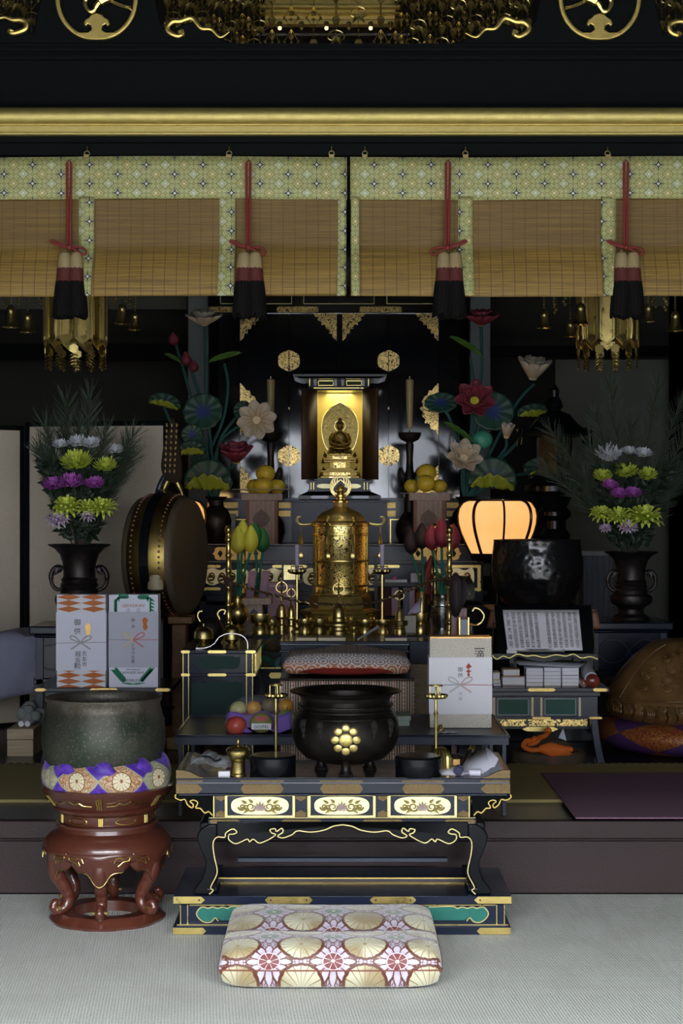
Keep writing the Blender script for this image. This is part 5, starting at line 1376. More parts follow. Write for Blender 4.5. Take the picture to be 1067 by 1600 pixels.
# --- gold reliquary pagoda
d = 8.95; px0 = 532; k = K(d); x0 = X(px0, d)
pg_ = thing('reliquary_tower', 'tall pierced gold cylindrical reliquary tower with flaming jewel finial on the altar platform', 'reliquary', (x0, d, zD))
S_ = lambda y: Z(y, d)
m = MB(); m.plathe(px0, d, [(0, 979), (62, 979), (62, 975), (60, 974), (60, 958), (63, 957), (63, 953), (50, 950), (49, 938), (47, 930), (45, 929), (45, 924), (0, 924)], 8); base = build('base', m, GOLD, pg_, bevel=.001)
for i in range(8):
    a = (i+.5)*PI/4; m = MB()
    m.tube([(x0+57*k*math.sin(a-.0), d-57*k*math.cos(a), S_(965))] + [(x0+60*k*math.sin(a), d-60*k*math.cos(a), S_(965))], 6*k, 12); build('boss', m, BRASS, base)
m = MB(); m.plathe(px0, d, [(42.5, 927), (43, 915), (41.5, 914), (41.5, 821)], 48, lobes=8, la=-.012); build('pierced_drum', m, OPENP, pg_, smooth=60)
m = MB()
for y_ in (926, 914, 875.5, 834.5, 821):
    m.tube([(x0+43.5*k*math.sin(2*PI*i/48), d-43.5*k*math.cos(2*PI*i/48), S_(y_)) for i in range(48)], 1.5*k, 6, closed=True)
build('hoop', m, GOLD, pg_)
for i in range(8):
    a = i*PI/4+.49; m = MB(); m.tube([(x0+43.5*k*math.sin(a), d-43.5*k*math.cos(a), z) for z in (S_(928), S_(820))], 1.5*k, 8); build('column', m, GOLD, pg_)
m = MB(); m.plathe(px0, d, [(43, 821), (46, 820), (45, 817), (38, 814), (36, 808), (28, 800), (18, 796), (11, 792), (9, 786), (9, 785)], 48, lobes=8, la=.015); rf = build('roof', m, mat('patterned gold roof', f_engr((.68, .50, .18), (.40, .28, .08), 40)), pg_)
m = MB(); m.plathe(px0, d, [(9, 786), (12, 785), (12, 783), (7, 780), (7, 778), (10, 776), (10, 774), (6, 772)], 24); m.plathe(px0, d, [(4, 773), (7.5, 769), (8, 765), (5, 760), (1, 757), (0, 756)], 20); build('jewel', m, GOLD, rf)
m = MB()
for s in (-1, 1):
    for j in range(9):
        a = .3+j*.29; r1 = 9.5+2.5*math.sin(a*.9); P = [W(px0+s*r1*math.sin(a), 765+r1*math.cos(a)*1.0, d), W(px0+s*(r1+4)*math.sin(a+.2), 763+(r1+5)*math.cos(a+.25), d), W(px0+s*(r1+4.5)*math.sin(a+.5), 761+(r1+7)*math.cos(a+.55), d)]
        m.tube(cr(P, 3), [1.5*k, 1.5*k, 1.3*k, 1.2*k, 1*k, .7*k, .3*k], 6)
    m.tube(cr([W(px0+s*2, 774, d), W(px0+s*9, 770, d), W(px0+s*12, 764, d), W(px0+s*8, 757, d), W(px0, 749, d)], 5), 1.1*k, 6)
build('flame', m, PALEG, rf)
for i in range(8):
    a = i*PI/4+PI/8 ; s_, c_ = math.sin(a), -math.cos(a)
    if abs(math.sin(a)) > .9: pass
for i in range(6):
    a = [PI/2, -PI/2, .42, -.42, PI-.42, PI+.42][i]; s_, c_ = math.sin(a), -math.cos(a); R0 = 42
    def r3(r, y): return Vector((x0+r*k*s_, d+r*k*c_, S_(y)))
    arm = 68 if i < 2 else 52
    m = MB(); m.tube(cr([r3(40, 817), r3(arm-14, 820), r3(arm-4, 819), r3(arm, 813), r3(arm-2, 808), r3(arm-6, 808)], 5), [2.4*k]*20+[1.6*k]*6, 8); ar = build('curled_arm', m, PALEG if i < 2 else GOLD, rf)
    ex = arm-6; top = 820
    m = MB(); m.tube([r3(ex, top), r3(ex, 836)], .5*k, 5); m.lathe((r3(ex, 848).x, r3(ex, 848).y, 0), [(r_*k, S_(y_)) for r_, y_ in [(0, 833), (2, 836), (3, 842), (4, 849), (3.5, 851), (0, 850)]], 8); m.tube([r3(ex, 850), r3(ex, 862)], .6*k, 5); build('hanging_bell', m, GOLD, ar)
    m = MB(); c = r3(ex, 868); m.ball(c, 5.2*k, 12, sc=(1, .25, 1.1)); build('pendant_disc', m, BRASS, ar)
m = MB()
for i in range(24):
    a = 2*PI*i/24; m.ball((x0+44.5*k*math.sin(a), d-44.5*k*math.cos(a), S_(818)), 2.0*k, 8)
tag(build('bead_row', m, BRASS, rf), kind='stuff')
# vajra bell on tray, in front
def lathe_thing(name, lab, cat, px_, py_, parts, grp=None, mt_=BRASS, n=32, zbase=None, pos=None, **kw):
    x, y = onp(px_, py_) if pos is None else pos; k = K(y); zb = zD if zbase is None else zbase
    th = thing(name, lab, cat, (x, y, zb), grp)
    for nm, prof, *r in parts:
        m = MB(); m.lathe((x, y, zb), [(r_*k, h_*k+(.0)) for r_, h_ in prof], n, **kw); build(nm, m, r[0] if r else mt_, th)
    return th, x, y, k
def vajra(th, x, y, k, z, s=1.0, mt_=BRASS, prongs=4):
    m = MB(); m.tube([(x, y, z), (x, y, z+26*k*s)], 1.8*k*s, 8)
    m.ball((x, y, z+7*k*s), 3*k*s, 10); m.ball((x, y, z+17*k*s), 2.6*k*s, 10); hd = build('handle', m, mt_, th)
    m = MB(); zt_ = z+20*k*s
    m.tube([(x, y, zt_), (x, y, zt_+20*k*s)], [1.4*k*s, .3*k*s], 6)
    for i in range(prongs):
        a = i*2*PI/prongs
        m.tube(cr([(x+q*k*s*math.cos(a), y+q*k*s*math.sin(a), zt_+h*k*s) for q, h in [(0, 0), (7, 3), (9, 9), (6, 15), (1.5, 18)]], 4), 1.3*k*s, 6)
    build('prongs', m, mt_, hd)
th, x, y, k_ = lathe_thing('altar_bell', 'domed brass vajra bell with pronged handle on a footed tray before the gold tower', 'bell', 529, 990, [('tray', [(0, 0), (18, 0), (18, 4), (15, 6), (15, 10), (22, 13), (22, 16), (20, 18), (12, 20), (0, 20)]), ('bell_body', [(13, 19), (13, 24), (11.5, 26), (11.5, 33), (9, 40), (4, 43), (0, 44)])])
vajra(th, x, y, k_, zD+43*k_, .95)
for px_, py_, lab, s_ in ((440, 985, 'brass vajra bell with large open prongs, left of the leaf shaped candle dish', 1.0), (455, 987, 'small brass vajra bell touching the stem of the left altar candlestick', .75)):
    th, x, y, k_ = lathe_thing('vajra_bell', lab, 'bell', px_, py_, [('stand', [(0, 0), (9, 0), (9, 8), (6, 10), (6, 18), (11, 21), (11, 23), (0, 23)]), ('bell_body', [(8*s_, 23), (7.5*s_, 32), (6*s_, 38), (2, 41), (0, 41)])], 'vajra bells on the altar platform')
    vajra(th, x, y, k_, zD+40*k_, s_*.95)
th, x, y, k_ = lathe_thing('vajra_bell', 'brass vajra bell on a footed bowl, between the right altar candlestick and the small box', 'bell', 624, 989, [('footed_bowl', [(0, 0), (10, 0), (10, 6), (7, 8), (7, 9), (13, 12), (14, 19), (12, 20), (11, 17), (0, 16)]), ('bell_body', [(8, 17), (8, 22), (6.5, 25), (6.5, 31), (4, 37), (0, 39)])], 'vajra bells on the altar platform')
vajra(th, x, y, k_, zD+36*k_, .8, BRASSD)
def cup(px_, py_, lab, r=14, h=20, mt_=BRASS):
    return lathe_thing('offering_cup', lab, 'cup', px_, py_, [('bowl', [(6, h*.45), (r*.9, h*.6), (r, h*.78), (r, h), (r-1.5, h), (r-2, h*.7), (0, h*.6)], mt_), ('foot', [(0, 0), (r*.72, 0), (r*.72, h*.12), (r*.6, h*.42), (r*.45, h*.5)], mt_)], 'brass offering cups along the altar front')
cup(570, 989, 'brass offering cup just right of the central altar bell')
cup(598, 989, 'brass offering cup at the foot of the right altar candlestick')
cup(406, 990, 'larger wide brass bowl left of the vajra bells', 18, 30)
cup(425, 989, 'brass offering cup next to the wide brass bowl', 12, 20, BRASSD)
cup(476, 989, 'brass offering cup right of the left altar candlestick', 13, 21)
cup(499, 989, 'brass offering cup just left of the central altar bell', 13, 21, BRASSD)
cup(553, 992, 'tiny gold cup standing in front of the central altar bell', 5, 12, GOLD)
cup(657, 988, 'tall brass pedestal bowl beside the patterned box on the altar', 14, 30)
th, x, y, k_ = lathe_thing('incense_cylinder', 'tall plain brass cylinder on a pedestal, left of the steel vase', 'cylinder', 659, 975, [('cylinder', [(0, 0), (9, 0), (9, 34), (8, 36), (7, 33), (0, 30)])])
for c in th.children:
    for v in c.data.vertices: v.co.z += 14*k_
x, y = onp(641, 989); m = MB(); m.box(x-.028, x+.028, y, y+.05, zD, zD+.085)
tag(build('patterned_box', m, mat('patterned grey brocade', f_engr((.35, .33, .25), (.10, .08, .05), 90, 0.)), loc=(x, y, zD), bevel=.002), 'small standing box in grey patterned paper between the vajra bell and pedestal bowl', 'box')
m = MB(); m.add([(x-.01, y+.05, zD+.087), (x+.05, y+.05, zD+.10), (x+.06, y+.1, zD+.17), (x+.02, y+.1, zD+.12)], [(0, 1, 2, 3)])
tag(build('cloth_scrap', m, LILAC, loc=(x, y, zD+.08), thick=.012), 'crumpled lilac cloth lying on top of the patterned box', 'cloth')
def altarstick(px_, ybase, lab, labc):
    x, y = onp(px_, ybase); y += .08; x = X(px_, y); k = K(y)
    th = thing('altar_candlestick', lab, 'candlestick', (x, y, zD), 'thin brass candlesticks on the altar platform')
    m = MB(); m.lathe((x, y, zD), [(0, 0), (.03, 0), (.028, .01), (.012, .02), (.006, .03)], 20); build('foot', m, BRASS, th)
    zt_ = Z(896, y); m = MB(); m.tube([(x, y, zD+.02), (x, y, zt_)], 2.6*k, 10); build('stem', m, BRASS, th)
    m = MB(); m.lathe((x, y, zt_), [(r_*k, h*k) for r_, h in [(2, -2), (11, 0), (14, 3), (14, 6), (12, 5), (0, 3)]], 32, lobes=16, la=.05); build('dish', m, BRASSD, th)
    m = MB(); P = [(x+9*k*math.sin(2*PI*i/16), y-9*k*math.cos(2*PI*i/16), zt_+11*k) for i in range(16)]; m.tube(P, .7*k, 5, closed=True)
    for i in range(4): m.tube([P[i*4], P[i*4]+Vector((0, 0, 0)) if 0 else (P[i*4][0], P[i*4][1], zt_+4*k)], .7*k, 5)
    build('cage', m, BRASSD, th)
    c = MB(); c.lathe((x, y, zt_+4*k), [(0, 0), (3.2*k, 0), (3.4*k, 40*k), (3*k, 41*k), (0, 41*k)], 14); cd = tag(build('candle', c, LILAC, loc=(x, y, zt_+4*k)), labc, 'candle')
altarstick(464, 990, 'thin brass candlestick on the altar platform, left of the gold tower', 'pale lilac candle on the thin candlestick left of the gold tower')
altarstick(597, 990, 'thin brass candlestick on the altar platform, right of the gold tower', 'pale lilac candle on the thin candlestick right of the gold tower')
# --- lotus bud sprays
def bud(m, c, up, L, Wd, n=6):
    up = Vector(up).normalized(); o = up.orthogonal().normalized(); q = up.cross(o)
    for j in range(n):
        a = 2*PI*j/n; side = o*math.cos(a)+q*math.sin(a)
        def fn(u, v, side=side, a=a):
            t = (2*u-1); w = Wd*.5*math.sin(PI*min(.98, max(.0, v))**.78)**.75
            tg = up.cross(side)
            ang = t*.62
            return Vector(c) + up*L*v + (side*math.cos(ang)+tg*math.sin(ang))*(w*1.0+.0015)
        m.grid(fn, 4, 8)
def budspray(px_, py_, buds, lab, vmat, vprof, dd=None):
    x, y = onp(px_, py_) if dd is None else (X(px_, dd), dd); k = K(y)
    vz = thing('bud_vase', 'x', 'vase', (x, y, zD), 'vases of carved lotus buds on the altar platform'); vz['label'] = lab
    m = MB(); m.lathe((x, y, zD), [(r_*k, h*k) for r_, h in vprof], 32); build('vase_body', m, vmat, vz)
    for bx_, by_, mt_, lab2, dy, sz in buds:
        c = W(bx_, by_, y+dy); th = thing('carved_lotus_bud', lab2, 'lotus bud', c, 'carved lotus buds standing in the altar vases')
        m = MB(); bud(m, c+Vector((0, 0, -20*k*sz)), (bx_*0+ (bx_-px_)*.0015, 0, 1), 44*k*sz, 24*k*sz); build('petals', m, mt_, th)
        m = MB(); h0 = zD+vprof[-1][1]*k-.03; m.tube(cr([(x+(bx_-px_)*.08*k, y, h0), (x+(bx_-px_)*.45*k, y+dy*.4, (h0+c.z)/2-.02), (c.x, c.y, c.z-18*k*sz)], 6), 2.0*k, 8); build('stem', m, STEMG, th)
budspray(371, 985, [(372, 846, PBUDY, 'leftmost yellow carved lotus bud in the left altar vase', .0, 1.0), (379, 836, PBUDY, 'tallest yellow carved lotus bud in the left altar vase', .03, 1.0), (391, 845, PBUDY, 'yellow carved lotus bud beside the green ones in the left altar vase', -.01, 1.0)], 'round bellied brass vase holding the yellow lotus buds by the left front post', BRASS, [(0, 0), (12, 0), (12, 4), (8, 8), (16, 20), (17, 30), (14, 38), (8, 43), (8, 50), (12, 54), (10, 54), (7, 48)])
budspray(403, 968, [(399, 838, PBUDG, 'taller green carved lotus bud behind the yellow ones', .0, .9), (410, 846, PBUDG, 'shorter green carved lotus bud, nearest the wooden fruit stand', .02, .9)], 'brass vase at the back left holding the two green lotus buds', BRASSD, [(0, 0), (10, 0), (8, 6), (12, 18), (11, 26), (6, 32), (9, 38), (7, 36)], dd=9.45)
budspray(691, 982, [(675, 842, PBUDR, 'leftmost red carved lotus bud in the steel vase', .0, .95), (690, 836, PBUDR, 'tallest red carved lotus bud in the steel vase', -.02, 1.05), (707, 841, PBUDR, 'rightmost red carved lotus bud, partly behind the right front post', .03, .95)], 'steel vase holding the red lotus buds by the right front post', STEEL, [(0, 0), (12, 0), (12, 2), (15, 10), (16, 34), (13, 36), (12, 46), (9, 50), (14, 54), (12, 54), (8, 50)])
budspray(662, 966, [(659, 840, PBUDK, 'dark faded lotus bud beside the red ones', .0, .95), (643, 848, PBUDK, 'lowest dark faded lotus bud, leftmost of the right sprays', .02, .95)], 'dark brass vase at the back right holding the faded lotus buds', BRASSD, [(0, 0), (10, 0), (8, 6), (12, 18), (11, 26), (6, 32), (9, 38), (7, 36)], dd=9.45)
# --- vessels on the left side stand, ceremonial items
zL = Z(1016, 7.28)+.001
for px_, dd, lab, r, h in ((318, 7.42, 'brass water vessel with glass like lobes at the left end of the side stand', 15, 26), (362, 7.38, 'brass footed water vessel on the right of the side stand', 13, 30)):
    th, x, y, k_ = lathe_thing('water_vessel', lab, 'vessel', 0, 0, [('body', [(0, 0), (r*.8, 0), (r*.7, 4), (r*.4, 8), (r, 14), (r, h-4), (r*.9, h), (r*.7, h), (r*.7, 16), (0, 15)]), ('lid', [(r*.95, h), (r*.6, h+4), (2, h+7), (2, h+11), (0, h+12)])], 'brass water vessels on the left side stand', BRASSD, 24, zL, (X(px_, dd), dd))
m = MB(); k_ = K(7.35); m.tube(cr([W(x_, y_, 7.33) for x_, y_ in [(306, 1013), (322, 1012), (334, 1006), (342, 996), (352, 991), (364, 990), (378, 993), (386, 1002), (387, 1014)]], 6), 1.1*k_, 6)
tag(build('wire_hoop', m, STEEL, loc=(X(350, 7.33), 7.33, zL)), 'thin steel wire hoop arching over the left side stand', 'hoop')
m = MB(); k_ = K(7.7)
m.tube(cr([W(x_, y_, 7.7) for x_, y_ in [(316, 955), (311, 956), (309, 963), (314, 972), (324, 977), (336, 975), (343, 968), (340, 959), (345, 953), (352, 954), (350, 960)]], 6), 1.4*k_, 6)
hb = thing('bail_kettle', 'dark kettle with a curled gilt bail handle on the left side stand', 'kettle', (X(329, 7.7), 7.7, zL)); build('handle', m, BRASS, hb)
m = MB(); m.lathe((X(329, 7.7), 7.7, zL), [(r_*k_, h*k_) for r_, h in [(0, 0), (16, 0), (22, 12), (22, 24), (14, 36), (10, 40), (0, 41)]], 24); build('kettle_body', m, BRONZE, hb)
m = MB(); m.tube(cr([W(x_, y_, 8.0) for x_, y_ in [(742, 978), (752, 972), (756, 962), (750, 953), (742, 950), (738, 955)]], 6), 1.6*K(8), 6); m.lathe((X(735, 8.0), 8.0, Z(1010, 8.0)), [(0, 0), (.03, 0), (.045, .06), (.04, .1), (0, .11)], 20, mi=1); m.box(X(715, 8.0), X(752, 8.0), 7.9, 8.1, FL, Z(1010, 8.0), 1)
tag(build('brass_ladle_stand', m, [BRASS, LAC], loc=(X(740, 8.0), 8.0, FL)), 'black stand with a curled brass hook between the post and the book rest', 'stand')
d = 7.95
gs = thing('small_gong', 'small round metal gong on a dark frame behind the white gift box', 'gong', (X(722, d), d, FL))
m = MB(); m.tube([W(716, 925, d), W(728, 925, d+.02)], 26*K(d), 28); 
for i in range(len(m.v)): v = m.v[i]; m.v[i] = Vector((X(722, d)+(v.x-X(722, d))*1.0, d+(v.y-d)*.9, v.z))
build('gong_disc', m, STEEL, gs)
m = MB(); m.ball(W(712, 930, d), 16*K(d), 14, sc=(.7, 1, 2.2)); build('cloth_cover', m, PBUDK, gs)
m = MB(); m.box(X(706, d), X(730, d), d+.03, d+.08, FL, Z(945, d)); build('frame', m, REDW, gs)
m = MB(); m.pbox(719, 731, 968, 1000, d-.04, d-.03); m.pbox(717, 719, 965, 1000, d-.05, d-.03, 1); m.pbox(731, 733, 965, 1000, d-.05, d-.03, 1); build('plaque', m, [GREYP, GOLD], gs)
# small sanbo with amulet strips on the altar left
d = 9.3; k = K(d)
st = thing('offering_stand', 'small cypress offering stand behind the left altar vessels', 'offering stand', (X(404, d), d, zD))
m = MB(); m.pbox(378, 424, 935, 945, d, d+.16); build('tray', m, CEDAR, st, bevel=.002)
m = MB(); m.box(X(383, d), X(410, d), d+.01, d+.15, zD, Z(945, d)); build('pedestal', m, CEDAR, st)
m = MB(); m.prism([(391, 961), (391, 956), (396, 951), (402, 956), (402, 961)], d+.006, d+.011); build('cutout', m, LACR, st)
for i, (xa, ya, xb, yb, lab) in enumerate(((390, 934, 395, 892, 'left mauve prayer slat on the small offering stand'), (410, 934, 416, 892, 'right mauve prayer slat on the small offering stand'))):
    m = MB(); w = .022; a = W(xa, ya, d+.03); b_ = W(xb, yb, d+.06)
    m.add([a+Vector((-w, 0, 0)), a+Vector((w, 0, 0)), b_+Vector((w, 0, 0)), b_+Vector((-w, 0, 0))], [(0, 1, 2, 3)])
    tag(build('prayer_slat', m, VIOL, loc=a, thick=.012), lab, 'slat', 'mauve prayer slats')
d = 9.55
sh = thing('violet_rack', 'violet and black rack of tablets and boxes right of the gold tower', 'rack', (X(630, d), d, zD))
m = MB(); m.pbox(583, 672, 910, 916, d, d+.12); m.pbox(585, 590, 870, 960, d+.01, d+.1); m.pbox(660, 666, 870, 960, d+.01, d+.1); build('frame', m, LAC, sh)
m = MB(); m.pbox(612, 622, 918, 962, d+.02, d+.04); m.pbox(640, 648, 918, 962, d+.02, d+.04); build('violet_post', m, VIOL, sh)
m = MB(); m.pbox(630, 640, 918, 962, d+.02, d+.04); build('blue_post', m, BLUEG, sh)
REDPN = flat('dark red panel', (.07, .008, .01))
for xa, xb in ((590, 612), (648, 660)):
    m = MB(); m.pbox(xa, xb, 918, 962, d+.06, d+.07); build('red_panel', m, REDPN, sh)
m = MB(); m.pbox(642, 668, 896, 910, d+.01, d+.1); m.pbox(650, 664, 898, 908, d+.008, d+.012, 1)
tag(build('card_box', m, [GREYP, HINOKI], loc=(X(655, d), d, Z(910, d)), bevel=.001), 'small grey framed cork box on top of the violet rack', 'box')
m = MB(); m.pbox(602, 636, 906, 910, d+.01, d+.1); m.ball(W(616, 904, d+.03), .012, 10, mi=1)
tag(build('white_packet', m, [GREYP, flat('magenta', (.5, .06, .35))], loc=(X(618, d), d, Z(910, d))), 'flat grey packet with magenta knot on top of the violet rack', 'packet')
m = MB(); q = 9.5; m.tube([W(661, 942, q), W(664, 905, q), W(674, 868, q)], [.045, .035, .006], 14)
tag(build('folded_umbrella', m, flat('dark crimson cloth', (.12, .012, .012), .6), loc=W(661, 960, q)), 'slim dark crimson cloth cone standing behind the brass cylinder', 'cloth cone')
m = MB(); q = 9.4; m.pbox(440, 470, 890, 893, q, q+.02, 1); m.pbox(440, 443, 864+18, 910, q, q+.02); m.pbox(438, 472, 906, 912, q-.02, q+.06); m.pbox(443, 468, 884, 906, q+.01, q+.015, 2)
tag(build('framed_tablet', m, [LAC, GOLD, PALEG], loc=W(455, 912, q), bevel=.001), 'small black framed tablet behind the left altar candle', 'tablet')
m = MB(); m.pbox(418, 462, 910, 964, 9.62, 9.7); m.pbox(422, 458, 914, 918, 9.61, 9.62, 1)
tag(build('violet_box', m, [VIOL, LILAC], loc=(X(440, 9.62), 9.62, zD), bevel=.003), 'violet box behind the left vajra bells on the altar platform', 'box')
# ---------------------------------------------------------------- back altar table with gilt cloud panels
d = 10.2; k = K(d); zA = Z(850, d)
at = thing('back_altar', 'long black altar table with gilt cloud panels behind the ritual platform', 'altar', (X(538, d), d, FL))
m = MB(); m.pbox(314, 762, 850, 853, d-.01, d+.62); m.pbox(316, 760, 853, 877, d+.002, d+.6); m.pbox(317, 759, 877, 882, d-.004, d+.6); m.pbox(322, 755, 882, 940, d+.012, d+.58); m.pbox(314, 762, 924, 930, d-.004, d+.6); m.box(X(320, d), X(757, d), d+.0, d+.58, FL, Z(945, d)); build('body', m, LACB, at, bevel=.002)
m = MB(); m.pbox(314, 762, 850, 851, d-.013, d-.009); m.pbox(316, 760, 877, 878, d-.008, d-.003); build('edge_line', m, GREYP, at)
for x0, x1 in ((332, 412), (641, 721)):
    m = MB(); m.prism([(x0+4, 857), (x0+8, 855), (x1-8, 855), (x1-4, 857), (x1-3, 862), (x1, 865), (x1-3, 868), (x1-4, 873), (x1-8, 875), (x0+8, 875), (x0+4, 873), (x0+3, 868), (x0, 865), (x0+3, 862)], d-.006, d+.001); f_ = build('gilt_fitting', m, ENGR, at)
    for hx in (x0+12, x1-12):
        m = MB(); m.prism([(hx, 859), (hx+4, 865), (hx, 871), (hx-4, 865)], d-.008, d-.005); build('heart_hole', m, INK, f_)
for x0, x1, y_ in ((316, 345, 885), (425, 480, 885), (574, 625, 885), (703, 752, 885), (315, 345, 920), (425, 450, 921), (574, 592, 921), (722, 752, 921)):
    m = MB(); plate(m, x0, x1, y_-2.2, y_+2.2, d+.010, notch=2); build('gilt_bar', m, GOLD, at)
m = MB(); m.pbox(746, 751, 883, 924, d+.006, d+.012); build('gilt_bar', m, GOLD, at)
def cloud(x0, x1, par):
    m = MB(); pts = []
    n = max(2, round((x1-x0)/11))
    up = [(x0+(x1-x0)*i/n, 891-3.5*(i % 2)) for i in range(n+1)]; dn = [(x0+(x1-x0)*i/n, 911+3.5*(i % 2)) for i in range(n, -1, -1)]
    m.prism([(p.x, p.y) for p in cr([Vector((a, b_, 0)) for a, b_ in [(x0-3, 902)]+up+[(x1+3, 902)]+dn], 4, closed=True)], d+.004, d+.012); c = build('cloud_panel', m, CREAMG, par)
    m = MB(); nn = max(2, int((x1-x0)/16))
    for i in range(nn):
        cx_ = x0+(x1-x0)*(i+.5)/nn
        for s in (-1, 1):
            P = [W(cx_+s*(2+5*(1-j/14))*math.cos(j/14*PI*2.4+1)*.9, 902+s*2+(1+7*(1-j/14))*math.sin(j/14*PI*2.4+1), d+.002) for j in range(15)]
            m.tube(P, 1.5*k, 5)
    build('scrollwork', m, bpy.data.materials['olive gilt'], c)
for x0, x1 in ((322, 386), (392, 450), (476, 520), (540, 566), (568, 588), (664, 690), (702, 738)): cloud(x0, x1, at)
for s in (-1, 1):
    for dd in (0, .5):
        m = MB(); f = X(538+s*221, d); m.box(f-.02, f+.02, d-.002+dd, d+.04+dd, FL, Z(940, d)); build('leg', m, LACB, at)
# tiered altar behind
d = 11.0
sa = thing('stepped_altar', 'black stepped altar with gilt scroll plates carrying the shrine, behind the offering stands', 'altar', (X(535, d), d, FL))
m = MB(); m.pbox(350, 722, 782, 860, d, d+.4); m.box(X(350, d), X(722, d), d, d+.4, FL, Z(850, d)); m.pbox(346, 726, 778, 783, d-.01, d+.4); build('body', m, LACB, sa, bevel=.002)
m = MB(); m.pbox(456, 605, 784, 853, d-.15, d); m.pbox(452, 609, 781, 785, d-.16, d); build('centre_block', m, BLUEG, sa, bevel=.002)
for x0, x1 in ((324, 372), (430, 454), (598, 618), (698, 722)):
    for y_ in (788, 801):
        m = MB(); m.pbox(x0, x1, y_-3, y_+6, d-.16 if 0 else d-.006, d+.0); build('scroll_plate', m, ENGR, sa)
m = MB(); m.pbox(609, 611, 812, 850, d-.004, d); m.pbox(609, 700, 811, 812.5, d-.004, d); m.pbox(340, 400, 811, 812.5, d-.004, d); build('gilt_line', m, GOLD, sa)
# items low left by the drum: stacked pale box pillar, white paper
m = MB(); q = 10.7; m.pbox(354, 368, 803, 850, q, q+.06); m.pbox(340, 368, 836, 850, q+.0, q+.10)
tag(build('brocade_stand', m, mat('cream patterned brocade', f_engr((.40, .36, .28), (.20, .17, .12), 60, 0.)), loc=(X(358, q), q, zA), bevel=.002), 'stepped cream brocade covered block on the back altar by the drum', 'block')
m = MB(); q = 10.5; m.prism([(322, 850), (335, 850), (333, 828), (329, 826)], q, q+.04)
tag(build('paper_packet', m, GREYP, loc=(X(328, q), q, zA)), 'small grey folded paper packet on the back altar beside the drum', 'packet')
# offering stands with citrus
def sanbo(cx_, dd, lab, fruitpos, lr):
    k = K(dd); z0 = Z(850, 10.2)
    th = thing('wooden_offering_stand', lab, 'offering stand', (X(cx_, dd), dd, z0), 'tall wooden offering stands of citrus')
    y1 = CY+(H-z0)/k
    m = MB(); m.pbox(cx_-20, cx_+20, 782, y1, dd+.02, dd+.16); m.v = m.v; bd_ = build('pedestal', m, CEDAR, th, bevel=.002)
    for s in (-1, 1):
        m = MB(); m.pbox(cx_+(20 if s > 0 else -25), cx_+(25 if s > 0 else -20), 782, y1, dd+.025, dd+.17); build('side_board', m, CEDARD, bd_)
    m = MB(); P = []
    for i in range(40):
        a = 2*PI*i/40; r_ = 13.5*(1-.10*abs(math.sin(2*a))); P.append((cx_-1+r_*math.sin(a), 811-r_*math.cos(a)-(2.5*math.exp(-((a if a < PI else a-2*PI)/.18)**2))))
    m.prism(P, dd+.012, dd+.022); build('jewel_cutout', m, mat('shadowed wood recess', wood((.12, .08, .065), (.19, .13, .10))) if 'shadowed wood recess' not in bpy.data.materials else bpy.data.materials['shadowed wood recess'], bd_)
    m = MB(); m.pbox(cx_-32, cx_+32, 771, 782, dd, dd+.21); tr_ = build('tray', m, CEDAR, th, bevel=.002)
    m = MB(); m.box(X(cx_-46, dd), X(cx_+46, dd), dd-.03, dd+.24, Z(771, dd), Z(770, dd))
    for v in range(len(m.v)): m.v[v].z += .02*abs((m.v[v].x-X(cx_, dd))/.17)**3 if lr < 0 else 0
    m.add([W(cx_-2, 771, dd-.032), W(cx_+12, 771, dd-.032), W(cx_+4, 777, dd-.034)], [(0, 1, 2)])
    build('paper_mat', m, flat('grey white mat paper', (.35, .33, .32)), tr_)
    for i, (fx, fy, r_, dy, lab2) in enumerate(fruitpos):
        c = Vector((X(fx, dd), dd+.10+dy, Z(fy, dd))); m = MB(); m.ball(c, r_*k, 24, sc=(1, 1, .9))
        o = tag(build('citrus', m, CIT, loc=c), lab2, 'citrus', 'yellow citrus piled on the offering stands')
        m = MB(); m.ball(c+Vector((0, -r_*k*.5, r_*k*.76)), .005, 6); build('stem_scar', m, FOL, o)
sanbo(409, 10.3, 'wooden offering stand of citrus left of the shrine', [(413, 739, 15.5, .04, 'top citrus of the pile left of the shrine'), (397, 760, 14, .06, 'left citrus of the bottom row left of the shrine'), (410, 759, 15.5, -.035, 'front middle citrus of the bottom row left of the shrine'), (431, 760, 13.5, .05, 'right citrus of the bottom row left of the shrine')], -1)
sanbo(671, 10.3, 'wooden offering stand of citrus right of the shrine', [(668, 738, 16, .05, 'top citrus of the pile right of the shrine'), (645, 759, 12.5, .06, 'left citrus of the bottom row right of the shrine'), (666, 755, 15, -.04, 'front middle citrus of the bottom row right of the shrine'), (689, 759, 12, .05, 'right citrus of the bottom row right of the shrine')], 1)
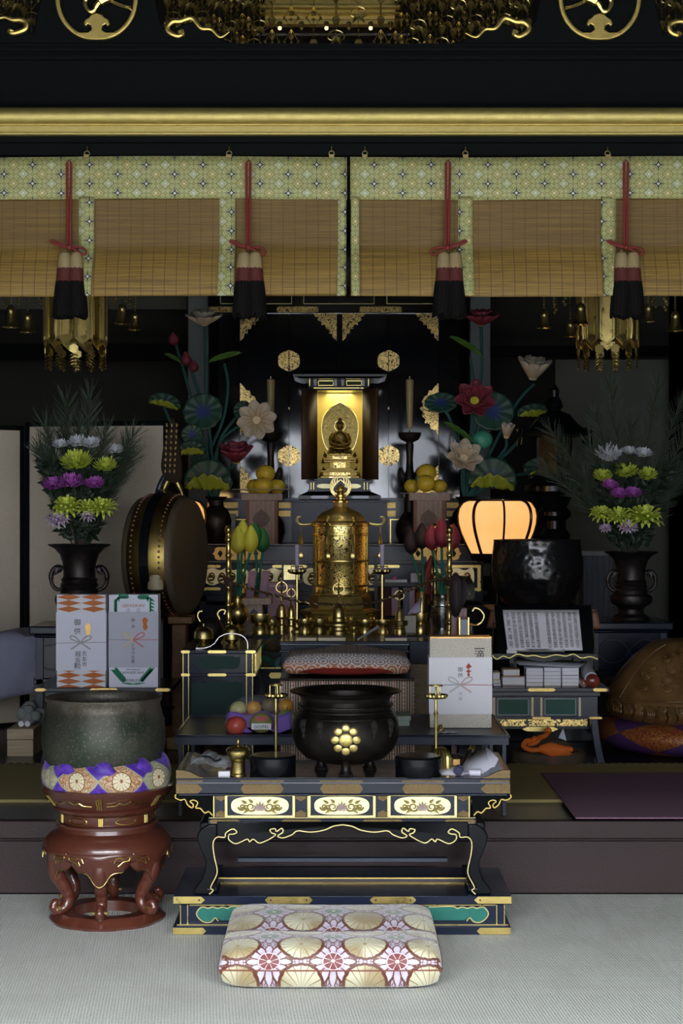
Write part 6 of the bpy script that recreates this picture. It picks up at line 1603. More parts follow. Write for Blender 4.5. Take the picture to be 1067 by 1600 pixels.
# bronze candlesticks with gold candles
for cx_, lab, labc in ((640, 'dark bronze crane necked candlestick right of the shrine', 'tall pale gold candle on the bronze candlestick right of the shrine'), (423, 'dark bronze candlestick left of the shrine behind the cream lotus', 'tall pale gold candle left of the shrine behind the cream lotus')):
    dd = 10.66; k = K(dd); z0 = zA
    th = thing('bronze_candlestick', lab, 'candlestick', (X(cx_, dd), dd, z0), 'bronze candlesticks on the back altar')
    m = MB(); y1 = CY+(H-z0)/k; m.plathe(cx_, dd, [(0, y1), (17, y1), (22, y1-16), (20, y1-32), (13, y1-42), (9, 800)], 28); build('base', m, BRONZE, th)
    m = MB(); m.plathe(cx_, dd, [(9, 800), (8, 780), (7, 770), (10, 758), (8, 740), (6, 735), (5, 716), (6.5, 695), (5, 690)], 20); sm_ = build('stem', m, BRONZE, th)
    m = MB()
    for s in (-1, 1): m.tube(cr([W(cx_+s*8, 745, dd), W(cx_+s*14, 732, dd), W(cx_+s*17, 740, dd), W(cx_+s*15, 755, dd), W(cx_+s*9, 768, dd)], 5), 2.4*k, 8)
    build('handle', m, BRONZE, sm_)
    m = MB(); m.plathe(cx_, dd, [(0, 692), (6, 691), (14, 687), (17, 682), (18, 677), (19, 676), (16, 676), (14, 682), (0, 684)], 32); build('drip_pan', m, BRONZE, th)
    m = MB(); m.tube([W(cx_, 684, dd), W(cx_, 672, dd)], 1*k, 6); build('spike', m, BRONZE, th)
    m = MB(); m.plathe(cx_, dd, [(0, 669), (4.8, 668), (5.8, 620), (6.2, 594), (4, 592.5), (0, 592)], 18); cd = tag(build('candle', m, mat('waxy gold candle', None, (.34, .28, .12), .4), loc=W(cx_, 670, dd)), labc, 'candle')
    m = MB(); m.tube([W(cx_, 593, dd), W(cx_, 588, dd)], 1.1*k, 6); build('wick', m, IVORY, cd)
# ---------------------------------------------------------------- great black cabinet doors with gilt fittings
d = 11.5; k = K(d)
gc = thing('great_shrine_cabinet', 'tall mirror black lacquer shrine cabinet with gilt corner and medallion fittings at the back', 'cabinet', (X(530, d), d, FL))
m = MB(); m.box(X(342, d), X(718, d), d+.03, d+.7, FL, Z(380, d)); m.pbox(342, 374, 380, 860, d-.02, d+.03); m.pbox(686, 718, 380, 860, d-.02, d+.03); m.pbox(342, 718, 460, 489, d-.03, d+.03); build('frame', m, LACG, gc)
for x0, x1 in ((374.5, 451), (452, 526), (535, 606.5), (607.5, 685.5)):
    m = MB(); m.pbox(x0, x1, 489, 860, d-.0, d+.03); build('door', m, LACG, gc, bevel=.002)
m = MB(); m.pbox(526.5, 534.5, 489, 860, d-.004, d+.03); build('centre_stile', m, LACG, gc)
m = MB()
for x0, x1 in ((344, 456), (474, 585), (604, 716)): m.pbox(x0, x1, 474, 475, d-.034, d-.029); m.pbox(x0, x0+1, 462, 475, d-.034, d-.029); m.pbox(x1-1, x1, 462, 475, d-.034, d-.029)
build('gilt_line', m, PALEG, gc)
for x0, x1 in ((325, 368), (432, 498), (561, 628), (690, 716)):
    m = MB(); P = [(x0+3, 479), (x1-3, 479), (x1, 481), (x1-1, 483), (x1, 486), (x1-3, 488), (x0+3, 488), (x0, 486), (x0+1, 483), (x0, 481)]; m.prism(P, d-.036, d-.029); build('gilt_band', m, OPENG, gc)
def tri(x0, y0, sx, sy):
    pts = [(0, 0), (36, 0), (33, 5), (28, 5), (30, 10), (24, 13), (24, 18), (18, 17), (17, 24), (12, 24), (12, 31), (7, 31), (6, 37), (1, 42), (0, 42)]
    m = MB(); m.prism([(x0+sx*a, y0+sy*b_) for a, b_ in pts], d-.006, d-.0); build('corner_fitting', m, OPENG, gc)
tri(375, 490, 1, 1); tri(526, 490, -1, 1); tri(535, 490, 1, 1); tri(685, 490, -1, 1)
for x0, sx in ((375, 1), (685, -1)):
    for (y0) in (638,):
        pts = [(0, -40), (6, -34), (10, -28), (15, -28), (17, -21), (23, -18), (26, -10), (24, -4), (30, 0), (24, 6), (26, 12), (20, 17), (22, 23), (14, 24), (12, 32), (5, 34), (0, 42)]
        m = MB(); m.prism([(x0+sx*a, y0+b_) for a, b_ in pts], d-.006, d); build('edge_fitting', m, OPENG, gc)
    tri(x0, 770, sx, -1)
for cx_ in (451.5, 607):
    for cy_ in (563.5, 712):
        m = MB(); P = [(cx_+17.5*math.sin(a)*(1+.03*math.cos(6*a)), cy_-16*math.cos(a)*(1+.03*math.cos(6*a))) for a in [2*PI*i/36 for i in range(36)]]
        m.prism(P, d-.007, d-.0); m.pbox(cx_-.6, cx_+.6, cy_-16, cy_+16, d-.009, d-.006, 1); build('medallion', m, [OPENG, LACG], gc)
m = MB(); m.tube([W(451.5, 640, d-.004), W(451.5, 636, d-.004)], .006, 6); m.tube([W(607, 640, d-.004), W(607, 636, d-.004)], .006, 6); build('door_bolt', m, PALEG, gc)
# grey pillars either side
p_ = MB(); q = 11.7; p_.pbox(294, 325, 100, 900, q, q+.14); struct('trim_4', p_, PILL)
p_ = MB(); p_.pbox(735, 766, 100, 900, q, q+.14); struct('trim_5', p_, PILL)
# ---------------------------------------------------------------- small shrine with gold buddha
d = 10.78; k = K(d); C = 531
bs = thing('small_shrine', 'small black household shrine with open doors and glowing gold interior before the great cabinet', 'shrine', (X(C, d), d, Z(781, 11.0-.15)))
m = MB()
m.pbox(495, 567, 606, 610, d, d+.26); m.pbox(495, 567, 747, 751, d, d+.26, 0); m.box(X(491, d), X(495, d), d, d+.26, Z(750, d), Z(606, d)); m.box(X(567, d), X(571, d), d, d+.26, Z(750, d), Z(606, d))
build('case', m, LAC, bs)
m = MB(); m.box(X(495, d), X(567, d), d+.245, d+.26, Z(750, d), Z(606, d)); build('gold_backboard', m, mat('yellow gold paint', None, (.66, .52, .13), .55), bs)
m = MB(); m.box(X(495, d), X(495.6, d), d+.01, d+.245, Z(748, d), Z(608, d)); m.box(X(566.4, d), X(567, d), d+.01, d+.245, Z(748, d), Z(608, d)); build('gold_lining', m, CREAMG, bs)
for s in (-1, 1):
    a = C+s*36; b_ = C+s*59
    m = MB(); m.add([(X(a, d), d-.002, Z(748.5, d)), (X(a, d), d-.002, Z(608, d)), (X(b_, d), d-.10, Z(606, d-.1)), (X(b_, d), d-.10, Z(749.5, d-.1))], [(0, 1, 2, 3)]); build('door', m, SHRW, bs, thick=.010)
m = MB(); m.pbox(482, 577, 593, 606, d+.02, d+.24); hd = build('frieze', m, LAC, bs, bevel=.001)
for x0, x1 in ((497, 521), (541, 565)):
    m = MB()
    for e in ((x0, x1, 594.5, 595.8), (x0, x1, 601.5, 602.8), (x0, x0+1, 594.5, 602.5), (x1-1, x1, 594.5, 602.5)): m.pbox(*e, d+.012, d+.022)
    build('gilt_frame', m, GOLD, hd); m = MB(); m.pbox(x0+1, x1-1, 596, 601.5, d+.016, d+.021); build('green_panel', m, flat('moss panel', (.03, .05, .02)), hd)
for x0 in (484, 491, 523, 534, 566, 576):
    m = MB(); m.pbox(x0-1, x0+(3.5 if x0 in (491, 523, 534, 566) else .4), 593.5, 603, d+.010, d+.021); build('bracket_strip', m, GREYP if x0 in (491, 523, 534, 566) else GOLD, hd)
m = MB(); m.pbox(490, 568, 605.5, 607, d-.004, d+.01); build('gilt_sill', m, GOLD, hd)
m = MB()
for (w0, w1, y0, y1, g_) in ((70, 62, 590, 593, 0), (73, 72, 586.5, 590, 0), (58, 70, 582, 586.5, 0), (50, 58, 579, 582, 0)):
    zz0, zz1 = Z(y1, d), Z(y0, d); r0 = [(X(C, d)-w1*k, d-w1*k*.35, zz0), (X(C, d)+w1*k, d-w1*k*.35, zz0), (X(C, d)+w1*k, d+.33, zz0), (X(C, d)-w1*k, d+.33, zz0)]; r1 = [(X(C, d)-w0*k, d-w0*k*.35, zz1), (X(C, d)+w0*k, d-w0*k*.35, zz1), (X(C, d)+w0*k, d+.33, zz1), (X(C, d)-w0*k, d+.33, zz1)]
    m.loft([r0, r1])
build('roof', m, LAC, bs, flat=True)
m = MB(); m.pbox(479, 582, 751, 754, d-.02, d+.27); m.pbox(483, 577, 754, 765, d-.01, d+.27); m.pbox(481, 579, 765, 768, d-.02, d+.27); m.pbox(466, 595, 774, 780, d-.08, d+.3)
ra = [(X(481, d), d-.02, Z(768, d)), (X(579, d), d-.02, Z(768, d)), (X(579, d), d+.27, Z(768, d)), (X(481, d), d+.27, Z(768, d))]; rb_ = [(X(468, d), d-.075, Z(774, d)), (X(593, d), d-.075, Z(774, d)), (X(593, d), d+.28, Z(774, d)), (X(468, d), d+.28, Z(774, d))]
m.loft([rb_, ra]); bb = build('base', m, LAC, bs, bevel=.001)
for x0 in (495, 538):
    m = MB(); m.prism([(x0+13+13*math.copysign(abs(math.cos(a))**.7, math.cos(a)), 759.5+3.6*math.sin(a)) for a in [2*PI*i/24 for i in range(24)]], d-.016, d-.009); build('cream_oval', m, CREAMG, bb)
m = MB()
for x0 in (486, 490, 569, 574): m.pbox(x0-.4, x0+.4, 754, 765, d-.013, d-.009)
build('gilt_line', m, GOLD, bb)
for x0, x1 in ((484, 515), (548, 578)):
    m = MB(); plate(m, x0, x1, 774.5, 779, d-.081, notch=4); build('silver_fitting', m, mat('tarnished silver', None, (.25, .26, .28), .4, .7) if 'tarnished silver' not in bpy.data.materials else bpy.data.materials['tarnished silver'], bb)
# buddha
db = d+.07; k = K(db); zb_ = Z(747.5, db)
BG = mat('aged gold statue', f_gold((.26, .18, .05), .4))
bu = thing('buddha_statue', 'small seated gold buddha with leaf shaped halo on a tiered pedestal inside the shrine', 'statue', (X(C, db), db, zb_))
def pedloft(m, tiers):
    for (w, y0, y1, dep) in tiers: m.box(X(C, db)-w*k, X(C, db)+w*k, db-dep*k, db+dep*k, Z(y1, db), Z(y0, db))
m = MB(); pedloft(m, [(30, 744, 747.5, 20), (26, 738, 744, 18), (30, 735.5, 738, 20), (20, 732, 735.5, 15), (16, 719, 732, 12), (23, 716, 719, 15), (28, 720, 722.5, 14), (20, 712, 716, 14), (17, 709, 712, 12)])
ped = build('pedestal', m, BG, bu, bevel=.0012)
m = MB(); m.pbox(C-10, C+9, 721, 731, db-13*k, db-12*k); m.pbox(C-12, C+11, 712.5, 717, db-15.5*k, db-14*k); m.pbox(C-16, C+16, 738, 743, db-19*k, db-18*k); build('relief_panel', m, OPENG, ped)
m = MB(); m.pbox(C-17, C+17, 744.5, 747, db-21*k, db-20*k); build('bright_step', m, PALEG, ped)
for s in (-1, 1):
    m = MB()
    for yy, xx in ((744, 29), (735, 25), (722, 26), (712, 23)): m.ball((X(C, db)+s*xx*k, db-12*k, Z(yy, db)), 3*k, 8); m.tube([(X(C, db)+s*xx*k, db-12*k, Z(yy, db)), (X(C, db)+s*(xx+1)*k, db-12*k, Z(yy-6, db))], [2*k, .6*k], 6)
    build('corner_finial', m, BG, ped)
m = MB(); c0 = Vector((X(C, db), db, Z(709, db)))
for r_ in range(2):
    for j in range(12):
        a = 2*PI*(j+.5*r_)/12; m.petal(c0+Vector((math.sin(a)*13*k, -math.cos(a)*9*k, -3*k+r_*3*k)), (math.sin(a), -math.cos(a)*.8, .5), (0, 0, 1), 9*k, 7*k, .3, .1, 3, 4)
m.lathe(c0+Vector((0, 0, -4*k)), [(0, 0), (17*k, 0), (18*k, 5*k), (0, 6*k)], 20, sc=(1, .7)); build('lotus_seat', m, BG, bu)
# halo
m = MB()
def halo(t): # outline half-width by height 0..1
    return 28.5*math.sin(PI*min(1, (t*.80+.18)))**.8 * (1-t**5)
P = []; yb, yt = 706, 629
outl = [(C+s_*0, 0) for s_ in ()]
ls_ = [(17, 706), (24, 694), (28, 678), (28.5, 664), (25, 650), (17, 639), (7, 632), (0, 628.5)]
pts = cr([Vector((C+a, b_, 0)) for a, b_ in ls_], 5); ptsl = [Vector((2*C-p.x, p.y, 0)) for p in pts[::-1]][1:]
m.prism([(p.x, p.y) for p in pts+ptsl], db+9*k, db+11*k); build('halo', m, mat('halo relief', f_open((.22, .16, .045), 60, .3)), bu)
m = MB(); m.tube([Vector((X(p.x, db), db+8.5*k, Z(p.y, db))) for p in pts+ptsl], 1.1*k, 6); m.tube([(X(C, db)+8.6*k*math.sin(a), db+7*k, Z(665, db)+8.6*k*math.cos(a)) for a in [2*PI*i/24 for i in range(24)]], 1*k, 6, closed=True); build('halo_rim', m, GOLD, bu)
# body as one continuous surface: lap, torso, neck, head
cx_ = X(C, db); zl = Z(703, db)
def ringb(z, rx, ry, dy=0, n=28): return [Vector((cx_+rx*k*math.sin(2*PI*i/n), db+dy*k-ry*k*math.cos(2*PI*i/n), zl+z*k)) for i in range(n)]
rings = [ringb(-1, 11, 7, -3), ringb(0, 16.5, 9.5, -4), ringb(3, 17, 10, -4), ringb(6, 14, 8, -3), ringb(9, 11.5, 6, -1), ringb(14, 11, 5.2, 0), ringb(19, 12, 5.2, .5), ringb(24, 12, 5, .5), ringb(27, 9.5, 4.2, .5), ringb(29, 4, 3.2, 0), ringb(31, 3.0, 2.9, 0), ringb(32.5, 3.6, 3.8, -.3), ringb(35, 4.6, 4.8, -.5), ringb(38, 5.1, 5.2, -.4), ringb(41, 4.9, 5.0, 0), ringb(44, 3.6, 3.8, 0), ringb(45.5, 2.2, 2.4, 0), ringb(47.5, 2.2, 2.3, 0), ringb(48.6, .8, .8, 0)]
m = MB(); m.loft(rings)
for s in (-1, 1):
    m.tube(cr([(cx_+s*10.5*k, db+.5*k, zl+25*k), (cx_+s*14*k, db-1*k, zl+16*k), (cx_+s*12.5*k, db-6*k, zl+9*k), (cx_+s*2*k, db-9.5*k, zl+7.5*k)], 5), [3.6*k]*6+[3*k]*5+[2.2*k]*5, 10)
    m.ball((cx_+s*4.9*k, db-.2*k, zl+36.5*k), 1.2*k, 8, sc=(.5, .8, 2))
m.ball((cx_, db-10*k, zl+7.2*k), 2.6*k, 10, sc=(1.6, .8, .8))
m.ball((cx_, db-5.6*k, zl+37*k), .9*k, 8, sc=(.8, 1, 1.6))
build('body', m, BG, bu, smooth=70)
m = MB(); m.lathe((cx_, db, zl), [(5.2*k, 39.5*k), (5.4*k, 41*k), (4.9*k, 43.5*k), (3*k, 45.6*k), (2.8*k, 48*k), (1.5*k, 49.6*k), (0, 50*k)], 20); build('hair', m, mat('dark hair gold', f_gold((.10, .07, .03), .5)), bu)
m = MB()
for i in range(5): m.tube(cr([(cx_-8*k+i*1.5*k, db-5.6*k, zl+25*k-i*1.2*k), (cx_-3*k+i*1.5*k, db-6.4*k, zl+17*k-i*1.5*k), (cx_+6*k+i*.8*k, db-6.4*k, zl+12*k-i*1.6*k)], 5), .5*k, 5)
build('robe_folds', m, BG, bu)
SHRINE = Vector((X(C, d), d+.17, Z(611.5, d)))
# ---------------------------------------------------------------- carved lotus arrangements
def leaf(cx_, cy_, rx, ry, d_, par, fold=None, rot=0, tilt=.25, mt2=LEAFU, name='leaf'):
    k = K(d_); m = MB(); nu, nv = 44, 9; vs = []; uv = []; fs = []; mi = []
    cr_, sr_ = math.cos(rot), math.sin(rot)
    flagged = []
    for j in range(nv+1):
        r = j/nv
        for i in range(nu):
            a = 2*PI*i/nu; x = r*math.cos(a); z = r*math.sin(a); y = -.10*r*r + .045*r*r*math.cos(11*a) + .02
            rr = 1 + .035*math.cos(11*a)*(r > .9); x *= rr; z *= rr; f_ = False
            if fold is not None and z < -fold:
                z2 = -fold + (-fold-z)*.95*(1-.10*math.cos(a*16)) ; y -= .10+.35*(-fold-z); z = z2 - (.03*math.cos(a*16)+.02); f_ = True
            flagged.append(f_)
            X_, Z_ = x*rx*k, z*ry*k; X_, Z_ = X_*cr_-Z_*sr_, X_*sr_+Z_*cr_
            vs.append(Vector((X(cx_, d_)+X_, d_+y*rx*k+Z_*tilt, Z(cy_, d_)+Z_))); uv.append((r, i/nu))
    for j in range(nv):
        for i in range(nu):
            q = (j*nu+i, j*nu+(i+1) % nu, (j+1)*nu+(i+1) % nu, (j+1)*nu+i); fs.append(q); mi.append(1 if sum(flagged[t] for t in q) >= 3 else 0)
    m.add(vs, fs, uv, mi)
    return build(name, m, [LEAF, mt2], par, thick=.004, smooth=70)
def flower(cx_, cy_, d_, par, axis, R_, n, spread, mt_, W_=.55, layers=1, seed=True, cup=.28, name='flower'):
    k = K(d_); c = W(cx_, cy_, d_); ax = Vector(axis).normalized(); o = ax.orthogonal().normalized(); q = ax.cross(o); m = MB()
    for l in range(layers):
        sp = spread*(1-.42*l)
        for j in range(n):
            a = 2*PI*(j+.5*l)/n + .2; rad = o*math.cos(a)+q*math.sin(a)
            dv = ax*math.cos(sp)+rad*math.sin(sp)
            m.petal(c+rad*.12*R_*k, dv, ax*math.sin(sp)-rad*math.cos(sp), R_*k*(1-.12*l), R_*W_*k*1.12, cup, .10, 6, 9, tip=1.15, blunt=.62)
    fl = build(name, m, mt_, par, thick=.004, smooth=70)
    if seed:
        s = MB(); P = []
        for r_, h in ((.02, -.05), (.16, -.02), (.22, .16), (.20, .20), (.01, .21)): P.append([c+ax*h*R_*k+(o*math.cos(a)+q*math.sin(a))*r_*R_*k for a in [2*PI*i/18 for i in range(18)]])
        s.loft(P)
        for i in range(7):
            a = 2*PI*i/6; r_ = 0 if i == 6 else .12
            s.ball(c+ax*.21*R_*k+(o*math.cos(a)+q*math.sin(a))*r_*R_*k, .028*R_*k, 6)
        build('seed_pod', s, PBUDY if mt_ is not PWHITE else IVORY, fl)
    return fl
def stem(P, d_, par, r=2.4, mt_=STEMD):
    m = MB(); m.tube(cr([W(a, b_, d_+(c if 0 else .02)) for a, b_ in P], 6), r*K(d_), 8); return build('stem', m, mt_, par)
d = 10.45; dl = d
def arrangement(cx_, lab, loc):
    th = thing('carved_lotus_arrangement', lab, 'lotus arrangement', (X(cx_, d), d, zA), 'painted wooden lotus arrangements')
    m = MB(); y1 = 850; m.plathe(cx_, d, [(0, 852.8), (16, 852.8), (14, 846), (20, 832), (24, 815), (20, 800), (11, 790), (12, 782), (18, 776), (16, 776), (9, 784), (0, 790)], 28)
    for v in m.v: v.z = max(v.z, zA+.001)
    build('vase', m, BRONZE, th); return th
A = arrangement(338, 'tall painted wooden lotus arrangement left of the shrine, with cream and dark rose flowers', None)
for P in ([(338, 784), (326, 740), (312, 700), (316, 668)], [(338, 784), (320, 730), (280, 690), (262, 650), (256, 636)], [(338, 784), (330, 700), (322, 620), (321, 560), (320, 508)], [(338, 784), (334, 730), (345, 690), (370, 668), (392, 662)], [(338, 784), (350, 740), (364, 728), (370, 716)], [(338, 784), (322, 700), (304, 640), (290, 590), (274, 534)], [(336, 784), (328, 770), (326, 760)], [(338, 784), (310, 740), (300, 716)], [(330, 700), (350, 650), (356, 600), (350, 568)], [(338, 784), (340, 700), (362, 660), (380, 644)], [(322, 640), (306, 600), (296, 570)]): stem(P, d, A)
leaf(317, 643, 31, 29, d, A, None, .2, .2); leaf(257, 630, 26, 16, d-.03, A, .35, -.25, .3, LEAFU); leaf(300, 679, 17, 16, d-.06, A, None, 0, .1); leaf(299, 705, 22, 17, d-.10, A, .30, .05, .3)
leaf(325, 754, 38, 37, d-.12, A, .30, -.03, .15); leaf(380, 641, 15, 15, d, A, None); leaf(352, 559, 27, 8, d, A, .1, .28, .2, LEAFD); leaf(270, 560, 15, 6, d, A, .1, -.5, .2, LEAFD)
flower(319, 508, d-.02, A, (0, -.25, 1), 30, 9, 1.15, PWHITE, .5, 2); flower(401, 657, d-.10, A, (.05, -1, .08), 29, 8, 1.40, PWHITE, .62, 1)
flower(369, 722, d-.12, A, (0, -.45, 1), 34, 7, .85, PRED, .62, 2)
for bx_, by_, s_ in ((272, 530, .9), (292, 562, .95), (304, 572, .8)):
    m = MB(); bud(m, W(bx_, by_+10, d-.02), (-.1, -.1, 1), 24*K(d)*s_, 18*K(d)*s_); build('bud', m, PRED, A)
B = arrangement(728, 'tall painted wooden lotus arrangement right of the shrine, spreading over the glowing lantern', None)
for P in ([(728, 784), (726, 740), (740, 690), (762, 655)], [(728, 784), (722, 720), (705, 660), (694, 640)], [(728, 784), (745, 650), (752, 580), (752, 510)], [(728, 784), (760, 740), (800, 700), (835, 662)], [(730, 780), (745, 770), (765, 760)], [(728, 784), (722, 760), (722, 725)], [(728, 784), (790, 660), (815, 620), (835, 600)], [(728, 784), (775, 720), (790, 700), (791, 686)], [(728, 784), (736, 720), (754, 694)], [(770, 752), (810, 742), (840, 740)], [(728, 784), (735, 680), (742, 640)], [(728, 784), (735, 720), (737, 690)], [(745, 650), (740, 600), (735, 560)]): stem(P, d, B)
leaf(770, 642, 33, 31, d, B, None, -.2, .2); leaf(689, 629, 26, 16, d-.03, B, None, .06, .4); leaf(836, 646, 28, 16, d-.04, B, .30, .02, .4, LEAFU); leaf(769, 751, 38, 37, d-.12, B, .34, -.08, .15); leaf(853, 731, 36, 18, d-.08, B, .55, .03, .4, LEAFU)
leaf(727, 541, 29, 8, d, B, .1, -.55, .2, LEAFD); leaf(716, 676, 29, 8, d-.05, B, .1, -.62, .2, LEAFD)
m = MB(); m.ball(W(754, 687, d-.08), 16*K(d), 18, sc=(1, .6, .9)); build('seed_head', m, GRN2, B)
flower(752, 508, d-.02, B, (0, -.25, 1), 30, 9, 1.1, PRED, .5, 2); flower(741, 628, d-.12, B, (0, -.8, .3), 32, 7, 1.2, PRED, .6, 2); flower(832, 592, d-.05, B, (.1, -.35, 1), 38, 7, .75, PWHITE, .55, 2)
flower(724, 718, d-.14, B, (.1, -.9, .45), 30, 7, 1.15, PWHITE, .6, 2); flower(791, 684, d-.05, B, (.1, -.3, 1), 24, 5, .45, PWHITE, .5, 1)
# ---------------------------------------------------------------- round glowing lanterns
def bonbori(cx_, d_, lab):
    k = K(d_); th = thing('paper_lantern', lab, 'lantern', (X(cx_, d_), d_, FL), 'glowing ribbed paper lanterns')
    pr = [(45, 782), (54, 786), (60, 795), (62, 806), (61, 818), (57, 832), (50, 848), (41, 866)]
    m = MB(); m.plathe(cx_, d_, [(r-1.5, y) for r, y in pr], 48); sh = build('paper_shade', m, LAMPP, th, smooth=80)
    m = MB()
    for r_, y_ in ((45, 782), (41, 866)): m.tube([(X(cx_, d_)+r_*k*math.sin(a), d_-r_*k*math.cos(a), Z(y_, d_)) for a in [2*PI*i/40 for i in range(40)]], 1.8*k, 8, closed=True)
    build('rim_hoop', m, LAC, th)
    for i in range(8):
        a = 2*PI*i/8 + .08; m = MB(); P = cr([Vector((X(cx_, d_)+(r+1.2)*k*math.sin(a), d_-(r+1.2)*k*math.cos(a), Z(y, d_))) for r, y in pr], 4)
        m.tube(P, (2.4 if i % 2 else 1.7)*k, 8); build('rib', m, LAC, th)
    m = MB(); m.plathe(cx_, d_, [(0, 868), (42, 866), (44, 870), (40, 876), (20, 880), (0, 882)], 40); m.tube([W(cx_, 880, d_), (X(cx_, d_), d_, FL+.03)], 8*k, 14); m.lathe((X(cx_, d_), d_, FL), [(0, 0), (.17, 0), (.17, .02), (.05, .04), (0, .05)], 32)
    build('stand', m, LAC, th)
    m = MB(); m.plathe(cx_, d_, [(9, 900), (9.2, 885), (9, 884)], 16); build('gilt_band', m, GOLD, th)
    l = bpy.data.lights.new('lantern_bulb', 'POINT'); l.energy = LAMP_W; l.color = (1, .62, .25); l.shadow_soft_size = .08
    o = bpy.data.objects.new('lantern_bulb', l); COL.objects.link(o); o.location = (X(cx_, d_), d_, Z(770, d_))
LAMP_W = 1.2
bonbori(777, 9.25, 'glowing orange round paper lantern with black ribs, right of the altar behind the black bowl')
bonbori(259, 9.25, 'glowing round paper lantern mostly hidden behind the drum on the left')
# ---------------------------------------------------------------- drum
d = 8.3; k = K(d); R_ = 98*k
dc = Vector((X(259, d), d, Z(868, d))); ax = Vector((.97, -.24, 0)).normalized(); side = Vector((0, 0, 1)).cross(ax); L_ = 36*k/.97
dr = thing('hanging_drum', 'big round temple drum with studded brown gold body turned sideways beside the folding screen', 'drum', (dc.x, dc.y, FL))
Mx = Matrix(((side.x, 0, ax.x, dc.x), (side.y, 0, ax.y, dc.y), (side.z, 1, ax.z, dc.z), (0, 0, 0, 1)))
def dm(): m = MB(); m.T = Mx; return m
m = dm(); m.lathe((0, 0, 0), [(R_*.90, -L_), (R_*.95, -L_*.8), (R_*.995, -L_*.4), (R_*1.01, 0), (R_*.995, L_*.4), (R_*.95, L_*.8), (R_*.90, L_)], 64); build('drum_body', m, DRUMB, dr, smooth=60)
for s in (-1, 1):
    m = dm(); m.lathe((0, 0, 0), [(R_*.955, s*L_*.72), (R_*.93, s*L_*.98), (R_*.90, s*L_*1.08), (R_*.84, s*L_*1.10), (R_*.3, s*L_*1.08), (0, s*L_*1.08)], 64); hd = build('drum_head', m, LAMPD, dr, smooth=50)
    m = dm()
    for i in range(72):
        a = 2*PI*i/72; m.ball((R_*.975*math.sin(a), -R_*.975*math.cos(a), s*L_*.62), 2.0*k, 6)
    tag(build('studs', m, mat('red brown studs', None, (.14, .03, .015), .35) if 'red brown studs' not in bpy.data.materials else bpy.data.materials['red brown studs'], hd), kind='stuff')
m = dm(); w = .20*L_; m.lathe((0, 0, 0), [(R_*1.012, -w), (R_*1.03, -w), (R_*1.03, w), (R_*1.012, w)], 64); build('centre_band', m, LAC, dr)
c = W(243, 908, d-.28); m = MB(); m.loft([[c+Vector((w_*k*math.cos(a), w_*k*.5*math.sin(a), (h)*k)) for a in [2*PI*i/20 for i in range(20)]] for w_, h in ((8, -14), (12, -12), (12, -2), (10, 8), (8.5, 14), (7, 15), (5.5, 13))]); m.tube([c+Vector((6*k*math.cos(a), -.012+0*k, 15*k+2.5*k*math.sin(a))) for a in [2*PI*i/16 for i in range(16)]], 1.5*k, 6, closed=True)
build('ivory_ring_mount', m, mat('old ivory', None, (.34, .27, .15), .45), dr)
m = MB(); P = [(270, 652), (263, 672), (257, 690), (253, 712), (252, 735), (262, 752), (281, 752), (284, 735), (281, 705), (276, 672)]
m.prism([(p.x, p.y) for p in cr([Vector((a, b_, 0)) for a, b_ in P], 4, closed=True)], d-.02, d+.03)
for r_ in range(9):
    for q in range(3): m.ball(W(258+q*7+r_*.4+(q-1)*r_*.1, 736-r_*9, d-.022), 3.0*k, 8, mi=1, sc=(1, .4, 1.3))
build('flame_finial', m, [flat('charred brown wood', (.022, .013, .008), .8, spec=.15), mat('dull scale gilt', f_gold((.16, .11, .05), .5))], dr, bevel=.004)
m = MB(); 
for s in (-1, 1): m.tube(cr([W(269, 742, d), W(269+s*9, 756, d), W(269+s*17, 776, d), W(269+s*20, 792, d-.02)], 5), [4.5*k]*8+[3*k]*8, 10)
build('hanger_legs', m, DRUMB, dr)
m = MB(); m.tube(cr([W(246, 800, d-.05), W(246, 770, d), W(256, 745, d), W(266, 738, d)], 5), 4*k, 8); build('hanger_strap', m, LACB, dr)
m = MB(); m.pbox(262, 300, 964, 975, d-.08, d+.10); m.box(X(270, d), X(292, d), d-.05, d+.07, FL+.06, Z(975, d)); m.box(X(235, d), X(320, d), d-.22, d+.22, FL, FL+.06); build('drum_stand', m, mat('amber stand wood', wood((.16, .07, .015), (.24, .12, .03))), dr, bevel=.004)
# ---------------------------------------------------------------- folding screen
fs_ = thing('folding_screen', 'tall beige paper folding screen with black frame at the left behind the flower vase', 'folding screen', (X(40, 8.9), 8.9, FL))
def panel(p0, p1, ztop):
    a = Vector((p0[0], p0[1], 0)); b_ = Vector((p1[0], p1[1], 0)); u = (b_-a).normalized(); nrm = Vector((u.y, -u.x, 0)); w = (b_-a).length
    Mx = Matrix(((u.x, nrm.x*-1, 0, a.x), (u.y, nrm.y*-1, 0, a.y), (0, 0, 1, FL), (0, 0, 0, 1))); h = ztop-FL
    m = MB(); m.T = Mx; m.box(.02, w-.02, 0, .015, .02, h-.02); pn = build('paper_panel', m, SCREENP, fs_)
    m = MB(); m.T = Mx
    for e in ((0, .022, 0, h), (w-.022, w, 0, h), (0, w, 0, .022), (0, w, h-.025, h)): m.box(e[0], e[1], -.008, .022, e[2], e[3])
    build('panel_frame', m, LACF, pn)
panel((X(40, 9.0), 9.0), (X(262, 8.86), 8.86), Z(658, 8.9)); panel((X(-95, 8.7), 8.75), (X(37, 9.0), 9.0), Z(664, 8.9))
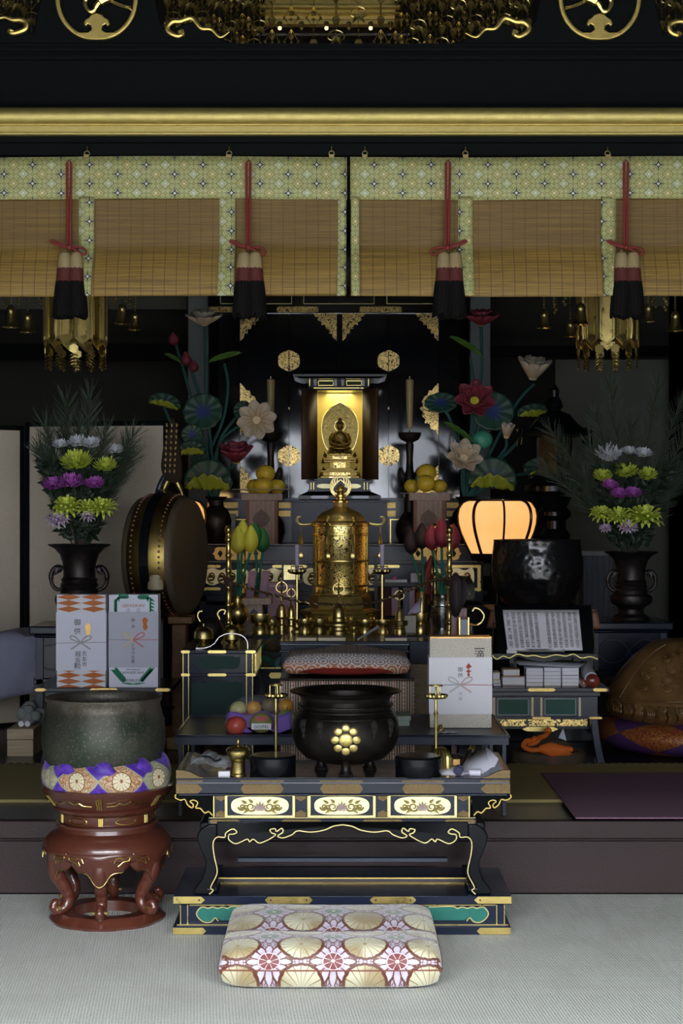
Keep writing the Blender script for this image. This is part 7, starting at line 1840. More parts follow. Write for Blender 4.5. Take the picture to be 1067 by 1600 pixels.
# cloth covered table
m = MB(); d = 8.35
def cf(u, v):
    x_ = -90+153*u
    if v < .45: t = v/.45; return W(x_, 999-6*u+4*math.sin(u*7), d)+Vector((0, .45*(1-t), .01*math.sin(u*12)*t))
    t = (v-.45)/.55; bot = 1110-30*u
    return W(x_, (999-6*u)+(bot-(999-6*u))*t, d)+Vector((.0, .018*math.sin(u*17+t*2)*t-.02*t+.01*math.sin(t*9+u*5), 0))
m.grid(cf, 40, 24); ct = thing('covered_table', 'low table draped with a blue grey cloth at the far left', 'table', (X(-10, d), d+.2, FL)); build('cloth', m, CLOTHG, ct, thick=.006, smooth=80)
m = MB(); m.box(X(-88, d), X(60, d), d+.02, d+.42, Z(1010, d)-.05, Z(1003, d)-.006)
for xx in (-85, 50):
    m.box(X(xx, d), X(xx+8, d), d+.03, d+.06, FL, Z(1010, d)-.05); m.box(X(xx, d), X(xx+8, d), d+.36, d+.39, FL, Z(1010, d)-.05)
build('table_frame', m, LACR, ct)
d = 7.87; bx0 = thing('wooden_box', 'small pale wooden box with lid on the floor at the far left', 'box', (X(32, d), d, FL))
m = MB(); m.box(X(11, d), X(52, d), d, d+.40, FL, Z(1156, d)); build('body', m, HINOKI, bx0, bevel=.002)
m = MB(); m.box(X(11, d)-.001, X(52, d)+.001, d-.001, d+.401, Z(1156, d)+.001, Z(1139, d)); build('lid', m, HINOKI, bx0, bevel=.003)
zb1 = Z(1139, d)
m = MB()
for i in range(14): m.ball((X(26, d)+random.uniform(-.0, .075), d+.12+random.uniform(0, .12), zb1+.025+random.uniform(0, .055)), random.uniform(.022, .036), 10)
tag(build('grey_wool', m, flat('grey wool', (.26, .27, .26), .95), loc=(X(35, d), d+.15, zb1)), 'heap of grey fluffy wool on top of the small wooden box', 'wool', kind='stuff')
for xx, lab in ((29, 'left white paper tube end poking from the grey wool'), (39, 'right white paper tube end poking from the grey wool')):
    m = MB(); m.tube([(X(xx, d), d+.06, zb1+.016), (X(xx, d)+.01, d+.2, zb1+.02)], .0135, 16); tag(build('paper_tube', m, WHITE2, loc=(X(xx, d), d+.06, zb1)), lab, 'paper tube', 'paper tubes on the small wooden box')
# ---------------------------------------------------------------- vase stands, vases and bouquets
def vstand(x0, x1, d_, zt_, lab, dep=.5):
    th = thing('vase_stand', lab, 'stand', ((X(x0, d_)+X(x1, d_))/2, d_, FL), 'black stands under the flower vases'); a, b_ = X(x0, d_), X(x1, d_)
    m = MB(); m.box(a-.03, b_+.03, d_-.02, d_+dep, zt_-.04, zt_); m.box(a-.01, b_+.01, d_, d_+dep-.02, zt_-.055, zt_-.04); build('top_board', m, LACB, th, bevel=.012, seg=3)
    m = MB(); m.box(a, b_, d_+.012, d_+dep-.03, zt_-.25, zt_-.055); m.box(a-.012, b_+.012, d_, d_+dep-.02, zt_-.28, zt_-.25); ap_ = build('apron_panel', m, LACB, th, bevel=.003)
    for s in (.28, .72):
        m = MB(); c = (a+(b_-a)*s, zt_-.15); m.tube([(c[0]+.075*math.cos(t)*(1+.08*math.cos(4*t)), d_+.010, c[1]+.06*math.sin(t)) for t in [2*PI*i/32 for i in range(32)]], .004, 6, closed=True); build('oval_moulding', m, BLUEG, ap_)
    for xx in (a, b_-.035):
        for dd in (d_, d_+dep-.06):
            m = MB(); m.box(xx, xx+.035, dd, dd+.035, FL, zt_-.055); m.box(xx-.006, xx+.045, dd-.004, dd+.04, FL, FL+.03); build('leg', m, BLUEG, th, bevel=.002)
    return th
def vase(cx_, d_, z0, s, lab):
    x = X(cx_, d_); th = thing('flower_vase', lab, 'vase', (x, d_, z0), 'dark bronze vases with elephant handles')
    q = .150/42*s
    prof = [(0, 106), (30, 106), (29, 102), (20, 97), (19, 90), (23, 85), (31, 81), (33, 75), (32, 69), (25, 66), (26, 61), (24, 58), (25.5, 54), (23, 51), (24.5, 47), (21.5, 44), (21, 36), (22.5, 25), (26, 14), (33, 6), (41, 2), (42, .5), (41, 0), (30, 7), (20, 22), (18, 40), (0, 44)]
    m = MB(); m.lathe((x, d_, z0), [(r*q, (106-h)*q) for r, h in prof], 48); bd_ = build('vase_body', m, BRONZE, th)
    for sd in (-1, 1):
        m = MB(); P = [(22, 34), (27, 31), (33, 33), (37, 40), (37, 50), (34, 57), (28, 61), (24.5, 60), (25, 57)]
        m.tube(cr([(x+sd*a*q, d_-.01, z0+(106-b_)*q) for a, b_ in P], 5), [3.6*q]*8+[3.4*q]*8+[2.6*q]*12+[1.6*q]*8, 10); m.ball((x+sd*27*q, d_-.01, z0+(106-33)*q), 5.5*q, 12)
        m.petal((x+sd*27*q, d_-.03, z0+(106-32)*q), (sd*.5, 0, -1), (0, -1, 0), 11*q, 9*q, .2, 0, 3, 4)
        build('elephant_handle', m, BRONZE, th)
    return x, z0+106*q, q
zl_ = Z(974, 8.30); vstand(56, 148, 8.10, zl_, 'black stand under the left flower vase, beside the bronze bowl', .42); LV = vase(124, 8.30, zl_+.001, 49*K(8.3)/.150, 'dark bronze vase with elephant handles holding the left chrysanthemums')
zr_ = Z(968, 9.0); vstand(925, 1042, 8.78, zr_, 'black stand under the right flower vase, behind the carved wooden fish', .46); RV = vase(986, 9.0, zr_+.001, 42*K(9.0)/.150, 'dark bronze vase with elephant handles holding the right chrysanthemums')
def mum(m, c, R, kind, n=1):
    c = Vector(c)
    layers = [(26, 1.0, .05, .0), (24, .95, .32, .10), (20, .82, .62, .2), (14, .6, .95, .25), (8, .4, 1.25, .3)] if kind != 'spider' else [(13, 1.1, -.25, .0), (14, 1.1, .15, .1), (12, .85, .55, .15), (9, .55, 1.0, .2)]
    for (n_, L, el, up) in layers:
        for j in range(n_):
            a = 2*PI*j/n_+random.uniform(-.1, .1); l = R*L*random.uniform(.82, 1.08); e = el+random.uniform(-.1, .1)
            dv = Vector((math.cos(a)*math.cos(e), math.sin(a)*math.cos(e), math.sin(e)*.9))
            sw = (.17 if kind != 'spider' else .20)*R
            s_ = Vector((-math.sin(a), math.cos(a), 0)); p1 = c+dv*l*.5; p2 = c+dv*l*.85+Vector((0, 0, .10*R)); p3 = c+dv*l*1.0+Vector((0, 0, .24*R if kind != 'spider' else -.05*R))
            vs = [c-s_*sw*.3, c+s_*sw*.3, p1-s_*sw*.5, p1+s_*sw*.5, p2-s_*sw*.5, p2+s_*sw*.5, p3-s_*sw*.12, p3+s_*sw*.12, p1+Vector((0, 0, -.04*R)), p2+Vector((0, 0, -.04*R))]
            m.add(vs, [(0, 1, 3, 2), (2, 3, 5, 4), (4, 5, 7, 6)], [(0, 0), (1, 0), (0, .5), (1, .5), (0, .8), (1, .8), (0, 1), (1, 1), (.5, .5), (.5, .8)])
cnames = {id(CW): 'white', id(CY_): 'yellow green', id(CP): 'purple', id(CL): 'pale pink'}
def bouquet(side_, V, d_, flowers, top, spread):
    x0, z0, q = V; k = K(d_)
    for (fx, fy, mt_, R, kind, lab) in flowers:
        c = W(fx, fy+3, d_-.05+random.uniform(-.04, .04)-.0008*abs(fy-700)); th = thing('chrysanthemum', lab, 'chrysanthemum', c, 'chrysanthemums in the %s vase' % side_)
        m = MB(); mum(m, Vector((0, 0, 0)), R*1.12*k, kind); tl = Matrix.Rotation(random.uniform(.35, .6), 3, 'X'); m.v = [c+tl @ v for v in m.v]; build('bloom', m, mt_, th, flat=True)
        m = MB(); m.tube(cr([Vector((x0+(c.x-x0)*.15, d_, z0-.04)), Vector(((x0+(c.x-x0)*.75), d_-.01, (z0+c.z)/2)), c+Vector((0, 0, .01))], 5), .0035, 6); m.ball(c+Vector((0, 0, -.006)), .013, 8, sc=(1, 1, .7)); build('stem', m, FOL, th)
    for i, (ang, L) in enumerate(spread):
        a = ang; base = Vector((x0+.03*math.sin(a), d_+random.uniform(-.02, .05), z0-.02)); tip = base+Vector((math.sin(a)*L, random.uniform(-.05, .09), math.cos(a)*L))
        th = thing('pine_branch', 'long needled dark green pine branch fanned out behind the %s chrysanthemums' % side_, 'pine branch', base, 'pine branches in the %s vase' % side_)
        P = cr([base, (base+tip)/2+Vector((-.03*math.sin(a), 0, .02)), tip], 8); m = MB(); m.tube(P, .004, 5); build('twig', m, TWIG, th)
        m = MB()
        for j in range(240):
            t = .22+.78*(j/240); p = base.lerp(tip, t)+Vector((-.03*math.sin(a)*math.sin(t*PI), 0, .02*math.sin(t*PI))); ax_ = (tip-base).normalized()
            b2 = random.uniform(0, 2*PI); rad = Vector((math.cos(b2), math.sin(b2)*.8, 0)); rad = (rad-ax_*rad.dot(ax_)).normalized()
            op = .62 if t < .96 else .35; dv = (ax_*math.cos(op)+rad*math.sin(op)).normalized(); l = random.uniform(.075, .115); w = dv.cross(Vector((0, 1, .2))).normalized()*.0017
            m.add([p-w, p+w, p+dv*l+w*.35, p+dv*l-w*.35], [(0, 1, 2, 3)])
        tag(build('needles', m, PINE, th, flat=True), kind='stuff')
    m = MB()
    for i in range(520):
        t = random.random()**.8; a = random.uniform(-1, 1); rr = (22+42*t)*k*a; p = Vector((x0+rr, d_+random.uniform(-.06, .05), z0+(6+125*t)*k))
        m.petal(p, (random.uniform(-1, 1)+a*.6, random.uniform(-.8, .2), random.uniform(-.3, 1)), (0, -1, .3), random.uniform(.035, .055), .024, .15, .1, 2, 3)
    tag(build('dark_foliage', m, FOL, loc=(x0, d_, z0), flat=True), 'dense dark green foliage filling in between the %s chrysanthemums' % side_, 'foliage', kind='stuff')
LF = [(94, 694, CW, 13, 'd', 'white chrysanthemum at the left end of the top row, left vase'), (122, 690, CW, 15, 'd', 'second white chrysanthemum of the top row, left vase'), (143, 692, CW, 14, 'd', 'third white chrysanthemum of the top row, left vase'), (180, 702, CW, 13, 'd', 'lone drooping white chrysanthemum at the right, left vase'),
 (119, 722, CY_, 24, 'd', 'wide flat yellow green chrysanthemum under the white row, left vase'), (166, 727, CY_, 18, 'd', 'smaller yellow green chrysanthemum to the right under the white row, left vase'),
 (82, 756, CP, 16, 'd', 'leftmost purple chrysanthemum, left vase'), (112, 755, CP, 21, 'd', 'middle purple chrysanthemum, left vase'), (148, 755, CP, 15, 'd', 'rightmost purple chrysanthemum, left vase'),
 (104, 787, CY_, 21, 'spider', 'left yellow green spider chrysanthemum of the lower row, left vase'), (138, 790, CY_, 17, 'spider', 'middle yellow green spider chrysanthemum of the lower row, left vase'), (160, 789, CY_, 20, 'spider', 'right yellow green spider chrysanthemum of the lower row, left vase'),
 (91, 808, CL, 17, 'spider', 'pale pink chrysanthemum at the lower left, left vase'), (137, 803, CL, 12, 'spider', 'small pale pink chrysanthemum half hidden at the bottom, left vase')]
RF = [(951, 709, CW, 20, 'd', 'left white chrysanthemum of the top row, right vase'), (983, 704, CW, 12, 'd', 'middle white chrysanthemum of the top row, right vase'), (1005, 708, CW, 14, 'd', 'right white chrysanthemum of the top row, right vase'),
 (941, 743, CY_, 15, 'd', 'left yellow green chrysanthemum under the white row, right vase'), (978, 737, CY_, 19, 'd', 'middle yellow green chrysanthemum under the white row, right vase'), (1012, 741, CY_, 15, 'd', 'right yellow green chrysanthemum under the white row, right vase'),
 (953, 758, CP, 14, 'd', 'upper left purple chrysanthemum, right vase'), (966, 770, CP, 13, 'd', 'lower middle purple chrysanthemum, right vase'), (989, 770, CP, 14, 'd', 'right purple chrysanthemum, right vase'),
 (940, 799, CY_, 17, 'spider', 'left yellow green spider chrysanthemum of the lower row, right vase'), (966, 803, CY_, 18, 'spider', 'middle yellow green spider chrysanthemum of the lower row, right vase'), (1008, 803, CY_, 26, 'spider', 'large right yellow green spider chrysanthemum of the lower row, right vase'),
 (946, 822, CL, 9, 'spider', 'tiny pale pink chrysanthemum at the lower left, right vase'), (982, 820, CL, 14, 'spider', 'pale pink spider chrysanthemum at the bottom, right vase')]
bouquet('left', LV, 8.30, LF, 0, [(0, .60), (.07, .75), (-.10, .72), (-.35, .52), (.42, .52), (.42, .60), (-.26, .62), (.22, .58), (.48, .40), (-.42, .36), (-.16, .60), (.50, .50), (-.38, .50)])
bouquet('right', RV, 9.0, RF, 0, [(0, .70), (-.12, .92), (.16, .92), (-.35, .62), (.42, .72), (-.55, .78), (.30, .85), (-.62, .60), (.52, .55), (-.25, .78), (-.75, .62), (.62, .66)])
# ---------------------------------------------------------------- black hammered bowl on the right
d = 8.6; k = K(d); xb = X(839, d)
bb = thing('black_bowl_bell', 'large hammered black bowl bell right of the altar, in front of the glowing lantern', 'bowl bell', (xb, d, Z(948, d)))
m = MB(); m.plathe(839, d, [(0, 948), (40, 947), (56, 940), (66, 920), (71, 898), (71.5, 880), (69, 858), (67.5, 846), (68.5, 843), (64, 843), (65, 860), (67, 890), (50, 935), (0, 940)], 64); build('bowl_body', m, HAMMER, bb)
bs_ = thing('bowl_pedestal', 'black pedestal topped with a brown orange brocade cloth under the black bowl', 'pedestal', (xb, d, FL))
m = MB(); m.box(X(768, d), X(918, d), d-.22, d+.22, FL, Z(975, d)); build('pedestal_body', m, LAC, bs_, bevel=.004)
m = MB()
def dr2(u, v):
    return Vector((X(760+162*u, d), d-.25+.47*v, Z(949.5, d)+.004*math.sin(u*20)-.001))
m.grid(dr2, 30, 6); m.grid(lambda u, v: W(760+162*u-(6*v if u < .5 else -4*v)*abs(2*u-1), 949.5+26*v+3*math.sin(u*9), d)+Vector((0, -.25+.006*math.sin(u*30)*v, 0)), 30, 6)
build('brocade_cloth', m, mat('brown orange brocade', f_engr((.36, .14, .07), (.14, .06, .03), 30, 0.)), bs_, thick=.004)
# ---------------------------------------------------------------- carved wooden fish drum
d = 8.12; k = K(d); cx_ = 1082
wf = thing('wooden_fish_drum', 'huge carved camphor wooden fish drum with scroll relief at the right edge', 'wooden drum', (X(cx_, d), d, Z(1120, d)))
prof = [(0, 1121), (120, 1121), (134, 1112), (136, 1100), (132, 1088), (136, 1082), (128, 1070), (112, 1048), (92, 1025), (72, 1010), (60, 1002), (40, 999), (0, 998)]
def fr_(y):
    for i in range(len(prof)-1):
        (r0, y0), (r1, y1) = prof[i], prof[i+1]
        if y1 <= y <= y0 and y0 > y1: return r0+(r1-r0)*(y0-y)/(y0-y1)
    return 60
m = MB(); m.plathe(cx_, d, prof, 96, sc=(1, 1)); bdy = build('body', m, CARVED, wf, smooth=60)
def on(px_, py_, lift=0):
    R1 = fr_(py_)*k; dx = (px_-cx_)*k*.965; return Vector((X(cx_, d)+dx, d-math.sqrt(max(0, R1*R1-dx*dx))-lift, Z(py_, d)))
for cxs, cys, r_ in ((1050, 1013, 6), (1036, 1019, 6.5), (1024, 1023, 5), (1058, 1026, 7), (1029, 1036, 7), (1050, 1037, 7), (1020, 1049, 8), (1053, 1051, 9), (992, 1048, 6), (1057, 1067, 9), (985, 1063, 7), (1018, 1063, 8), (1066, 1040, 6), (1004, 1036, 4)):
    m = MB(); P = []
    for i in range(34):
        t = i/33; a = t*PI*4.4; rr = r_*(1-.88*t); P.append(on(cxs+rr*math.cos(a), cys+rr*math.sin(a)*.95, .012+.014*t))
    m.tube(P, [(2.2-.8*i/33)*k for i in range(34)], 6); m.ball(on(cxs, cys, .012), 1.8*k, 8); build('scroll_relief', m, CARVED, wf)
for i, px_ in enumerate((950, 962, 976, 992, 1008, 1022, 1036, 1050, 1064)):
    m = MB()
    for j in range(4):
        x_ = px_+(j-1.5)*2.6; m.tube(cr([on(x_, 1091, .025), on(x_+1.5*math.sin(i), 1098, .045), on(x_, 1106, .05), on(x_-1, 1115, .035)], 4), 1.7*k, 6)
    if i % 2 == 0: m.tube([on(px_+5*math.cos(t*12)*(1-t*.8), 1093+5*math.sin(t*12)*(1-t*.8), .05+.01*t) for t in [q/20 for q in range(21)]], 1.4*k, 6)
    build('carved_ruff', m, CARVED, wf)
m = MB(); m.tube(cr([on(954, 1083, .01), on(968, 1062, .006), on(988, 1036, .006), on(1010, 1016, .006), on(1030, 1004, .006)], 6), .8*k, 6); m.tube(cr([on(958, 1086, .012), on(990, 1084, .018), on(1030, 1082, .018), on(1070, 1082, .018)], 6), 1.6*k, 6); build('carved_ridge', m, CARVED, wf)
fcu = thing('drum_cushion', 'big round purple and orange gold patchwork cushion under the wooden fish drum', 'cushion', (X(cx_, d), d, FL))
m = MB(); pr = [(0, 1118), (110, 1118), (138, 1122), (152, 1134), (157, 1150), (154, 1166), (142, 1180), (122, 1190), (100, 1193.5), (0, 1193.5)]
zlo = Z(1193.5, d); zhi = Z(1118, d); m.lathe((X(cx_, d), d, 0), [(r*k*.96, FL+.001+(Z(y, d)-zlo)/(zhi-zlo)*(zhi-FL-.002)) for r, y in pr], 72)
build('cushion_body', m, FISHC, fcu, smooth=80)
# ---------------------------------------------------------------- bronze pedestal lantern, right back
d = 9.9; k = K(d); C = 866
bl = thing('bronze_lantern', 'tall dark bronze pedestal lantern in the shadow behind the black bowl', 'lantern', (X(C, d), d, FL)); hx = dict(n=6)
m = MB(); m.plathe(C, d, [(0, 600), (3, 602), (8, 610), (7, 620), (12, 628), (14, 636), (10, 640), (12, 646), (0, 646)], 18); build('finial', m, LAC, bl)
m = MB(); m.plathe(C, d, [(10, 642), (26, 648), (40, 664), (56, 675), (60, 677), (58, 681), (34, 684), (0, 684)], 6, ph=0); rf = build('roof', m, LAC, bl, flat=True)
for i in range(6):
    a = 2*PI*i/6; m = MB(); x, y = X(C, d)+59*k*math.sin(a), d-59*k*math.cos(a); m.tube(cr([(x, y, Z(678, d)), (x+4*k*math.sin(a), y-4*k*math.cos(a), Z(672, d)), (x+2*k*math.sin(a), y, Z(667, d))], 4), 2.2*k, 6); m.lathe((x, y, 0), [(0, Z(682, d)), (3*k, Z(684, d)), (5*k, Z(696, d)), (0, Z(696, d))], 8); build('corner_scroll', m, LAC, rf)
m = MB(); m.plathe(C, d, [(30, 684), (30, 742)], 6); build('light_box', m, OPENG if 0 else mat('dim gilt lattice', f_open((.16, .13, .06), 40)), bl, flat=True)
m = MB(); m.plathe(C, d, [(0, 742), (40, 743), (42, 748), (36, 756), (46, 760), (46, 768), (30, 774), (24, 784), (20, 792), (26, 800), (26, 806), (18, 814), (18, 826), (26, 836), (24, 842), (14, 850), (13, 900), (24, 930), (40, 960), (44, 990), (0, 990)], 24); m.lathe((X(C, d), d, FL), [(0, 0), (.24, 0), (.24, .1), (.17, .14), (.12, Z(985, d)-FL), (0, Z(985, d)-FL)], 24); build('column', m, LAC, bl)
# ---------------------------------------------------------------- background walls: fusuma, beams
m = MB(); q = 11.2; m.pbox(868, 1052, 562, 1010, q, q+.04); m.box(X(868, q), X(1052, q), q, q+.04, FL, Z(1010, q)); struct('door_1', m, FUSU)
m = MB(); m.pbox(1052, 1068, 430, 1010, 10.9, 11.05); m.box(X(1052, 10.9), X(1068, 10.9), 10.9, 11.05, FL, Z(430, 10.9)); struct('trim_6', m, LACR)
m = MB(); q = 11.9; m.pbox(-60, 292, 455, 483, q, q+.03); struct('window_1', m, FUSU)
m = MB(); m.pbox(960, 1200, 455, 478, q, q+.03); struct('window_2', m, FUSU)
m = MB(); q = 11.6; m.pbox(-90, 292, 537, 562, q, q+.05); struct('trim_7', m, LACF)
m = MB(); m.pbox(768, 1200, 540, 556, q, q+.05); struct('trim_8', m, LACF)
cu_ = thing('grey_curtain', 'pale grey blue curtain hanging in the gap behind the right flower vase', 'curtain', W(935, 945, 10.6)); q = 10.6
m = MB(); m.grid(lambda u, v: W(912+44*u, 868+100*v, q)+Vector((0, .012*math.sin(u*30), 0)), 40, 4); build('cloth', m, flat('grey blue curtain cloth', (.18, .20, .24), .9), cu_, thick=.003)
m = MB(); m.pbox(900, 962, 861, 868, q-.02, q+.04); m.pbox(900, 903, 868, 1000, q, q+.03); m.pbox(955, 957, 868, 1000, q-.01, q+.03); m.box(X(900, q), X(903, q), q, q+.03, FL, Z(990, q)); build('frame', m, LACR, cu_)
# ---------------------------------------------------------------- hanging gilt cylinders, bells
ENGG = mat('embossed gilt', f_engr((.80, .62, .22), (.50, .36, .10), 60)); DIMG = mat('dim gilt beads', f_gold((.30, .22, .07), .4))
def hcyl(cx_, lab):
    d = 8.6; k = K(d); th = thing('hanging_gilt_banner', lab, 'hanging ornament', W(cx_, 580, d), 'gilt cylinder ornaments hanging behind the blinds'); n = 12; R0 = 46*k
    m = MB(); m.plathe(cx_, d, [(40, 330), (40, 530)], 24); m.tube([W(cx_, 330, d), (X(cx_, d), d, 4.2)], .012, 8); m.plathe(cx_, d, [(0, 328), (42, 330), (42, 334), (0, 334)], 24); build('core', m, mat('dark gilt core', f_gold((.2, .15, .05), .5)) if 'dark gilt core' not in bpy.data.materials else bpy.data.materials['dark gilt core'], th)
    for i in range(n):
        a = 2*PI*(i+.5)/n+.1; s_, c_ = math.sin(a), math.cos(a); w = R0*math.tan(PI/n)*.93
        Mx = Matrix(((c_, s_, 0, X(cx_, d)+R0*s_), (s_, -c_, 0, d-R0*c_), (0, 0, 1, 0), (0, 0, 0, 1)))
        zt_, zm, zb2 = Z(340, d), Z(533, d), Z(543, d)
        m = MB(); m.T = Mx; o = [(-w, zt_), (w, zt_), (w, zm), (0, zb2), (-w, zm)]
        m.add([(a_, 0, b_) for a_, b_ in o]+[(a_, .004, b_) for a_, b_ in o], [(0, 1, 2, 3, 4), (9, 8, 7, 6, 5)]+[(j, j+5, (j+1) % 5+5, (j+1) % 5) for j in range(5)]); pl2 = build('gilt_plate', m, GOLD, th)
        m = MB(); m.T = Mx
        for sc_ in (1.0, .72):
            o2 = [(-w*sc_, zt_, 1), (w*sc_, zt_, 1), (w*sc_, zm+(1-sc_)*.01, 1), (0, zb2+(1-sc_)*.03, 1), (-w*sc_, zm+(1-sc_)*.01, 1)]
            m.tube([(a_, .006, b_) for a_, b_, _ in o2], .0022, 5, closed=True)
        iw = w*.42; m.box(-iw, iw, .004, .007, zm+.02, zt_-.02, 1); build('relief_strip', m, [PALEG, ENGG], pl2)
    for i in range(n):
        a = 2*PI*i/n+.1; c = Vector((X(cx_, d)+R0*math.sin(a), d-R0*math.cos(a), Z(549, d))); t_ = Vector((math.cos(a), math.sin(a), 0)); o2 = Vector((math.sin(a), -math.cos(a), 0))
        m = MB(); r_ = 7.5*k; m.loft([[c+t_*r_*math.sin(b_)+Vector((0, 0, r_*math.cos(b_)))+o2*e for b_ in [2*PI*j/6 for j in range(6)]] for e in (0, .004)]); build('hexagon_plate', m, GOLD, th, flat=True)
        m = MB(); zc_ = Z(557, d)
        for j in range(4):
            m.ball(c+Vector((0, 0, -(9+j*6)*k))+t_*random.uniform(-3, 3)*k, 1.9*k, 8); 
            for s in (-1, 1): m.petal(c+Vector((0, 0, -(8+j*5)*k)), (t_*s+Vector((0, 0, -.5))), o2, 8*k, 3.5*k, .2, 0, 2, 3)
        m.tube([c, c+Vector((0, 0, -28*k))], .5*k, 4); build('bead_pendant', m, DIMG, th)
hcyl(118, 'gilt pierced cylinder ornament hanging behind the leftmost tassel'); hcyl(949, 'gilt pierced cylinder ornament hanging behind the rightmost tassel')
def hbell(px_, py_, s, dd, lab):
    k = K(dd); th = thing('hanging_bell', lab, 'bell', W(px_, py_, dd), 'small gilt wind bells hanging below the blinds')
    m = MB(); m.plathe(px_, dd, [(0, py_-17*s), (4*s, py_-16*s), (6.5*s, py_-12*s), (7*s, py_-8*s), (6.5*s, py_-7*s), (7*s, py_-3*s), (8*s, py_+5*s), (10*s, py_+11*s), (12.5*s, py_+14*s), (11*s, py_+14*s), (6*s, py_)], 20, lobes=8, la=.03); build('bell_body', m, BRASSD, th)
    m = MB(); y = py_-17*s
    while y > 448: m.ball(W(px_, y, dd), 2.0*k, 6); y -= 4.6
    m.tube([W(px_, py_-16*s, dd), W(px_, 400, dd), (X(px_, dd), dd, 4.2)], .5*k, 4); build('bead_chain', m, BRASSD, th)
    m = MB()
    for j in range(6): m.petal(W(px_, py_+12*s, dd), (math.cos(j*1.05), math.sin(j*1.05)*.6, -.35), (0, 0, 1), 9*k*s, 5*k*s, .1, 0, 2, 3)
    build('clapper', m, GOLD, th)
for px_, py_, s, dd, lab in ((17, 496, 1.1, 8.2, 'small gilt bell nearest the left edge of the view'), (43, 505, 1.0, 8.1, 'small gilt bell second from the left edge'), (90, 484, 1.0, 8.0, 'small gilt bell directly before the left gilt cylinder'), (191, 492, 1.0, 8.2, 'small gilt bell just right of the left gilt cylinder'), (211, 503, .9, 8.1, 'lower small gilt bell two places right of the left gilt cylinder'),
    (850, 500, .9, 8.1, 'small gilt bell farthest left of the right gilt cylinder'), (891, 515, .8, 8.4, 'dim small gilt bell left of the right gilt cylinder'), (907, 492, 1.1, 8.0, 'small gilt bell overlapping the left side of the right gilt cylinder'), (1013, 490, .9, 8.2, 'small gilt bell just right of the right gilt cylinder'), (1055, 503, 1.0, 8.1, 'small gilt bell nearest the right edge of the view')): hbell(px_, py_, s, dd, lab)
# bead garlands around the bells
for px_ in (8, 28, 62, 178, 200, 868, 882, 1022, 1040):
    m = MB(); k_ = K(8.3); random.seed(px_)
    for j in range(random.randint(3, 6)): m.ball(W(px_+random.uniform(-3, 3), 466+j*4.5, 8.3), random.uniform(1.8, 3)*k_, 8)
    m.tube([W(px_, 480, 8.3), (X(px_, 8.3), 8.3, 4.2)], .5*k_, 4)
    tag(build('hanging_bead_garland', m, BRASSD, loc=W(px_, 480, 8.3)), 'short dangling string of brass beads among the hanging bells', 'bead string', 'bead strings among the hanging bells')
# ---------------------------------------------------------------- gilt canopy ornaments above the transom
d = 7.7; k = K(d)
cp = thing('gilt_canopy', 'gilt canopy beam with small lit lamps seen through the centre transom opening', 'canopy', W(520, 40, d))
m = MB(); m.pbox(413, 618, -40, 36, d+.1, d+.16); m.pbox(405, 626, 6, 12, d+.06, d+.1); m.pbox(405, 626, 18, 21, d+.06, d+.1); m.pbox(413, 618, 30, 38, d+.05, d+.1); build('beam', m, GOLDM, cp, bevel=.004)
m = MB(); m.box(X(412, d), X(620, d), d+.1, d+.8, Z(-40, d), 4.2); build('ceiling_mount', m, LACR, cp)
m = MB(); m.pbox(395, 640, 46, 52, d+.2, d+.24); build('lower_rail', m, LACR, cp)
BULB = mat('lit bulb', None, (.9, .7, .3), .5, em=(1, .75, .25), es=1.6)
for px_, mt_ in ((437, BULB), (471, GOLDM), (510, BULB), (545, GOLDM), (579, BULB), (610, GOLDM)):
    m = MB(); m.ball(W(px_, 44, d), 3.2*k, 10, mi=1); m.lathe((X(px_, d), d, 0), [(3*k, Z(42, d)), (4*k, Z(36, d)), (3*k, Z(34, d)), (0, Z(34, d))], 10); build('lamp', m, [BRASSD, mt_], cp)
def strand(seed, h=8):
    random.seed(seed); m = MB(); k = K(d); z = 0
    m.tube([(0, 0, 0), (0, 0, -h*.10)], .0014, 4)
    for j in range(h):
        z = -j*.10-.02; kind = random.randint(0, 2)
        if kind == 0:
            for s in (-1, 1): 
                m.tube(cr([(0, 0, z), (s*.025, 0, z-.01), (s*.035, 0, z-.035), (s*.015, 0, z-.045), (s*.018, 0, z-.028)], 3), .003, 5); m.petal((0, 0, z-.03), (s*.6, 0, -1), (0, -1, 0), .05, .02, .2, .1, 2, 4)
        elif kind == 1:
            m.ball((0, 0, z-.03), .012, 8); m.ball((0, 0, z-.055), .007, 8)
            for s in (-1, 1): m.tube([(s*.002, 0, z), (s*.03, 0, z-.05), (s*.002, 0, z-.09)], .0018, 4); m.ball((s*.03, 0, z-.05), .007, 6)
        else:
            for q in range(4): m.ball((0, 0, z-q*.022), .0055, 6)
            m.petal((0, 0, z-.04), (0, 0, -1), (0, -1, 0), .055, .035, .2, .05, 2, 4)
    return m
protos = []
spots = [(x_, -60 + (i*37 % 17), 7.5+.5*((i*53) % 7)/7) for i, x_ in enumerate(list(range(262, 412, 9))+list(range(618, 832, 9))+list(range(-6, 58, 11))+list(range(1034, 1080, 11)))]
spots += [(x_, -70, 7.3) for x_ in (425, 455, 490, 525, 560, 595)]
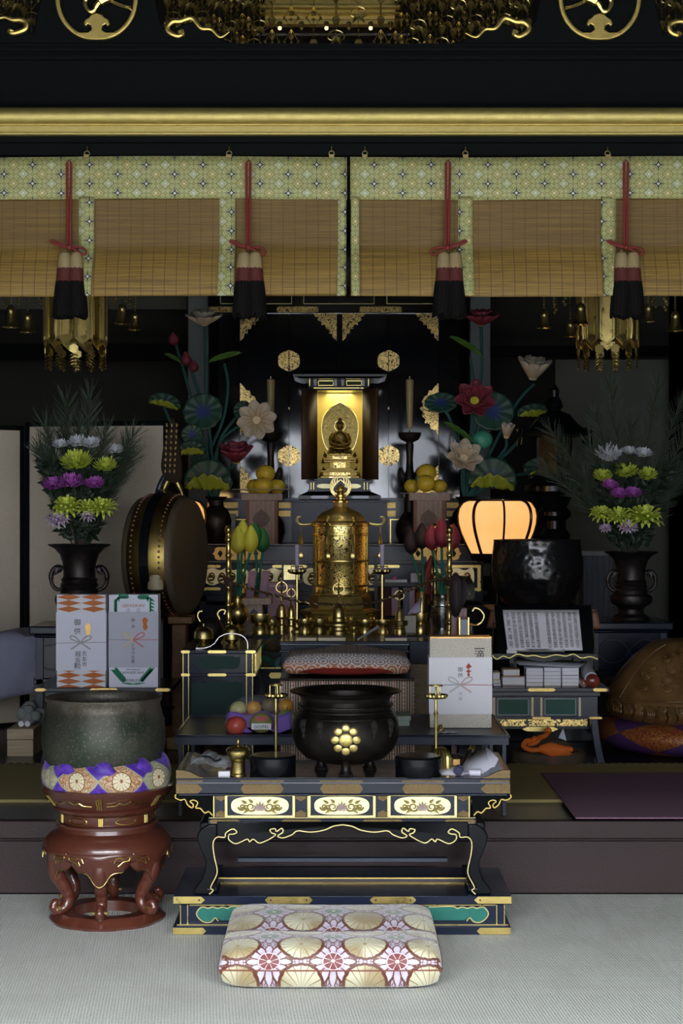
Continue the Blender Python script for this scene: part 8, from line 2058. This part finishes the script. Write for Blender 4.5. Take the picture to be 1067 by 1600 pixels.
for i, (px_, py_, dd) in enumerate(spots):
    v = i % 5; loc = W(px_, py_, dd); lab = 'slender gilt hanging ornament of beads and leaf plates behind the black transom'
    if len(protos) < 5:
        m = strand(v+3); Lz = 4.2-loc.z
        th = thing('canopy_pendant', lab, 'hanging ornament', loc, 'gilt canopy pendants behind the transom')
        m.v = [p+loc for p in m.v]; build('pendant_chain', m, GOLD, th)
        c = MB(); c.tube([loc, loc+Vector((0, 0, Lz))], .0015, 4); build('cord', c, GOLD, th); protos.append(th)
    else:
        o = dup(protos[v], loc=loc, label=lab)
        for ch in o.children:
            if ch.name.startswith('cord'): ch.scale.z = (4.2-loc.z)/(4.2-protos[v].location.z)
# ---------------------------------------------------------------- light
w = bpy.data.worlds.new('world'); SC.world = w; w.use_nodes = True
w.node_tree.nodes['Background'].inputs[0].default_value = (.6, .7, .9, 1); w.node_tree.nodes['Background'].inputs[1].default_value = .01
def area(name, loc, size, energy, col, rot):
    l = bpy.data.lights.new(name, 'AREA'); l.shape = 'RECTANGLE'; l.size, l.size_y = size; l.energy = energy; l.color = col
    o = bpy.data.objects.new(name, l); COL.objects.link(o); o.location = loc; o.rotation_euler = rot; return o
# garden daylight: the bright opening itself and the sky high above the eaves
area('daylight_through_entrance', (0, -2.0, 1.85), (8, 1.6), 215, (.84, .89, 1.0), (PI/2, 0, 0))
area('open_sky_outside', (0, -4.0, 5.2), (9, 3.5), 9500, (.95, .97, 1.0), (PI/2-.45, 0, 0))
random.seed(11)
m = MB()
for (tx, tz, n_, sp) in ((-1.25, 2.25, 90, .30), (.95, 2.1, 120, .35), (-.75, 1.8, 60, .22), (1.5, 2.4, 70, .3)):
    for i in range(n_): m.petal((tx+random.gauss(0, sp), -1.5+random.gauss(0, .1), tz+random.gauss(0, sp*.8)), (random.uniform(-1, 1), random.uniform(-.4, .4), random.uniform(-1, .6)), (0, 1, .2), random.uniform(.08, .2), random.uniform(.03, .07), .1, 0, 2, 4)
gt_ = thing('garden_tree', 'leafy garden tree standing outside the hall entrance, mirrored in the black cabinet doors', 'tree', (0, -1.5, 0)); tag(build('leaves', m, FOL, gt_, flat=True), kind='stuff')
m = MB()
for a_ in (-1.25, -.75, .95, 1.5): m.tube(cr([(.2, -1.6, 0), (.3*a_+.1, -1.6, 1.0), (a_, -1.5, 2.3)], 5), [.07]*5+[.03]*6, 8)
build('trunk', m, TWIG, gt_)
def spot(name, loc, tgt, e, col, ang=40, r=.05):
    l = bpy.data.lights.new(name, 'SPOT'); l.energy = e; l.color = col; l.spot_size = math.radians(ang); l.spot_blend = .6; l.shadow_soft_size = r
    o = bpy.data.objects.new(name, l); COL.objects.link(o); o.location = loc
    o.rotation_euler = (Vector(tgt)-Vector(loc)).to_track_quat('-Z', 'Y').to_euler(); return o
l = bpy.data.lights.new('shrine_lamp', 'AREA'); l.size = .16; l.energy = .5; l.color = (1, .88, .55); o = bpy.data.objects.new('shrine_lamp', l); COL.objects.link(o); o.location = SHRINE
spot('ceiling_spot', (.1, 7.2, 3.9), (0, 9.0, 1.1), 45, (1, .95, .78), 26)
SC.view_settings.view_transform = 'Standard'; SC.view_settings.look = 'None'; SC.view_settings.gamma = 1
SC.view_settings.exposure = 0.85
